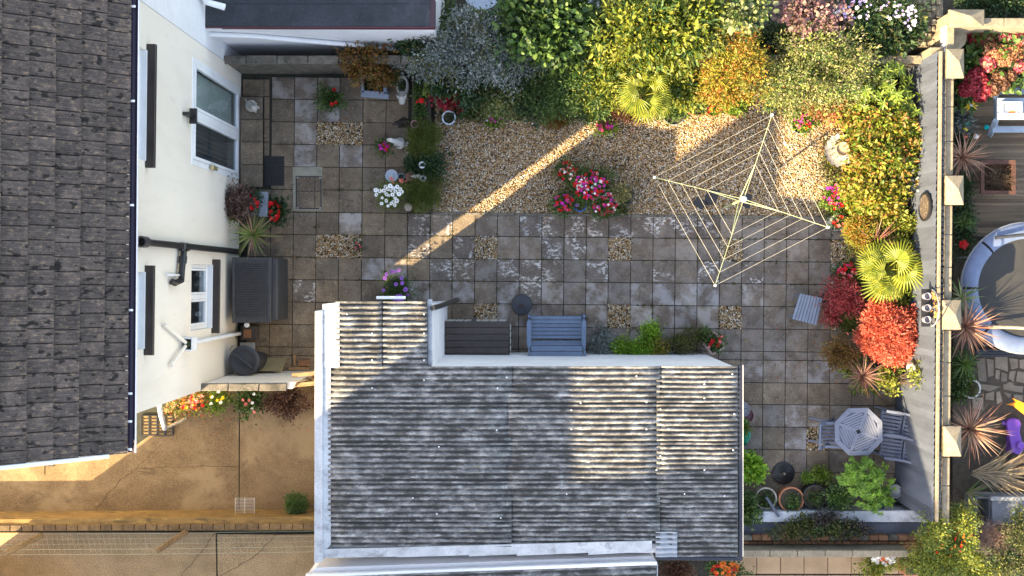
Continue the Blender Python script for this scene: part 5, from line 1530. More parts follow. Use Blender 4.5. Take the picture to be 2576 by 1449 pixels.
# blades: sword leaves and fans
def blade_mesh(nm, L_, W_, arch, mat, segs=5, keel=.25):
    vs = []; fs = []
    for i in range(segs + 1):
        f = i / segs
        w = W_ * (0.55 + .9 * f if f < .35 else (1 - f) / .65 * .87 + .02) * .5
        x = L_ * f; z = -arch * L_ * f * f
        vs += [(x, w, z + keel * w), (x, 0, z), (x, -w, z + keel * w)]
    for i in range(segs):
        b = i * 3
        fs += [(b, b + 1, b + 4, b + 3), (b + 1, b + 2, b + 5, b + 4)]
    me = MB().add(vs, fs).mesh(nm); me.materials.append(mat); return me
BL = {}
for key, mt in (('cordy', G_cordy), ('pink', G_cordpink), ('yucca', G_yucca), ('grass', G_grass), ('dry', G_dry)):
    BL[key] = [blade_mesh('leaf', 1.0, .085 if key != 'dry' else .06, a, mt) for a in (.12, .3, .55)]
def spiky(label, u, v, z0, hcrown, rpx, keys, n=42, root=None, name='cordyline', cat='cordyline', lean=(0, 0), seed=1, wid=1.0, el0=.05, el1=1.25, trunk=True, base=None, group=None, azr=None):
    r = random.Random(seed)
    c = P(u, v, hcrown)
    root = root or thing(name, label, cat, (c.x, c.y, z0), group)
    R = m(rpx, hcrown)
    if trunk:
        b = base or Vector((c.x, c.y, z0))
        MB().tube([b, Vector((c.x, c.y, hcrown * .6 + z0 * .4)), c], [.05, .04, .045], 8).build('trunk', M_twig, root, smooth=True)
    for k in range(n):
        az = k * 2.39996 + r.uniform(-.2, .2)
        if azr: az = r.uniform(*azr)
        el = el0 + (el1 - el0) * (1 - (k + .5) / n) ** 1.2
        Ln = R * r.uniform(.55, 1.15) / max(.75, math.cos(el) * 1.0 + .1)
        Ln = min(Ln, R * 1.25)
        q = Quaternion((0, 0, 1), az) @ Quaternion((0, 1, 0), -el + r.uniform(-.1, .1)) @ Quaternion((1, 0, 0), r.uniform(-.5, .5))
        key = keys[k % len(keys)]
        o = inst('leaf', r.choice(BL[key]), root, c + Vector((lean[0] * r.random(), lean[1] * r.random(), 0)), q, (Ln, Ln * wid if Ln > .3 else wid * .35, Ln))
    return root
def fan_mesh(nm, R, mat, nseg=26, spread=4.6, cupd=.12):
    vs = []; fs = []
    for k in range(nseg):
        a = -spread / 2 + spread * (k + .5) / nseg; da = spread / nseg * .5
        rr = R * (.84 + .14 * math.cos(a * .55)) * (1 + .09 * math.sin(k * 5.1) + .05 * math.sin(k * 12.7))
        def pt(r_, an, z): return (r_ * math.cos(an), r_ * math.sin(an), z)
        b = len(vs)
        vs += [pt(.03 * R, a, 0), pt(.5 * R, a - da * .98, -.02 * R + cupd * R * .5), pt(.5 * R, a, -.05 * R + cupd * R * .5), pt(.5 * R, a + da * .98, -.02 * R + cupd * R * .5), pt(rr, a, -.16 * R), pt(.8 * R, a - da * .45, -.05 * R), pt(.8 * R, a + da * .45, -.05 * R)]
        fs += [(b, b + 1, b + 2), (b, b + 2, b + 3), (b + 1, b + 5, b + 4, b + 2), (b + 2, b + 4, b + 6, b + 3)]
    me = MB().add(vs, fs).mesh(nm); me.materials.append(mat); return me
FAN = [fan_mesh('frond', 1.0, G_palm, 24, 4.4), fan_mesh('frond', 1.0, G_palm, 28, 5.0, .2)]
def fanpalm(label, u, v, z0, zc, rpx, n=9, seed=2, fr=.62, root=None):
    r = random.Random(seed); c = P(u, v, zc)
    root = root or thing('fan_palm', label, 'palm', (c.x, c.y, z0))
    MB().tube([(c.x, c.y, z0), (c.x + .02, c.y, zc * .6), c], [.06, .055, .04], 8).build('trunk', M_twig, root, smooth=True)
    R = m(rpx, zc)
    for k in range(n):
        az = k * 2.4 + r.uniform(-.25, .25); el = .15 + .75 * r.random()
        e = Vector((math.cos(az) * math.cos(el), math.sin(az) * math.cos(el), math.sin(el)))
        stalk = R * (.50 if k else .1) * r.uniform(.55, 1.15)
        tip = c + e * stalk
        f = inst('frond', FAN[k % 2], root, tip, Quaternion((0, 0, 1), az) @ Quaternion((0, 1, 0), -el * .6 + .25 + r.uniform(-.2, .3)) @ Quaternion((1, 0, 0), r.uniform(-.5, .5)), (R * fr * r.uniform(.75, 1.15),) * 3)
        MB().tube([c, c.lerp(tip, .5) + Vector((0, 0, .02)), tip], .008, 5).build('stalk', MATS['palm_green'], root)
    return root
# ------------------------------------------------------------------ shrubs behind and over the garden wall
T = lambda *a: a
shrub('broad silver grey leaved shrub spilling over the garden wall', G_silver, [T(1215, 130, 140, 70, 1.35, .45), T(1105, 150, 70, 55, 1.1, .4), T(1325, 140, 60, 60, 1.2, .4), T(1225, 75, 60, 40, 1.5, .35), T(1170, 60, 40, 30, 1.4, .3)], .062, .024, 620, 22, .06, up=.6)
shrub('dark green laurel leaved shrub under the silver one', G_dark, [T(1180, 212, 75, 40, .75, .3), T(1120, 190, 45, 35, .8, .3), T(1050, 110, 45, 45, .9, .4)], .10, .05, 170, 18, .07)
shrub('tall green shrub with large rounded leaves at the top edge', G_mid, [T(1370, 70, 110, 80, 1.7, .5), T(1310, 50, 60, 50, 1.6, .4), T(1450, 60, 60, 60, 1.5, .4), T(1400, 130, 60, 45, 1.3, .4)], .115, .085, 300, 15, .09, shape='round')
shrub('soft fern like green bush between silver shrub and gold bushes', G_mid, [T(1430, 190, 70, 80, 1.1, .45), T(1395, 245, 60, 50, .8, .35), T(1470, 250, 55, 45, .75, .35), T(1460, 140, 50, 40, 1.2, .3)], .06, .02, 420, 22, .06)
shrub('large sunlit gold green laurel at the top of the picture', G_yel, [T(1640, 65, 120, 80, 1.8, .55), T(1720, 50, 80, 75, 1.8, .5), T(1575, 100, 60, 60, 1.5, .45), T(1680, 120, 80, 40, 1.5, .4)], .13, .058, 420, 16, .10)
shrub('sunlit yellow small leaved shrub above the fan palm', G_yel, [T(1545, 175, 75, 70, 1.2, .45), T(1490, 215, 45, 60, 1.0, .4), T(1620, 160, 60, 35, 1.2, .35), T(1535, 225, 35, 40, .8, .3)], .075, .035, 420, 18, .07)
shrub('pale leafy sapling reaching up at the top right of the laurel', G_varieg, [T(1850, 40, 45, 40, 2.1, .35), T(1815, 95, 30, 28, 1.8, .3), T(1890, 20, 30, 20, 2.1, .2), T(1800, 60, 25, 30, 1.9, .3)], .10, .065, 70, 14, .07, shape='round', stemn=18)
shrub('low dark ivy patch behind the orange maple', G_dark, [T(1900, 105, 70, 30, .5, .25), T(1960, 95, 60, 30, .5, .25)], .06, .04, 160, 16, .07)
shrub('orange and gold leaved maple in the top border', G_orange, [T(1845, 165, 80, 60, 1.4, .45), T(1850, 120, 60, 35, 1.7, .3), T(1800, 220, 45, 40, 1.0, .3), T(1870, 215, 50, 35, 1.0, .3), T(1855, 90, 30, 25, 1.9, .25)], .055, .028, 520, 18, .055, cat='tree', name='maple_tree')
shrub('yellow leaved bushy shrub between fan palm and orange maple', G_yel, [T(1725, 220, 50, 45, .75, .3), T(1700, 190, 45, 40, .9, .3), T(1730, 250, 30, 25, .5, .25)], .075, .05, 200, 15, .07, shape='round')
shrub('large speckled green and bronze shrub near the top right corner', G_speck, [T(2050, 185, 120, 80, 1.25, .45), T(2125, 150, 75, 60, 1.35, .4), T(1965, 205, 60, 55, 1.1, .35), T(2060, 115, 80, 40, 1.5, .3), T(2000, 235, 60, 30, .8, .25), T(2115, 215, 55, 40, .9, .3)], .065, .026, 700, 18, .06, up=.6)
shrub('mauve leaved smoke bush at the top edge', G_purple, [T(2035, 40, 50, 45, 1.6, .3), T(2085, 60, 40, 35, 1.4, .3), T(2000, 25, 30, 25, 1.6, .25)], .085, .065, 130, 14, .08, shape='round')
ast = shrub('tall green clump topped with lilac flowers at the top edge', G_dark, [T(2165, 35, 70, 40, 1.3, .3), T(2250, 30, 60, 35, 1.3, .3)], .08, .03, 170, 14, .07, name='aster_clump', cat='flowers')
for (u, v, ru, rv) in ((2155, 25, 60, 25), (2245, 28, 45, 22), (2110, 35, 25, 20), (2290, 45, 15, 35)):
    c = P(u, v, 1.6); blooms(ast, ['lilac', 'white', 'lilac'], 26, c, m(ru, 1.6), m(rv, 1.6), 1.6, .1)
shrub('dark green rounded shrub below the lilac flowers', G_dark, [T(2210, 95, 70, 40, 1.05, .35), T(2260, 75, 35, 35, 1.0, .3)], .085, .06, 220, 15, .08, shape='round')
shrub('rhododendron with bright green whorled leaves by the fence top', L('leaf_rhodo', [(.12, .19, .02), (.19, .26, .03), (.26, .32, .05), (.08, .13, .02)], rough=.35), [T(2235, 205, 55, 50, 1.15, .3), T(2200, 240, 50, 40, .9, .3), T(2265, 260, 40, 60, .9, .3)], .15, .042, 85, 9, .03, mode='rosette', up=.9, inner=.15)
shrub('autumn tinted hydrangea hedge nearest the rhododendron', G_copper, [T(2225, 305, 55, 36, .95, .28), T(2160, 290, 40, 28, .6, .22), T(2265, 335, 30, 38, .85, .28), T(2180, 335, 36, 26, .6, .2)], .095, .055, 330, 14, .07)
shrub('autumn tinted hedge in the middle of the right border', G_copper, [T(2230, 395, 58, 44, .95, .28), T(2268, 420, 28, 46, .8, .28), T(2175, 375, 34, 30, .55, .22), T(2190, 425, 34, 26, .6, .2)], .10, .05, 330, 13, .07, mode='clump')
shrub('lowest and most golden hedge of the right border', G_yel2, [T(2205, 495, 56, 40, .85, .28), T(2155, 480, 34, 30, .5, .2), T(2225, 540, 42, 24, .6, .22), T(2252, 470, 26, 34, .75, .26), T(2170, 525, 30, 24, .4, .18)], .09, .055, 380, 14, .07)
shrub('small blue green leaved shrub against the fence', G_silver, [T(2270, 460, 22, 28, .8, .2)], .08, .06, 30, 10, .05, shape='round', stemn=3)
shrub('coral pink flowered shrub beside the fence hedge', L('leaf_coral', [(.5, .16, .1), (.3, .25, .05), (.55, .25, .16), (.2, .2, .04)]), [T(2100, 275, 45, 30, .5, .25), T(2060, 262, 35, 25, .45, .2)], .07, .04, 150, 14, .06)
fanpalm('sunlit fan palm at the edge of the gravel below the gold shrubs', 1622, 240, 0, 1.35, 84, 13, 4, .56)
shrub('green and cream variegated shrub behind the gravel', G_varieg, [T(1255, 240, 55, 25, .55, .2), T(1290, 265, 35, 25, .45, .2), T(1235, 265, 30, 25, .4, .2)], .045, .026, 260, 16, .05)
shrub('upright dark green bush right of the variegated shrub', G_dark, [T(1340, 265, 35, 45, .55, .25), T(1345, 220, 30, 30, .7, .25)], .05, .025, 190, 18, .05)
shrub('low bronze maple lying on the gravel edge', G_bronze, [T(1402, 298, 34, 24, .22, .12)], .05, .024, 120, 14, .04, cat='tree', name='maple_tree', stemn=5)
shrub('reddish bronze maple left of the fan palm', G_brownred, [T(1560, 262, 50, 35, .5, .18), T(1530, 285, 30, 22, .35, .15), T(1585, 290, 30, 20, .3, .12)], .05, .022, 200, 15, .05, cat='tree', name='maple_tree')
shrub('crimson leaved low shrub beside the timber bed', L('leaf_crimson', [(.30, .02, .04), (.42, .04, .06), (.2, .02, .03)]), [T(1120, 238, 34, 15, .4, .12), T(1135, 258, 20, 15, .3, .12)], .06, .045, 80, 12, .05, shape='round', stemn=5)
shrub('small fresh green shrub above the crimson one', G_bright, [T(1085, 218, 16, 24, .45, .15)], .085, .05, 22, 9, .03, mode='rosette', stemn=4)
# ground cover and leaf litter under the hedge
shrub('low green ground cover under the top shrubs', G_olive, [T(1180, 285, 70, 20, .08, .06), T(1390, 275, 60, 20, .08, .06), T(1680, 280, 60, 12, .08, .06), T(2090, 400, 25, 60, .08, .06), T(2095, 510, 30, 35, .15, .1), T(2020, 275, 60, 16, .1, .08)], .05, .03, 380, 9, .05, name='ground_cover', cat='ground cover', stemn=0)['kind'] = 'stuff'

for lb_, mt_, lo_ in (('low mixed undergrowth joining the sunlit shrubs along the garden wall', G_yel, [T(1500, 205, 60, 40, .55, .25), T(1660, 215, 70, 40, .5, .25), T(1780, 195, 60, 40, .5, .25), T(1930, 190, 60, 45, .5, .25), T(2150, 215, 60, 45, .5, .25), T(2190, 270, 50, 40, .45, .2)]),
                      ('dark leafy undergrowth joining the shaded shrubs along the garden wall', G_mid, [T(1290, 205, 70, 35, .5, .25), T(1390, 215, 50, 40, .5, .25), T(1150, 165, 60, 40, .6, .25), T(1460, 90, 60, 50, .8, .3), T(1130, 60, 50, 40, .5, .3)])):
    shrub(lb_, mt_, lo_, .065, .032, 420, 13, .07, name='undergrowth', cat='undergrowth', stemn=0)['kind'] = 'stuff'

# ------------------------------------------------------------------ raised timber bed with heathers
tb_ = thing('timber_bed', 'narrow raised bed edged with dark timber sleepers', 'raised bed', P(1060, 350))
for (u0, v0, u1, v1) in ((1036, 192, 1049, 300), (1036, 302, 1046, 400), (1067, 196, 1084, 312), (1036, 190, 1100, 200), (1050, 522, 1086, 534), (1074, 400, 1086, 521)):
    MB().rimg(u0, v0, u1, v1, 0, .16).build('sleeper', M_darkwood, tb_, bevel=.012)
MB().rimg(1040, 196, 1084, 528, 0, .10).build('soil', M_soil, tb_)
hb = shrub('small bedding plants with red flowers inside the timber bed', G_mid, [T(1056, 230, 10, 28, .25, .1), T(1056, 275, 10, 25, .22, .1)], .05, .03, 60, 12, .04, z0=.1, name='bedding_plants', cat='flowers', stemn=4)
blooms(hb, ['bigred', 'red'], 0, None, 0, 0, .25, .1, pts=[(1061, 253), (1050, 256)])
shrub('spreading olive green heather at the upper end of the bed', G_heather, [T(1066, 345, 36, 34, .32, .16), T(1060, 375, 28, 22, .3, .14)], .05, .007, 380, 26, .045, z0=.1, name='heather', stemn=6)
shrub('broad olive green heather at the lower end of the bed', G_heather, [T(1072, 485, 36, 42, .3, .16), T(1050, 490, 25, 35, .3, .14)], .05, .007, 420, 26, .045, z0=.1, name='heather', stemn=6)
shrub('dark leaved hellebore between the two heathers', G_dark, [T(1085, 420, 30, 32, .28, .12), T(1045, 415, 25, 20, .25, .1)], .06, .035, 130, 13, .05, z0=.1, stemn=5)
shrub('pale sage sprig by the log at the foot of the bed', G_olive, [T(1062, 515, 16, 20, .3, .1)], .06, .022, 30, 9, .03, z0=.1, mode='rosette', stemn=4)
# edging stones of the bed
for k, (u, v, r_) in enumerate(((1028, 385, 6), (1027, 396, 7), (1028, 408, 6), (1026, 372, 5), (1030, 418, 5), (1027, 360, 5))):
    c = P(u, v); e = m(r_)
    me = MB().lathe([(.001, 0), (e, .02), (e * .95, .06), (e * .5, .09), (.001, .095)], 9, (c.x, c.y, 0), sy=.8)
    tag(me.build('edging_rock', M_whitestone, None, smooth=True), ['pale rock by the heather, third from the top', 'largest pale rock by the heather, fourth from the top', 'pale rock by the heather, second from the bottom', 'pale rock by the heather, second from the top', 'lowest pale rock by the heather', 'topmost pale rock by the heather'][k], 'rock', 'rocks along the timber bed')
lg_ = thing('log_slice', 'upright cut log with pale top at the foot of the timber bed', 'log', P(1027, 521))
MB().lathe([(m(11), 0), (m(11), .26)], 16, P(1027, 521, .26) - Vector((0, 0, .26))).build('bark', M_twig, lg_, smooth=True)
MB().lathe([(m(10), .262), (.001, .27)], 16, P(1027, 521, .26) - Vector((0, 0, .26))).build('cut_face', surf('cut_wood', (.48, .42, .34), (.36, .3, .24), scale=12, grain=.2), lg_)

# ------------------------------------------------------------------ ornaments
def ornament(nm, label, pts, rads, mat, cat='statue', extra=()):
    """animal figure grown from a skeleton; pts: joints, edges given as parent links"""
    root = thing(nm, label, cat, (pts[0][0][0], pts[0][0][1], 0))
    me = bpy.data.meshes.new('body')
    me.from_pydata([tuple(p[0]) for p in pts], [(i, p[1]) for i, p in enumerate(pts) if p[1] is not None], [])
    o = bpy.data.objects.new('body', me); link(o, root); me.materials.append(mat)
    md = o.modifiers.new('skin', 'SKIN')
    for i, r_ in enumerate(rads):
        me.skin_vertices[0].data[i].radius = (r_, r_)
    me.skin_vertices[0].data[0].use_root = True
    o.modifiers.new('sub', 'SUBSURF').levels = 2
    o.modifiers['sub'].render_levels = 2
    md.use_smooth_shade = True
    return root
def dog(label, u, v, ang, s, mat, z0=0.0, lying=False, collar=None):
    c = P(u, v, z0 + .2 * s); c.z = z0
    ca, sa = math.cos(ang), math.sin(ang)
    def W(x, y, z): return Vector((c.x + s * (x * ca - y * sa), c.y + s * (x * sa + y * ca), z0 + s * z))
    pts = [(W(-.12, 0, .14), None), (W(0, 0, .26), 0), (W(.10, 0, .40), 1), (W(.16, 0, .52), 2), (W(.22, 0, .56), 3), (W(.34, 0, .53), 4),
           (W(.20, .05, .64), 4), (W(.20, -.05, .64), 4), (W(.12, .08, .22), 1), (W(.15, .08, .03), 8), (W(.21, .08, .02), 9), (W(.12, -.08, .22), 1), (W(.15, -.08, .03), 11), (W(.21, -.08, .02), 12),
           (W(-.06, .13, .10), 0), (W(.08, .14, .03), 14), (W(-.06, -.13, .10), 0), (W(.08, -.14, .03), 16), (W(-.24, .02, .05), 0), (W(-.34, .08, .03), 18)]
    rads = [x * s for x in (.13, .12, .10, .07, .075, .04, .018, .018, .05, .035, .03, .05, .035, .03, .07, .035, .07, .035, .03, .018)]
    root = ornament('dog_statue', label, pts, rads, mat)
    if collar:
        MB().tube([W(.13 + .075 * math.cos(t) * .6, .075 * math.sin(t), .46 - .04 * math.cos(t)) for t in [k * math.pi / 6 for k in range(13)]], .008, 6).build('collar', collar, root)
    for y in (-.03, .03): MB().lathe([(.001, -.006), (.008, 0), (.001, .006)], 8, W(.285, y * 1.2, .575)).build('eye', M_black, root)
    return root
M_orn = surf('weathered_ornament', (.55, .53, .48), (.38, .36, .32), scale=14, grain=.2, bmp=.3, spot=(.2, .18, .15), spot_scale=14, spot_lo=.58, spot_hi=.7, spot_amt=.6)
dog('pale weathered dog statue sitting on the door step', 632, 266, -.6, .62, M_orn, .15)
dog('white dog statue with black collar beside the pink flower pot', 1003, 359, math.pi - .15, .62, surf('white_ornament', (.72, .70, .66), (.55, .53, .5), scale=12, grain=.15, bmp=.2), 0, collar=M_black)
dog('dark brown dog statue in front of the pink pot', 1012, 308, math.pi + .4, .55, surf('dark_ornament', (.045, .035, .028), (.02, .017, .015), scale=12, grain=.3))
# animal shaped planter
ap = thing('animal_planter', 'white animal shaped stone planter with an oval hollow by the timber bed', 'planter', P(1012, 222))
cc = P(1012, 215, .25)
def oval(mb, prof, cx, cy, sy): 
    return mb.lathe(prof, 20, (cx, cy, 0), sy=sy)
oval(MB(), [(.001, .02), (.09, .02), (.125, .16), (.125, .26), (.105, .29), (.085, .28), (.08, .16), (.001, .14)], cc.x, cc.y, 1.75).build('body', M_whitestone, ap, smooth=True)
MB().tube([(cc.x, cc.y - .17, .24), (cc.x, cc.y - .27, .31), (cc.x, cc.y - .38, .30)], [.09, .085, .045], 12).build('head', M_whitestone, ap, smooth=True)
for s in (-1, 1): MB().tube([(cc.x + s * .06, cc.y - .25, .36), (cc.x + s * .10, cc.y - .22, .40)], [.03, .012], 7).build('ear', M_whitestone, ap, smooth=True)
MB().tube([(cc.x, cc.y + .18, .22), (cc.x - .01, cc.y + .27, .26)], [.04, .02], 8).build('tail', M_whitestone, ap, smooth=True)
shrub(None, G_dark, [T(1012, 214, 5, 14, .2, .04)], .04, .025, 14, 8, .02, z0=.1, parent=ap, stemn=0)
# solar lights, bird bath and little pots
for (u, v, z, lb) in ((1062, 415, .38, 'round white solar light with a dark square panel, upper one in the bed'), (1064, 449, .36, 'round white solar light with a dark square panel, lower one in the bed'), (1459, 468, .5, 'round clear solar light standing in the flower basket')):
    c = P(u, v, z); r_ = m(9, z)
    sl = thing('solar_light', lb, 'solar light', (c.x, c.y, 0))
    MB().lathe([(.001, z - .10), (r_ * .8, z - .08), (r_, z - .02), (r_, z), (r_ * .8, z + .012), (.001, z + .014)], 20, (c.x, c.y, 0)).build('shade', plain('frosted', (.68, .72, .75), .25), sl, smooth=True)
    MB().tube([(c.x, c.y, 0), (c.x, c.y, z - .09)], .008, 6).build('stake', M_black, sl)
    if u < 1400: MB().box((c.x, c.y, z + .015), (r_ * .9, r_ * .9, .012), .1).build('panel', plain('solar_cell', (.015, .02, .05), .15), sl)
bb_ = thing('saucer', 'grey stone saucer beside the white daisies', 'saucer', P(986, 443))
MB().lathe([(.001, 0), (m(13), 0), (m(16), .05), (m(16), .06), (m(13.5), .055), (m(9), .03), (.001, .028)], 26, P(986, 443)).build('dish', M_bluewhite, bb_, smooth=True)
MB().lathe([(m(6), .028), (m(6.5), .04), (.001, .045)], 18, P(986, 443)).build('boss', M_bluewhite, bb_, smooth=True)
cu_ = thing('glazed_cup', 'small blue glazed pot with pale pink inside by the stone saucer', 'pot', P(1009, 444))
pot(cu_, 1009, 444, 8.5, .14, plain('cup_blue', (.25, .36, .48), .3), rim=.012)
br = thing('bird_dish', 'round terracotta dish with a small stone bird on its rim', 'bird bath', P(1033, 443))
c = P(1033, 443, .3)
MB().lathe([(.05, 0), (.03, .22), (m(12, .3), .26), (m(13.5, .3), .30), (m(12.5, .3), .305), (.001, .29)], 24, (c.x, c.y, 0)).build('dish', surf('dull_terracotta', (.22, .10, .075), (.15, .07, .05), scale=8, grain=.2), br, smooth=True)
q = P(1046, 444, .35)
MB().tube([(q.x - .09, q.y, .36), (q.x - .02, q.y, .37), (q.x + .05, q.y + .01, .35), (q.x + .12, q.y + .02, .34)], [.012, .035, .03, .006], 8).build('bird', M_orn, br, smooth=True)
for s in (-1, 1): MB().tube([(q.x, q.y, .37), (q.x + .07, q.y + s * .04, .36)], [.02, .006], 6).build('wing', M_orn, br, smooth=True)
pk = thing('pink_pot', 'small pink scallop edged pot on the corner of the bed', 'pot', P(1043, 312))
pot(pk, 1043, 312, 10, .26, M_pinkp, rim=.016)

# ------------------------------------------------------------------ pots on the left patio
pl_ = thing('wooden_planter', 'square grey wooden planter with splayed corners holding a bronze shrub', 'planter', P(943, 222))
for (a, b) in (((911, 234), (975, 238)), ((914, 196), (917, 240)), ((968, 196), (972, 244)), ((914, 196), (970, 196))):
    MB().bar(P(a[0], a[1], .36), P(b[0], b[1], .36), .05, .36).build('side_board', M_greyslat, pl_, bevel=.008)
MB().bar(P(908, 238, .5), P(978, 244, .5), .09, .03).build('rim_board', M_greyslat, pl_, bevel=.006)
MB().rimg(916, 198, 969, 238, 0, .32).build('soil', M_soil, pl_)
shrub(None, G_bronze, [T(918, 160, 52, 42, .95, .3), T(960, 185, 30, 30, .7, .25)], .075, .035, 170, 14, .06, z0=.3, parent=pl_, stemn=6)
shrub(None, G_olive, [T(940, 222, 18, 10, .42, .08), T(985, 195, 22, 14, .5, .15)], .06, .035, 50, 10, .04, z0=.3, parent=pl_, stemn=3, fname='lower_foliage')
potted('round pot of glossy leaves with two scarlet flowers near the planter', 834, 250, 22, .22, M_charp, G_mid, [T(829, 248, 32, 24, .32, .12)], ['bigred'], 0, pts=[(840, 226), (836, 262), (845, 258)], ncl=70, sc=.7)
potted('terracotta pot of magenta and red flowers in front of the white dog', 965, 371, 15, .18, M_terra, G_mid, [T(965, 371, 13, 14, .24, .07)], ['mag', 'red', 'mag'], 16, ncl=30, per=10)
dsy = potted('pot of white daisies with dark eyes beside the stone saucer', 985, 487, 18, .25, M_charp, G_bright, [T(980, 487, 36, 28, .36, .12), T(990, 505, 24, 18, .3, .1)], ['daisy'], 0, ncl=130, L_=.04, W_=.014,
             pts=[(945, 478), (947, 490), (955, 480), (962, 498), (966, 480), (970, 470), (972, 488), (976, 476), (978, 492), (982, 468), (984, 480), (990, 474), (988, 490), (995, 482), (999, 470), (1004, 488), (1006, 476), (994, 498), (984, 512), (990, 508), (998, 505), (972, 505), (960, 512), (993, 516), (976, 518), (1010, 482)])
blooms(dsy, ['salmon'], 8, P(997, 455, .3), .2, .06, .3)
# by the house wall
hp_ = thing('wall_planter', 'long grey timber planter with a heather like bronze shrub under the house wall', 'planter', P(610, 505))
MB().rimg(557, 490, 668, 540, 0, .50).build('trough', M_greyslat, hp_, bevel=.01)
for u0, u1 in ((556, 562), (650, 672)):
    MB().rimg(u0, 482, u1, 545, .45, .56).build('end_board', M_greyslat, hp_, bevel=.008)
shrub(None, G_plum, [T(592, 510, 42, 38, .75, .2), T(620, 500, 25, 30, .65, .15)], .04, .03, 260, 15, .05, z0=.5, parent=hp_, stemn=5)
shrub(None, G_yel, [T(550, 500, 12, 38, .7, .15), T(570, 545, 25, 12, .6, .1)], .05, .03, 70, 11, .04, z0=.5, parent=hp_, stemn=3, fname='trailing_foliage')
rf = shrub(None, G_dark, [T(635, 505, 16, 22, .65, .1)], .05, .035, 30, 11, .04, z0=.5, parent=hp_, stemn=3, fname='begonia_foliage')
blooms(hp_, ['bigred', 'red'], 0, None, 0, 0, .68, .1, pts=[(630, 496), (640, 500), (645, 510), (648, 520), (634, 522)], sc=.75)
potted('potted begonia with large scarlet flowers beside the wall planter', 690, 530, 18, .22, M_charp, G_dark, [T(690, 530, 22, 24, .32, .12)], ['bigred'], 0, pts=[(677, 520), (681, 512), (690, 512), (684, 534), (700, 533), (699, 545), (684, 550), (692, 552), (702, 518), (674, 540)], ncl=70, L_=.07, W_=.05)
spiky('spiky green and yellow yucca by the drainpipe', 638, 590, 0, .75, 62, ['yucca', 'yucca', 'yucca', 'pink'], 93, name='yucca', cat='yucca', seed=5, wid=.6)
pgv = shrub('pink flowered seedling at the edge of the gravel square', G_mid, [T(900, 621, 7, 14, .1, .06)], .035, .02, 20, 8, .03, name='seedling', cat='flowers', stemn=2)
blooms(pgv, ['pink', 'salmon'], 0, None, 0, 0, .12, .06, pts=[(897, 612), (903, 616), (896, 624), (901, 632), (907, 622)], sc=.7)
potted('bushy green plant with purple daisies behind the garage wall', 1003, 722, 22, .3, M_charp, G_mid, [T(1003, 725, 36, 32, .42, .16), T(990, 745, 26, 16, .35, .12)], ['pdaisy'], 0, ncl=170, L_=.045, W_=.012,
       pts=[(973, 690), (985, 684), (994, 683), (1003, 680), (1010, 700), (1012, 712), (1020, 728), (1026, 742), (1000, 745), (1008, 743), (1012, 752), (1002, 754), (993, 752), (965, 730), (996, 715), (968, 700)])

# ------------------------------------------------------------------ flower group on the gravel
potted('dark blue pot of red busy lizzies at the top left of the flower group', 1427, 436, 22, .24, plain('navy', (.01, .015, .06), .3), G_mid, [T(1427, 430, 24, 24, .32, .1)], ['red', 'red', 'salmon', 'white'], 48, ncl=70)
bas = potted('large wicker basket of mixed red, magenta and white flowers', 1488, 475, 36, .25, plain('wicker', (.07, .045, .03), .8), G_mid, [T(1487, 468, 44, 40, .38, .13)], ['red', 'mag', 'pink', 'red', 'white', 'mag'], 110, ncl=170)
potted('low pot of red and magenta flowers left of the blue pot', 1420, 512, 20, .2, M_charp, G_mid, [T(1418, 510, 27, 22, .28, .1)], ['red', 'mag', 'red', 'pink'], 36, ncl=70)
potted('bright blue glazed pot with a single purple daisy', 1459, 515, 18, .28, M_blue, G_heather, [T(1455, 514, 11, 11, .3, .06)], ['pdaisy'], 0, pts=[(1452, 516)], ncl=40, L_=.035, W_=.008, rim=.03)
potted('trailing pot of pink and red flowers right of the blue pot', 1522, 514, 24, .22, M_charp, G_mid, [T(1521, 512, 34, 30, .3, .11)], ['pink', 'red', 'mag', 'pink', 'red', 'white'], 75, ncl=110)
hxp = thing('hexagonal_planter', 'dark six sided wooden planter with a pale variegated shrub', 'planter', P(1570, 492))
hx = [(P(1570, 492, .3) + Vector((m(25) * math.cos(k * math.pi / 3 + .2), m(25) * math.sin(k * math.pi / 3 + .2), 0))) for k in range(6)]
for k in range(6): MB().bar(Vector((hx[k].x, hx[k].y, .16)), Vector((hx[(k + 1) % 6].x, hx[(k + 1) % 6].y, .16)), .035, .30).build('side_board', M_charp, hxp, bevel=.004)
MB().prism([P(1570, 492) + (h - P(1570, 492)) * .9 for h in hx], 0, .24).build('soil', M_soil, hxp)
shrub(None, L('leaf_cream', [(.22, .2, .08), (.3, .26, .1), (.14, .14, .06), (.1, .11, .04)]), [T(1566, 488, 20, 20, .42, .14)], .04, .026, 70, 12, .04, z0=.24, parent=hxp, stemn=4)
potted('small buff pot with trailing grey green leaves below the six sided planter', 1562, 527, 14, .2, M_buffpot, G_olive, [T(1560, 523, 16, 12, .24, .06)], ncl=36, per=10)
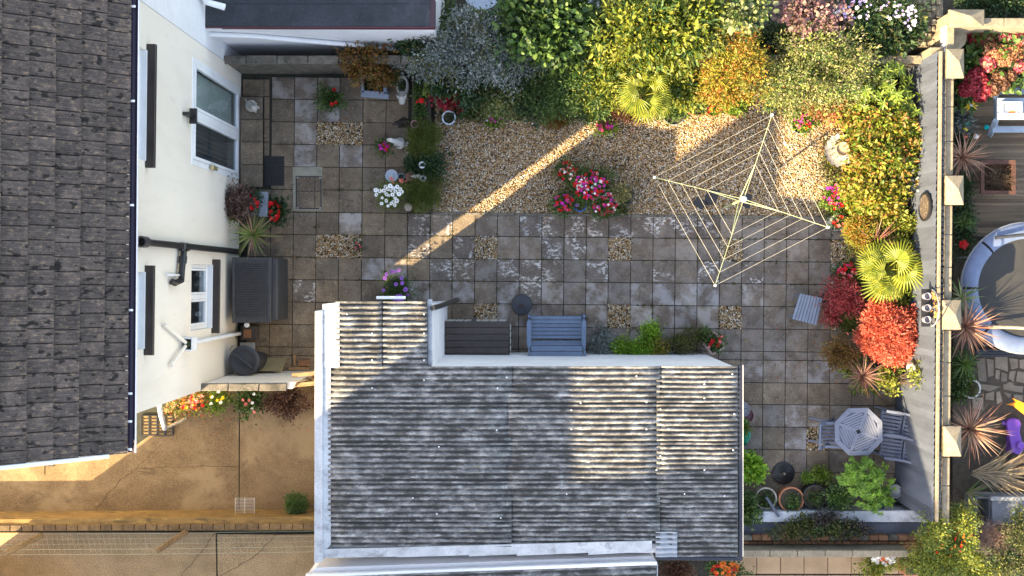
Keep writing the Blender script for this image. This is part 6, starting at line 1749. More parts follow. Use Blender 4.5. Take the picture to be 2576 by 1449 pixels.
# gravel edge pots under the shrubs
potted('round white and blue glazed pot at the top left of the gravel', 1129, 296, 18, .3, M_bluewhite, G_dark, [T(1130, 297, 9, 9, .28, .04)], ncl=14, per=8, rim=.03)
potted('bowl of violet flowers below the variegated shrub', 1240, 300, 20, .2, M_charp, G_bright, [T(1240, 297, 20, 14, .26, .07)], ['mag', 'lilac', 'mag'], 12, ncl=46)
potted('buff bowl of pink and white flowers right of the violet bowl', 1305, 286, 20, .2, M_buffpot, G_varieg, [T(1303, 280, 16, 12, .26, .06)], ['mag', 'white', 'pink'], 12, ncl=40)
potted('pot of soft green leaves left of the reddish maple', 1483, 290, 20, .22, M_buffpot, G_mid, [T(1485, 292, 20, 14, .28, .08)], ncl=60, L_=.04, W_=.016)
potted('half sunlit pot of pink flowers where the light beam ends', 1522, 318, 18, .2, M_charp, G_bright, [T(1522, 316, 22, 14, .26, .07)], ['pink', 'mag', 'pink', 'salmon'], 26, ncl=46)
shrub('low green groundcover with small violet flowers below the crimson shrub', G_mid, [T(1180, 282, 25, 15, .12, .06), T(1205, 262, 16, 14, .15, .08)], .04, .02, 60, 10, .04, stemn=2)
potted('wide terracotta pot of seedlings below the yellow bush', 1752, 262, 29, .34, M_terra, G_mid, [T(1752, 258, 22, 20, .36, .05)], ncl=46, L_=.035)
potted('large terracotta pot holding the base of the orange maple', 1803, 232, 34, .38, M_terra, G_yel2, [T(1803, 225, 26, 18, .42, .1)], ncl=50)
potted('small terracotta pot of green leaves under the orange maple', 1850, 270, 24, .28, M_terra, G_bright, [T(1850, 258, 28, 24, .42, .14)], ncl=70, L_=.07, W_=.045)
fl2 = potted('low bowl of red blossom in front of the terracotta pots', 1795, 272, 22, .14, M_terra, G_bright, [T(1795, 270, 26, 16, .2, .06)], ['red', 'salmon', 'orange'], 26, ncl=40)
potted('green rimmed pot of fresh leaves at the top of the dryer', 1942, 252, 24, .3, M_greenp, G_yel, [T(1945, 246, 20, 18, .36, .08)], ncl=50, L_=.06, rim=.012)
potted('grey pot of seedlings at the foot of the fan palm', 1695, 285, 30, .18, M_greyp, G_mid, [T(1695, 280, 30, 16, .24, .07)], ncl=50, L_=.05)
potted('white pot of red and pink flowers near the top right of the gravel', 2016, 312, 26, .24, M_whitestone, G_bright, [T(2022, 306, 26, 22, .32, .09)], ['mag', 'red', 'pink', 'salmon'], 26, ncl=60, sc=.9)
potted('pot of magenta and pink flowers at the right of the gravel', 2100, 496, 22, .24, M_charp, G_bright, [T(2100, 495, 30, 32, .32, .1)], ['mag', 'pink', 'red', 'mag'], 40, ncl=80)

# ------------------------------------------------------------------ shell fountain
fo = thing('shell_fountain', 'scalloped white stone fountain with a round basin and perched birds', 'fountain', P(2110, 378))
c = P(2112, 378, .4)
vs = []; fs = []
seg = 60; prof = [(.12, 0), (.14, .25), (.24, .33), (.27, .36), (.24, .34), (.13, .29), (.001, .28)]
for i, (r_, z) in enumerate(prof):
    for k in range(seg):
        a = 2 * math.pi * k / seg
        w = 1 + (.07 * math.cos(a * 15) if i in (2, 3, 4) else 0)
        vs.append((c.x + r_ * w * math.cos(a), c.y + r_ * w * 1.15 * math.sin(a), z + (.012 * math.cos(a * 15) if i in (2, 3, 4) else 0)))
for i in range(len(prof) - 1):
    for k in range(seg): fs.append((i * seg + k, i * seg + (k + 1) % seg, (i + 1) * seg + (k + 1) % seg, (i + 1) * seg + k))
MB().add(vs, fs).build('shell_bowl', M_whitestone, fo, smooth=True)
MB().lathe([(.05, .28), (.06, .5), (.13, .56), (.135, .60), (.12, .60), (.10, .56), (.001, .55)], 24, (c.x, c.y, 0)).build('upper_basin', surf('tan_stone', (.45, .32, .2), (.34, .24, .15), scale=10, grain=.2), fo, smooth=True)
for k, (u, v) in enumerate(((2131, 366), (2130, 392))):
    q = P(u, v, .45)
    MB().tube([(q.x - .07, q.y - .02, .42), (q.x, q.y, .46), (q.x + .07, q.y + .02, .46), (q.x + .12, q.y + .04, .43)], [.02, .045, .03, .006], 8).build('bird', M_whitestone, fo, smooth=True)
shrub('small plants and pebbles round the fountain foot', G_copper, [T(2112, 360, 14, 10, .3, .06), T(2090, 395, 18, 16, .15, .08), T(2110, 400, 16, 10, .2, .06)], .045, .026, 60, 9, .04, stemn=0, name='bedding_plants', cat='flowers')

# ------------------------------------------------------------------ right side of the patio
wt = thing('stone_trough', 'white stone trough with red flowers at the tip of the dryer arm', 'trough', P(2117, 560))
MB().pimg([(2089, 552), (2098, 541), (2112, 538), (2132, 556), (2134, 566), (2126, 577), (2112, 580), (2092, 566)], 0, .34).build('trough', M_whitestone, wt, bevel=.02, bseg=2)
MB().pimg([(2096, 553), (2110, 545), (2127, 558), (2124, 568), (2112, 573), (2097, 563)], .34, .35).build('soil', M_soil, wt)
shrub(None, G_mid, [T(2112, 558, 18, 15, .42, .06)], .04, .03, 46, 10, .035, z0=.34, parent=wt, stemn=3)
blooms(wt, ['red', 'salmon', 'red'], 14, P(2112, 558, .46), .13, .11, .46)
shrub('small fiery orange maple beside the stone trough', G_orange, [T(2165, 590, 36, 40, .75, .22), T(2150, 575, 24, 24, .7, .15)], .05, .018, 260, 18, .045, cat='tree', name='maple_tree')
spiky('dark red cordyline behind the big fan palm', 2198, 612, 0, .75, 62, ['cordy', 'pink', 'cordy'], 89, seed=8, wid=.62)
potted('tall grey pot with a tangled climber by the fence', 2232, 575, 36, .45, M_greyp, G_yel, [T(2240, 580, 28, 18, .55, .12), T(2285, 565, 36, 14, .8, .15), T(2270, 620, 20, 24, .7, .15)], ncl=110, L_=.08, W_=.035)
fanpalm('large sunlit fan palm in front of the fence', 2229, 676, 0, 1.0, 88, 15, 9, .60)
shrub('yellow green leafy shrub under the large fan palm', G_yel, [T(2245, 730, 38, 28, .6, .2), T(2275, 650, 20, 45, .6, .25), T(2260, 745, 26, 22, .5, .2)], .085, .034, 170, 12, .06)
bp = thing('square_black_pot', 'square black pot of red and pink flowers left of the fan palm', 'potted plant', P(2128, 690))
MB().pimg([(2097, 698), (2120, 668), (2150, 688), (2128, 718)], 0, .30).build('pot', M_charp, bp, bevel=.01)
shrub(None, G_mid, [T(2132, 688, 28, 28, .4, .12), T(2155, 700, 16, 18, .4, .1)], .045, .03, 90, 12, .045, z0=.28, parent=bp, stemn=3)
blooms(bp, ['red', 'salmon', 'red', 'pink'], 52, P(2136, 690, .46), .26, .24, .46)
pm = potted('black pot with a crimson pink maple', 2090, 752, 18, .32, M_charp, G_pinkred, [T(2115, 740, 36, 34, .7, .2), T(2140, 765, 30, 22, .65, .15), T(2090, 790, 18, 26, .5, .12)], ncl=230, L_=.055, W_=.02, cat='tree')
potted('round buff pot of dark evergreen below the pink maple', 2132, 812, 28, .3, M_buffpot, G_heather, [T(2132, 808, 28, 26, .4, .13)], ncl=150, L_=.045, W_=.012)
rm = potted('large pot with a spreading bright red maple', 2215, 790, 34, .4, M_greyp, G_red, [T(2236, 838, 50, 52, 1.0, .22), T(2218, 782, 32, 26, .95, .14), T(2278, 825, 28, 40, .9, .16), T(2184, 852, 26, 28, .82, .13), T(2242, 892, 40, 22, .8, .13), T(2280, 870, 26, 26, .82, .14), T(2196, 812, 28, 26, .9, .13)], ncl=620, per=20, L_=.062, W_=.022, cs=.045, cat='tree', ragged=.2, inner=.15, name='maple_tree', stemn=10)
shrub('small bronze and orange maple in front of the red one', G_bronze, [T(2112, 890, 34, 36, .55, .2), T(2128, 900, 22, 18, .5, .15)], .05, .018, 210, 16, .045, cat='tree', name='maple_tree')
cg = spiky('bronze cordyline with green leaves beneath it near the bottom of the border', 2169, 945, 0, .7, 52, ['cordy', 'pink', 'pink', 'cordy'], 81, seed=12, wid=.62)
shrub(None, G_bright, [T(2158, 925, 26, 26, .4, .12), T(2175, 970, 20, 18, .35, .1)], .11, .05, 34, 9, .05, parent=cg, stemn=0, fname='lower_foliage')
potted('large grey pot with a pale climber and bare tendrils by the fence', 2232, 952, 40, .5, M_charp, G_yel, [T(2228, 948, 30, 26, .6, .1), T(2320, 950, 30, 35, 1.1, .2), T(2245, 985, 14, 14, .6, .1)], ncl=70, L_=.06, W_=.035, rim=.03, stemn=26)
# wall ornaments on the fence
wm_ = thing('wall_mirror', 'dark round framed plaque hanging on the fence', 'wall plaque', P(2329, 520, 1.2))
fx = P(2356, 700, ZF).x - .06
def onfence(u, v):
    d = ray(u, v); t = (fx) / d.x
    return Vector((fx, d.y * t, CAMH + d.z * t))
c = onfence(2329, 520)
Q90 = Matrix.Rotation(-math.pi / 2, 3, 'Y')
MB().lathe([(.26, 0), (.27, .03), (.23, .045), (.22, .02), (.001, .02)], 30, c, q=Q90).build('frame', M_black, wm_, smooth=True)
MB().lathe([(.22, .022), (.001, .03)], 24, c, q=Q90).build('mosaic', surf('mosaic', (.09, .065, .045), (.03, .022, .018), scale=30, grain=.4, spot=(.28, .22, .15), spot_scale=26, spot_lo=.55, spot_hi=.62), wm_)
wc = thing('candle_sconce', 'curved metal wall sconce with three glass candle cups and copper leaves on the fence', 'sconce', P(2345, 775, 1.3))
c = onfence(2342, 774)
MB().tube([c + Vector((-.02, .33 * math.cos(t), .33 * math.sin(t) + .05)) for t in [k * math.pi / 12 for k in range(13)]], .012, 6).build('hoop', M_greyp, wc)
MB().bar(c + Vector((-.1, .34, .02)), c + Vector((-.1, -.34, .02)), .16, .02).build('shelf', M_black, wc)
for k in (-1, 0, 1):
    MB().lathe([(.001, 0), (.06, 0), (.065, .12), (.058, .12), (.05, .02), (.001, .02)], 18, c + Vector((-.12, k * .21, .03))).build('glass_cup', plain('white_cup', (.30, .29, .33), .2), wc, smooth=True)
cop = L('copper_leaf', [(.5, .28, .08), (.4, .2, .06)])
r_ = np.random.default_rng(4); npos = np.array([[c.x + .0, c.y + y, c.z + z] for y, z in zip(r_.uniform(-.24, .24, 22), r_.uniform(.05, .28, 22))])
leaves('metal_leaf_spray', npos, r_.normal(size=(22, 3)), r_.normal(size=(22, 3)) + np.array([-1, 0, .6]), np.full(22, .09), np.full(22, .045), cop, wc)
fl3 = thing('fence_lamp', 'small round white lamp fixed low on the fence', 'lamp', P(2293, 922, .8))
c = onfence(2300, 924)
MB().lathe([(.001, 0), (.06, 0), (.085, .04), (.075, .09), (.05, .10), (.001, .07)], 20, c + Vector((-.08, 0, 0))).build('shade', plain('lamp_shade', (.75, .7, .55), .3), fl3, smooth=True)
MB().bar(c + Vector((-.08, 0, .02)), c + Vector((.05, 0, .02)), .03, .03).build('bracket', M_black, fl3)

# ------------------------------------------------------------------ pots along the garage wall
potted('dark pot with a sprawling grey green conifer next to the bench', 1510, 845, 17, .28, plain('maroon_pot', (.06, .02, .02), .5), G_silver, [T(1512, 852, 26, 24, .42, .12), T(1508, 875, 18, 18, .35, .1)], ncl=60, L_=.07, W_=.014)
lt = thing('ladder_trough', 'long low planter rail with clumps of bright green leaves along the garage wall', 'planter', P(1612, 872))
MB().bar(P(1536, 884, .35), P(1693, 886, .35), .03, .03).build('rail', M_greyslat, lt, bevel=.004)
MB().pimg([(1537, 862), (1690, 866), (1692, 884), (1540, 882)], 0, .22).build('trough', M_charp, lt, bevel=.008)
for k, (u, v, r0_) in enumerate(((1564, 872, 24), (1598, 880, 18), (1622, 872, 24), (1585, 886, 14))):
    shrub(None, L('leaf_lush', [(.12, .27, .015), (.20, .36, .025), (.28, .42, .04)]), [T(u, v, r0_, r0_ * .8, .38, .1)], .04, .028, 60, 14, .04, z0=.2, parent=lt, stemn=2, fname='foliage')
shrub(None, G_yel2, [T(1660, 875, 20, 18, .38, .1)], .05, .03, 46, 11, .045, z0=.2, parent=lt, stemn=2, fname='yellow_foliage')
for (u, v) in ((1552, 874), (1575, 877), (1604, 882)): MB().box(P(u, v, .42), (.10, .03, .02), .4).build('plant_label', M_white, lt)
potted('round pot of bright parsley green leaves above the long planter', 1640, 835, 19, .24, plain('plum_pot', (.10, .03, .05), .5), L('leaf_lush', [(.12, .27, .015), (.20, .36, .025), (.28, .42, .04)]), [T(1635, 826, 19, 15, .36, .1), T(1638, 846, 18, 14, .34, .1)], ncl=90, L_=.04, W_=.026)
potted('dark pot of feathery green leaves left of the white corner trough', 1712, 862, 24, .28, M_charp, G_olive, [T(1712, 866, 30, 24, .4, .13), T(1740, 845, 22, 20, .35, .1)], ncl=80, L_=.06, W_=.02)
tt = thing('corner_trough', 'pale square stone trough with red geraniums at the end of the garage wall', 'trough', P(1788, 865))
for (a, b) in (((1764, 858), (1789, 890)), ((1789, 890), (1820, 872)), ((1775, 848), (1798, 836)), ((1798, 838), (1818, 866))):
    MB().bar(P(a[0], a[1], .26), P(b[0], b[1], .26), .05, .24).build('side', surf('pinkish_stone', (.33, .25, .21), (.24, .18, .15), scale=8, grain=.25), tt, bevel=.012)
MB().pimg([(1768, 856), (1797, 840), (1816, 866), (1790, 884)], 0, .2).build('soil', M_soil, tt)
shrub(None, G_mid, [T(1800, 862, 20, 16, .36, .1), T(1770, 845, 16, 16, .3, .1)], .05, .035, 60, 11, .045, z0=.2, parent=tt, stemn=3)
blooms(tt, ['red', 'salmon'], 0, None, 0, 0, .42, .06, pts=[(1810, 852), (1812, 860), (1806, 868), (1784, 873), (1792, 858), (1815, 846), (1788, 866)], sc=1.2)

# ------------------------------------------------------------------ pots at the end of the garage and along the back ledge
for (u, v, r_, h, mt, lb) in ((1868, 1030, 19, .30, M_greyp, 'grey plastic bucket half under the garage gutter'), (1877, 1046, 19, .24, plain('maroon_plastic', (.09, .015, .03), .35), 'maroon plastic bucket below the grey bucket'), (1866, 1136, 14, .22, plain('mauve_plastic', (.34, .22, .36), .5), 'mauve plastic pot by the garage gutter')):
    t_ = thing('bucket', lb, 'bucket', P(u, v)); pot(t_, u, v, r_, h, mt, soil=False, taper=.8, rim=.01)
    MB().lathe([(m(r_) * .75, .03), (.001, .035)], 20, P(u, v, h) - Vector((0, 0, h))).build('inside', mt, t_)
potted('small terracotta pot of green leaves under the garage gutter', 1869, 1076, 15, .2, M_terra, G_bright, [T(1869, 1076, 11, 13, .26, .06)], ncl=24, per=9)
wcn = thing('watering_can', 'green plastic watering can beside the garage gutter', 'watering can', P(1876, 1096))
c = P(1876, 1096, .25); Mg = plain('emerald_plastic', (.01, .22, .12), .3)
MB().lathe([(.001, 0), (.11, 0), (.115, .2), (.10, .26), (.06, .27), (.055, .25), (.001, .24)], 20, (c.x, c.y, 0), sy=1.25).build('body', Mg, wcn, smooth=True)
MB().tube([(c.x - .05, c.y + .12, .1), (c.x - .02, c.y + .22, .22), (c.x + .0, c.y + .30, .33)], [.035, .025, .02], 10).build('spout', Mg, wcn, smooth=True)
MB().tube([(c.x, c.y - .13, .12), (c.x, c.y - .20, .22), (c.x, c.y - .12, .33), (c.x, c.y, .31)], .016, 8).build('handle', Mg, wcn, smooth=True)
shrub('rounded light green leafy plant at the garage corner', L('leaf_lush', [(.12, .27, .015), (.20, .36, .025), (.28, .42, .04)]), [T(1891, 1176, 26, 26, .42, .18)], .085, .05, 80, 12, .05, mode='clump', up=.8)
potted('pale stoneware bowl with dark weeds, left of the row of big pots', 1927, 1254, 28, .34, M_buffpot, G_mid, [T(1927, 1252, 14, 13, .32, .04)], ncl=24, per=9, rim=.03)
potted('large round terracotta pot in the middle of the back row', 1991, 1257, 32, .36, M_terra, G_mid, [T(1993, 1264, 16, 13, .36, .05)], ncl=26, per=9, rim=.03)
potted('large dark pot of weeds right of the terracotta pot', 2050, 1250, 30, .36, M_charp, G_mid, [T(2052, 1254, 15, 14, .34, .05)], ncl=24, per=9, rim=.02)
potted('half hidden green bowl under the end of the garage', 1862, 1262, 30, .36, M_greyp, G_mid, [T(1870, 1275, 26, 34, .5, .15), T(1885, 1295, 28, 16, .5, .12)], ncl=80, L_=.08, W_=.045)
tag(pot_ := thing('plastic_pot', 'square grey pot of small leaves, left of two small pots by the iron base', 'potted plant', P(2031, 1204)))
MB().pimg([(2018, 1198), (2030, 1192), (2044, 1200), (2042, 1212), (2026, 1216), (2018, 1210)], 0, .2).build('pot', M_greyp, pot_, bevel=.01)
shrub(None, G_bright, [T(2031, 1203, 13, 12, .26, .06)], .045, .03, 30, 9, .03, z0=.18, parent=pot_, stemn=2)
potted('small terracotta pot of light green leaves, right of two by the iron base', 2068, 1196, 15, .2, M_terra, G_bright, [T(2066, 1192, 18, 17, .28, .08)], ncl=46, per=10)
shrub('big glossy evergreen bush with whorled leaves beside the table', L('leaf_lushdark', [(.08, .18, .015), (.14, .27, .02), (.2, .33, .03)]), [T(2185, 1205, 52, 48, .85, .25), T(2200, 1250, 40, 34, .7, .22), T(2150, 1190, 34, 30, .8, .2)], .085, .026, 240, 9, .025, mode='rosette', up=.8, inner=.2)
potted('dark pot of rounded evergreen left of the big bush', 2108, 1252, 26, .32, M_charp, G_mid, [T(2112, 1246, 30, 30, .5, .16)], ncl=80, L_=.06, W_=.03)
for (u, v, r_, h, mt, lb) in ((2253, 1236, 17, .32, M_greyp, 'empty grey pot by the foot of the fence'), (2207, 1281, 18, .34, M_greenp, 'empty dark green pot in front of the white ledge')):
    t_ = thing('empty_pot', lb, 'pot', P(u, v)); pot(t_, u, v, r_, h, mt, soil=False, rim=.014)
    MB().lathe([(m(r_) * .72, .05), (.001, .05)], 20, P(u, v, h) - Vector((0, 0, h))).build('inside', M_soil, t_)
shrub('sprawling weedy shrub with dark withered leaves over the back wall', G_olive, [T(2050, 1318, 70, 18, .55, .15), T(2110, 1328, 55, 18, .6, .15), T(2000, 1338, 55, 16, .6, .12)], .055, .028, 200, 12, .05)
shrub('dark withered branches in the middle of the back wall', L('leaf_withered', [(.05, .042, .045), (.09, .075, .075), (.035, .03, .03)]), [T(2080, 1302, 34, 14, .62, .12), T(2145, 1330, 40, 16, .6, .12)], .06, .03, 90, 10, .045)
pk_ = thing('weathered_stake', 'weathered wooden stake lying across the stoneware bowl', 'stake', P(1940, 1270))
MB().bar(P(1927, 1250, .42), P(1960, 1300, .5), .05, .04).build('stake', M_fence, pk_, bevel=.006)
# moss and weeds in the joints
r_ = np.random.default_rng(21)
wp_ = []
for k in range(480):
    i = r_.integers(2, len(US) - 2); j = r_.integers(6, 12)
    u, v = node(i, j)
    if r_.random() < .5: u += r_.uniform(-26, 26)
    else: v += r_.uniform(-26, 26)
    if 1090 < u < 1840 and v > 895: continue
    if u < 1090 and v > 750: continue
    p = P(u, v); wp_ += [(p.x + r_.normal() * .01, p.y + r_.normal() * .01, .0) for _ in range(5)]
wp_ = np.array(wp_); N = len(wp_)
jw = leaves('joint_weeds', wp_, r_.normal(size=(N, 3)) + np.array([0, 0, .7]), r_.normal(size=(N, 3)) + np.array([0, 0, 1.5]), r_.uniform(.02, .055, N), r_.uniform(.01, .02, N), G_olive, patio); jw['kind'] = 'stuff'
# ------------------------------------------------------------------ drive side plants
fb_ = shrub('bank of red and cream flowers at the foot of the side wall', L('leaf_bank', [(.12, .18, .03), (.3, .3, .06), (.5, .45, .3), (.45, .12, .05)]), [T(490, 1012, 52, 24, .45, .18), T(455, 1025, 28, 16, .35, .12)], .06, .035, 130, 13, .05, name='flower_bank', cat='flowers')
blooms(fb_, ['orange', 'red', 'salmon', 'yellow'], 34, P(490, 1012, .6), .34, .16, .6, .08, sc=1.1)
hr = shrub('yellow green shrub with white flowers beside the red flower bank', G_bright, [T(547, 1008, 28, 26, .5, .18)], .06, .03, 80, 12, .05)
blooms(hr, ['white', 'yellow'], 8, P(547, 1008, .68), .2, .18, .68, .05, sc=1.2)
rs = shrub('green rose bush with pale pink blooms below the side wall', G_mid, [T(630, 1010, 32, 28, .5, .2)], .06, .035, 90, 12, .06)
blooms(rs, ['salmon', 'white'], 7, P(632, 1015, .7), .22, .2, .7, .05, sc=1.2)
shrub('dark purple brown leaved bush next to the side gate', L('leaf_darkplum', [(.05, .02, .02), (.09, .04, .03), (.14, .08, .05)]), [T(720, 1010, 50, 32, .55, .2)], .045, .028, 190, 15, .055)
shrub('small round clipped green bush near the garage parapet', G_mid, [T(746, 1266, 24, 22, .32, .2)], .04, .026, 140, 16, .03, ragged=.05)

# ------------------------------------------------------------------ bottom right
shrub('feathery red maple at the bottom edge below the garage', G_brownred, [T(1702, 1432, 36, 20, .7, .2)], .06, .02, 130, 16, .05, cat='tree', name='maple_tree')
of = potted('pot of orange flowers at the bottom edge below the gutter', 1790, 1420, 14, .25, M_charp, G_mid, [T(1830, 1432, 40, 18, .45, .1), T(1795, 1425, 16, 12, .4, .08)], ['orange', 'orange', 'red'], 34, ncl=70, sc=1.3)
wf_ = shrub('heap of white and orange flowers on the terrace corner', G_yel, [T(2222, 1412, 34, 16, .4, .12), T(2200, 1430, 30, 14, .25, .1)], .07, .03, 90, 11, .05, name='flower_heap', cat='flowers')
blooms(wf_, ['white', 'white', 'orange', 'lilac'], 34, P(2222, 1406, .55), .25, .1, .55, .06, sc=1.4)
shrub('large sunlit yellow green berry bush over the bottom right wall', G_yel, [T(2380, 1385, 75, 50, 1.0, .35), T(2350, 1330, 28, 40, 1.5, .3), T(2420, 1310, 26, 40, 1.3, .3), T(2330, 1420, 60, 30, .8, .3), T(2440, 1430, 50, 30, .8, .3)], .05, .026, 620, 17, .055)
by = [o for o in bpy.data.objects if o.name == 'shrub' or o.name.startswith('shrub.')][-1]
blooms(by, ['red', 'orange'], 40, P(2385, 1345, 1.3), .45, .4, 1.3, .12, name='berry_cluster', sc=.6)
shrub('bare pinkish twiggy shrub at the bottom right', L('twig_leaf', [(.32, .2, .16), (.42, .3, .25), (.25, .15, .12)], trans=.05), [T(2490, 1350, 40, 34, .7, .2)], .06, .006, 190, 16, .05, stemn=16)
shrub('green sunlit bush in the bottom right corner', G_olive, [T(2560, 1350, 30, 40, .9, .3), T(2540, 1420, 50, 30, .9, .3), T(2570, 1300, 20, 25, .9, .2)], .05, .022, 240, 15, .06)
tp_ = thing('terrace_planter', 'terracotta coloured square planter beside the yellow green bush', 'planter', P(2290, 1430))
MB().rimg(2276, 1424, 2310, 1449, 0, .35).build('box', M_terra, tp_, bevel=.01)
MB().rimg(2280, 1428, 2306, 1446, .35, .36).build('soil', M_soil, tp_)
bpier = thing('brick_pier', 'low brick pier behind the twiggy shrub', 'wall', P(2450, 1340))
for r_ in range(3):
    for k in range(4): MB().rimg(2438 + k * 21 + (8 if r_ % 2 else 0), 1334 + r_ * 10, 2457 + k * 21 + (8 if r_ % 2 else 0), 1342.5 + r_ * 10, .3, .6 - .04 * r_).build('brick', M_brick, bpier, bevel=.004)
MB().rimg(2436, 1332, 2530, 1364, 0, .3).build('wall_body', M_mortar, bpier)

# ------------------------------------------------------------------ right hand garden
hy = shrub('big hydrangea with round pink, red and brown flower heads in the far right garden', G_mid, [T(2470, 110, 75, 40, .7, .3), T(2420, 200, 35, 60, .6, .3), T(2540, 150, 45, 50, .7, .3), T(2465, 190, 50, 35, .6, .25)], .14, .085, 190, 9, .09, name='hydrangea', shape='round')
M_hyd = [L('head_pink', [(.6, .06, .12), (.7, .16, .2), (.45, .05, .1), (.7, .35, .25)]), L('head_red', [(.30, .02, .04), (.4, .05, .07), (.2, .02, .03)]), L('head_brown', [(.16, .07, .04), (.24, .13, .07), (.1, .05, .03)]), L('head_buff', [(.5, .28, .14), (.6, .4, .2), (.6, .12, .12), (.45, .3, .12)])]
hdm = []
for k, mt in enumerate(M_hyd):
    r_ = np.random.default_rng(50 + k); d = unit(r_.normal(size=(420, 3))); d = d[d[:, 2] > -.3]; n = len(d)
    tmp = leaves('flower_head', d * .105 * np.array([1, 1, .8]) * r_.uniform(.75, 1.12, (n, 1)), unit(np.cross(d, r_.normal(size=(n, 3)))) + d * .5, d + r_.normal(size=(n, 3)) * .5, np.full(n, .055), np.full(n, .042), mt, None, shape='round')
    hdm.append(tmp.data); bpy.data.objects.remove(tmp)
hpts = [(340, 260, 1), (400, 265, 1), (480, 240, 0), (575, 235, 0), (510, 305, 1), (735, 280, 0), (845, 315, 0), (600, 310, 2), (625, 385, 3), (710, 400, 3), (655, 450, 3), (695, 480, 3), (815, 385, 3), (820, 435, 3), (775, 485, 3), (835, 515, 0), (600, 500, 0), (520, 580, 1), (560, 630, 1), (490, 680, 1), (690, 610, 2), (780, 590, 2), (725, 660, 2), (640, 690, 2), (545, 745, 1), (590, 700, 1), (430, 700, 1), (470, 620, 1)]
for (x, y, k) in hpts:
    p = P((3640 + x / 1.95) / 1.59, y / 1.95 / 1.59, .95)
    s = random.uniform(.85, 1.2)
    inst('flower_head', hdm[k], hy, p, (0, 0, random.uniform(0, 6)), (s, s, s))
shrub('dark green hedge beyond the cross wall at the top right', G_dark, [T(2520, 15, 70, 30, .9, .3), T(2450, 5, 50, 20, .8, .3)], .06, .03, 240, 14, .07)
pt_ = thing('picnic_table', 'pale blue wooden picnic table with attached benches on the decking', 'picnic table', P(2560, 277))
M_pale = surf('pale_blue_paint', (.24, .30, .39), (.19, .245, .32), scale=4, grain=.1, bmp=.15, rough=.6, rnd=.04)
for k in range(3): MB().rimg(2509, 246 + k * 18.6, 2700, 263.6 + k * 18.6, .70, .74).build('top_board', M_pale, pt_, bevel=.006)
for v0, v1 in ((221, 237), (317, 333)): MB().rimg(2497, v0, 2700, v1, .42, .46).build('bench_board', M_pale, pt_, bevel=.006)
for u in (2505, 2680):
    MB().bar(P(u, 243, .68), P(u - 16, 215, .0), .06, .09).build('leg', M_pale, pt_); MB().bar(P(u, 303, .68), P(u - 16, 343, .0), .06, .09).build('leg', M_pale, pt_)
    MB().bar(P(u, 222, .40), P(u, 332, .40), .05, .09).build('cross_beam', M_pale, pt_)
ty = thing('plastic_tray', 'white plastic tray with a small orange toy on the picnic table', 'tray', P(2546, 272, .74))
MB().pimg([(2524, 255), (2568, 255), (2572, 259), (2572, 285), (2568, 289), (2524, 289), (2520, 285), (2520, 259)], .742, .76).build('base', M_white, ty)
for (u0, v0, u1, v1) in ((2520, 255, 2524, 289), (2568, 255, 2572, 289), (2524, 255, 2568, 258.5), (2524, 284.5, 2568, 289)):
    MB().rimg(u0, v0, u1, v1, .76, .83).build('wall', M_white, ty, bevel=.006)
MB().rimg(2525, 259, 2567, 278, .76, .775).build('water', plain('murky', (.55, .56, .46), .2), ty)
MB().rimg(2540, 279, 2555, 284, .76, .80).build('toy', plain('orange_toy', (.7, .2, .05), .4), ty, bevel=.008)
wmill = thing('toy_windmill', 'yellow flower shaped garden windmill beside the hydrangea', 'windmill', P(2442, 268))
c = P(2443, 266, .6)
for k in range(11):
    a = k * 2 * math.pi / 11
    MB().add([c, c + Vector((.06 * math.cos(a - .3), .06 * math.sin(a - .3), .01)), c + Vector((.15 * math.cos(a), .15 * math.sin(a), .0)), c + Vector((.06 * math.cos(a + .3), .06 * math.sin(a + .3), .01))], [(0, 1, 2, 3)]).build('petal', MATS['petal_yellow'], wmill)
MB().lathe([(.03, -.01), (.03, .02), (.001, .03)], 12, c).build('hub', M_white, wmill); MB().tube([(c.x, c.y, 0), c], .01, 6).build('stick', M_greyp, wmill)
for k, (u, v, cc_, lb) in enumerate(((2434, 252, (.03, .22, .75), 'blue plastic ball light by the windmill'), (2429, 262, (.02, .5, .4), 'teal plastic ball light left of the windmill'), (2430, 271, (.7, .6, .05), 'small yellow ball light below the windmill'), (2434, 281, (.75, .12, .03), 'orange red ball light under the windmill'),
                              (2432, 312, (.05, .55, .45), 'turquoise ball light in the silver plants'), (2429, 325, (.75, .6, .05), 'yellow ball light in the silver plants'), (2429, 343, (.75, .15, .08), 'red ball light above the first cordyline'), (2482, 320, (.0, .5, .55), 'turquoise ball lying on the decking'), (2455, 343, (.8, .8, .82), 'white ball at the edge of the decking'))):
    z = .35 if k < 7 else .1
    c = P(u, v, z); t_ = thing('ball_light', lb, 'ball', (c.x, c.y, 0), 'coloured ball lights along the decking')
    MB().lathe([(.001, -.05), (.035, -.037), (.05, 0), (.035, .037), (.001, .05)], 14, c).build('ball', plain('ball%d' % k, cc_, .25), t_, smooth=True)
    if k < 7: MB().tube([(c.x, c.y, 0), c], .006, 5).build('stake', M_greyp, t_)
shrub('silver leaved plants in the narrow bed by the decking', G_silver, [T(2422, 305, 20, 35, .3, .12), T(2420, 275, 12, 20, .3, .1)], .10, .03, 60, 9, .04, stemn=3)
shrub('low green weeds in the narrow bed below the second pillar', G_dark, [T(2424, 470, 16, 40, .2, .1), T(2424, 545, 18, 40, .25, .12), T(2425, 610, 18, 40, .25, .12), T(2420, 370, 16, 40, .25, .1)], .07, .03, 170, 11, .06, stemn=3)
shrub('light green fern in the narrow bed beside the deck', G_grass, [T(2428, 562, 24, 24, .35, .1)], .16, .035, 12, 9, .03, mode='rosette', stemn=2)
pop = thing('poppy_ornament', 'large red poppy ornament in the narrow bed', 'ornament', P(2423, 615))
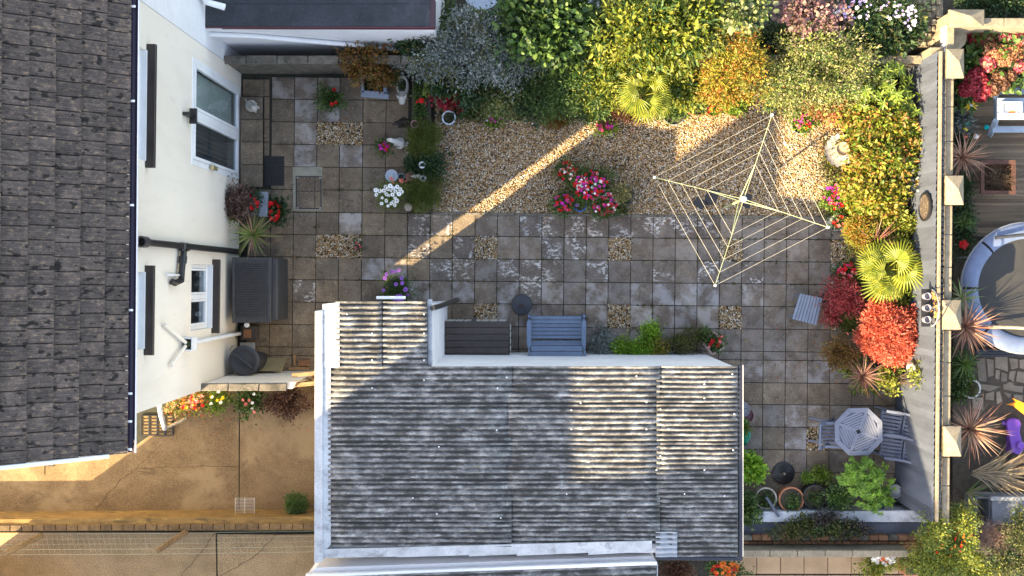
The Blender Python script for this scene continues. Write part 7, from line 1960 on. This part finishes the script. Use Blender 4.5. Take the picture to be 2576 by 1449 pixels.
inst('flower', flower_mesh('flower', F_red, .10, 5, .3, M_black), pop, P(2423, 615, .4)); MB().tube([P(2423, 615), P(2423, 615, .4)], .008, 5).build('stem', M_greyp, pop)
fpn = thing('rusty_planter', 'square rusty metal planter with dry stalks on the decking', 'planter', P(2510, 446))
M_rust = surf('rust', (.085, .036, .024), (.05, .022, .016), scale=10, grain=.3, bmp=.4, rough=.85)
o4 = [(2467, 403), (2555, 403), (2555, 489), (2467, 489)]; i4 = [(2476, 412), (2546, 412), (2546, 480), (2476, 480)]
for k in range(4):
    j = (k + 1) % 4
    q = [P(*o4[k], .45), P(*o4[j], .45), P(*i4[j], .45), P(*i4[k], .45)]
    MB().prism(q, .42, .46).build('rim', M_rust, fpn)
    b_ = [P(*i4[k], .45), P(*i4[j], .45)]; cc_ = P(2511, 446, .05)
    lo = [cc_ + (Vector((p.x, p.y, .05)) - cc_) * .6 for p in b_]
    MB().add([b_[0], b_[1], lo[1], lo[0]], [(0, 1, 2, 3)]).build('side', M_rust, fpn)
MB().pimg([(2488, 424), (2534, 424), (2534, 468), (2488, 468)], .06, .12).build('soil', M_soil, fpn)
shrub(None, L('straw', [(.14, .09, .05), (.2, .14, .09), (.08, .05, .03)], trans=.05), [T(2508, 450, 32, 30, .3, .16)], .11, .005, 70, 12, .05, z0=.1, parent=fpn, stemn=14)
spiky('pink striped cordyline by the second pillar', 2416, 396, 0, .8, 62, ['pink', 'cordy', 'pink'], 92, seed=21, lean=(.05, 0), wid=.62)
spiky('green sword leaved plant hanging toward the trampoline', 2418, 748, 0, .9, 62, ['yucca', 'dry', 'grass'], 30, seed=31, name='phormium', cat='phormium', wid=.9, el1=.7)
spiky('dark pink cordyline below the third pillar', 2426, 822, 0, .95, 74, ['pink', 'cordy', 'pink', 'cordy'], 113, seed=22, wid=.62)
spiky('large pink cordyline beside the lowest pillar', 2436, 1078, 0, .95, 76, ['pink', 'cordy', 'pink', 'dry'], 125, seed=23, wid=.62)
spiky('green strap leaved plant below the dark pink cordyline', 2424, 915, 0, .4, 44, ['grass'], 39, seed=24, name='strap_leaved_plant', cat='plant', trunk=False)
shrub('leafy green weeds below the third pillar', G_mid, [T(2420, 930, 20, 45, .25, .12), T(2415, 985, 16, 25, .25, .1)], .07, .035, 90, 11, .05, stemn=3)
spiky('heap of dry bleached strap leaves beside the timber planks', 2440, 1185, 0, .7, 110, ['dry'], 90, seed=26, name='dry_phormium', cat='phormium', lean=(.5, -.1), wid=.8, el1=.45, trunk=False, azr=(-.75, .7))
spiky('second tuft of dry bleached leaves near the bottom of the wall', 2430, 1240, 0, .5, 70, ['dry', 'dry', 'grass'], 45, seed=27, name='dry_phormium', cat='phormium', wid=.7, trunk=False, el1=.5, azr=(-1.2, .8))
# trampoline
tm = thing('trampoline', 'round trampoline with black mat and pale blue padded rim', 'trampoline', P(2587, 725))
c = P(2587, 725, .75); Ro = m(164, .75); Ri = m(124, .75)
MB().lathe([(.001, .70), (Ri + .02, .72), (Ri + .02, .705), (.001, .69)], 64, (c.x, c.y, 0)).build('mat', surf('mat_black', (.030, .029, .029), (.02, .02, .02), scale=4, grain=.15), tm)
M_pad = surf('pad_vinyl', (.125, .16, .265), (.09, .12, .20), scale=6, grain=.12, bmp=.15, rough=.5)
for k in range(8):
    a0, a1 = k * math.pi / 4 + .02, (k + 1) * math.pi / 4 - .02
    vs = []; fs = []
    for i in range(13):
        a = a0 + (a1 - a0) * i / 12
        for (r_, z) in ((Ri, .735), (Ri + .04, .775), ((Ri + Ro) / 2, .79), (Ro - .04, .77), (Ro, .72)): vs.append((c.x + r_ * math.cos(a), c.y + r_ * math.sin(a), z))
    for i in range(12):
        for j in range(4): fs.append((i * 5 + j, i * 5 + j + 1, (i + 1) * 5 + j + 1, (i + 1) * 5 + j))
    MB().add(vs, fs).build('pad', M_pad, tm, smooth=True)
MB().tube([(c.x + (Ro + .0) * math.cos(t), c.y + Ro * math.sin(t), .69) for t in [k * 2 * math.pi / 48 for k in range(49)]], .025, 8).build('frame', M_greyp, tm, smooth=True)
for k in range(4):
    a = math.pi / 4 + k * math.pi / 2 + .3
    MB().tube([(c.x + Ro * math.cos(a), c.y + Ro * math.sin(a), .68), (c.x + Ro * 1.0 * math.cos(a), c.y + Ro * math.sin(a), 0)], .022, 8).build('leg', M_greyp, tm)
M_foam = plain('tan_foam', (.45, .34, .22), .8)
for (a, b) in (((2478, 822), (2640, 832)), ((2503, 598), (2640, 590))):
    MB().tube([P(*a, .85), P((a[0] + b[0]) / 2, (a[1] + b[1]) / 2 - 3, .95), P(*b, .95)], .032, 10).build('enclosure_pole', M_foam if a[1] > 700 else M_charp, tm, smooth=True)
dl = thing('decking_step', 'dark ridged step between trampoline and crazy paving', 'step', P(2510, 885))
for k in range(3): MB().rimg(2455, 879 + k * 6.2, 2700, 884.4 + k * 6.2, .03, .1).build('plank', plain('dark_deck', (.03, .035, .045), .7), dl, bevel=.004)
rg = thing('ring_planter', 'weathered round pot rim among weeds beside the crazy paving', 'pot', P(2443, 978))
pot(rg, 2443, 978, 25, .3, M_orn, rim=.035); shrub(None, G_olive, [T(2443, 980, 16, 16, .3, .05)], .06, .02, 24, 8, .04, z0=.22, parent=rg, stemn=8)
# toys and clutter
pt2 = thing('purple_toy', 'purple plastic toy paddle lying at the right edge', 'toy', P(2555, 1090))
Mp = plain('purple_plastic', (.15, .05, .36), .35)
MB().pimg([(2532, 1062), (2538, 1055), (2552, 1052), (2566, 1056), (2570, 1068), (2566, 1086), (2572, 1108), (2576, 1130), (2570, 1141), (2558, 1144), (2546, 1136), (2542, 1112), (2536, 1086)], .15, .24).build('body', Mp, pt2, bevel=.03, bseg=2)
MB().lathe([(.001, 0), (.07, 0), (.075, .05), (.05, .07), (.001, .06)], 18, P(2565, 1120, .24)).build('knob', Mp, pt2, smooth=True)
MB().tube([P(2522, 1064, .12), P(2536, 1066, .18)], [.045, .03], 8).build('tail', Mp, pt2, smooth=True)
MB().rimg(2540, 1060, 2566, 1140, 0, .15).build('base', Mp, pt2)
og = thing('orange_slide', 'orange plastic slide end at the right edge', 'toy', P(2560, 1025))
Mo = plain('orange_plastic', (.75, .28, .02), .35)
q = [P(2532, 1018, .2), P(2552, 1022, .3), P(2600, 1060, .6), P(2610, 1030, .6), P(2560, 1006, .3), P(2548, 1002, .3), P(2558, 1012, .3)]
MB().add([p for p in q] + [p - Vector((0, 0, .06)) for p in q], [tuple(range(7)), tuple(range(13, 6, -1))] + [(i, 7 + i, 7 + (i + 1) % 7, (i + 1) % 7) for i in range(7)]).build('chute', Mo, og)
MB().bar(P(2590, 1040, .0), P(2590, 1040, .55), .06, .06, (1, 0, 0)).build('support', Mo, og)
for k, (a, b, lb) in enumerate((((2495, 1185), (2640, 1130), 'upper brown plank leaning among dry leaves'), ((2500, 1205), (2640, 1158), 'middle brown plank leaning among dry leaves'), ((2520, 1225), (2640, 1215), 'lowest brown plank under the dry leaves'))):
    tag(MB().bar(P(*a, .12), P(*b, .3), .13, .04).build('loose_plank', M_wood, None, bevel=.004), lb, 'plank', 'loose planks in the right garden')
bq_ = thing('storage_chest', 'grey plastic chest with a round white badge in the bottom right corner', 'storage box', P(2530, 1290))
M_chest = surf('chest_grey', (.16, .18, .21), (.11, .12, .15), scale=3, grain=.2, rough=.5)
MB().rimg(2496, 1254, 2680, 1322, 0, .6).build('body', M_chest, bq_, bevel=.02, bseg=2)
MB().rimg(2492, 1249, 2684, 1260, .58, .68).build('lid_edge', M_greyp, bq_, bevel=.015)
MB().lathe([(.035, 0), (.035, .012), (.001, .014)], 18, P(2548, 1288, .6)).build('badge', M_white, bq_)
bo = thing('open_tub', 'open dark tub with leaf litter left of the grey chest', 'tub', P(2472, 1286))
for (u0, v0, u1, v1) in ((2454, 1250, 2458, 1322), (2488, 1250, 2492, 1322), (2458, 1250, 2488, 1254), (2458, 1318, 2488, 1322)): MB().rimg(u0, v0, u1, v1, .02, .5).build('side', M_chest, bo)
MB().rimg(2457, 1253, 2489, 1319, 0, .25).build('litter', surf('litter', (.06, .045, .035), (.03, .025, .02), scale=12, grain=.5), bo)
# things in the garden above
rt = thing('round_table', 'round pale table top at the top edge among shrubs', 'table', P(1210, -10))
MB().lathe([(.001, .70), (m(48, .7), .70), (m(48, .7), .74), (.001, .745)], 40, P(1213, -24, .74) - Vector((0, 0, .74))).build('top', M_bluewhite, rt, smooth=True)
MB().tube([P(1213, -24, 0), P(1213, -24, .7)], .04, 8).build('leg', M_greyp, rt)
wcb = thing('wire_crate', 'white wire crate at the top edge above the green shrub', 'crate', P(1492, 10))
for k in range(6): MB().tube([P(1466 + k * 9, -10, .9), P(1470 + k * 9, 30, .9)], .008, 5).build('wire', M_white, wcb)
for k in range(6): MB().tube([P(1464, -8 + k * 7, .91), P(1516, -6 + k * 7, .91)], .008, 5).build('wire', M_white, wcb)
MB().rimg(1466, -8, 1514, 30, 0, .86).build('base', M_greyp, wcb)

# ------------------------------------------------------------------ fallen leaves on patio, gravel and roofs' feet
r_ = np.random.default_rng(77)
spots = [(2110, 760, 120, 90, 70), (2150, 900, 90, 80, 60), (1850, 330, 160, 40, 60), (1500, 560, 420, 25, 60), (700, 640, 90, 60, 25), (1950, 880, 200, 120, 70), (640, 1050, 150, 40, 70), (300, 1300, 260, 6, 60), (1400, 420, 260, 80, 60), (1600, 880, 150, 12, 40), (880, 260, 140, 60, 30)]
pp_ = []
for (u, v, du, dv, n) in spots:
    for _ in range(n):
        uu, vv = r_.normal(u, du * .6), r_.normal(v, dv * .6)
        if 1088 < uu < 1860 and vv > 893: continue
        if 795 < uu < 1125 and vv > 755: continue
        p = P(uu, vv); pp_.append((p.x, p.y, .024 if vv < 530 and uu > 1090 else .008))
pp_ = np.array(pp_); N = len(pp_)
tag(leaves('fallen_leaves', pp_, np.c_[r_.normal(size=(N, 2)), r_.normal(size=N) * .1], np.c_[r_.normal(size=(N, 2)) * .25, np.ones(N)], r_.uniform(.025, .06, N), r_.uniform(.015, .03, N), L('leaf_litter', [(.30, .16, .03), (.36, .25, .05), (.16, .08, .03), (.4, .1, .03), (.1, .06, .03)]), None), 'scattered fallen leaves on the paving and gravel', 'leaves', kind='stuff')
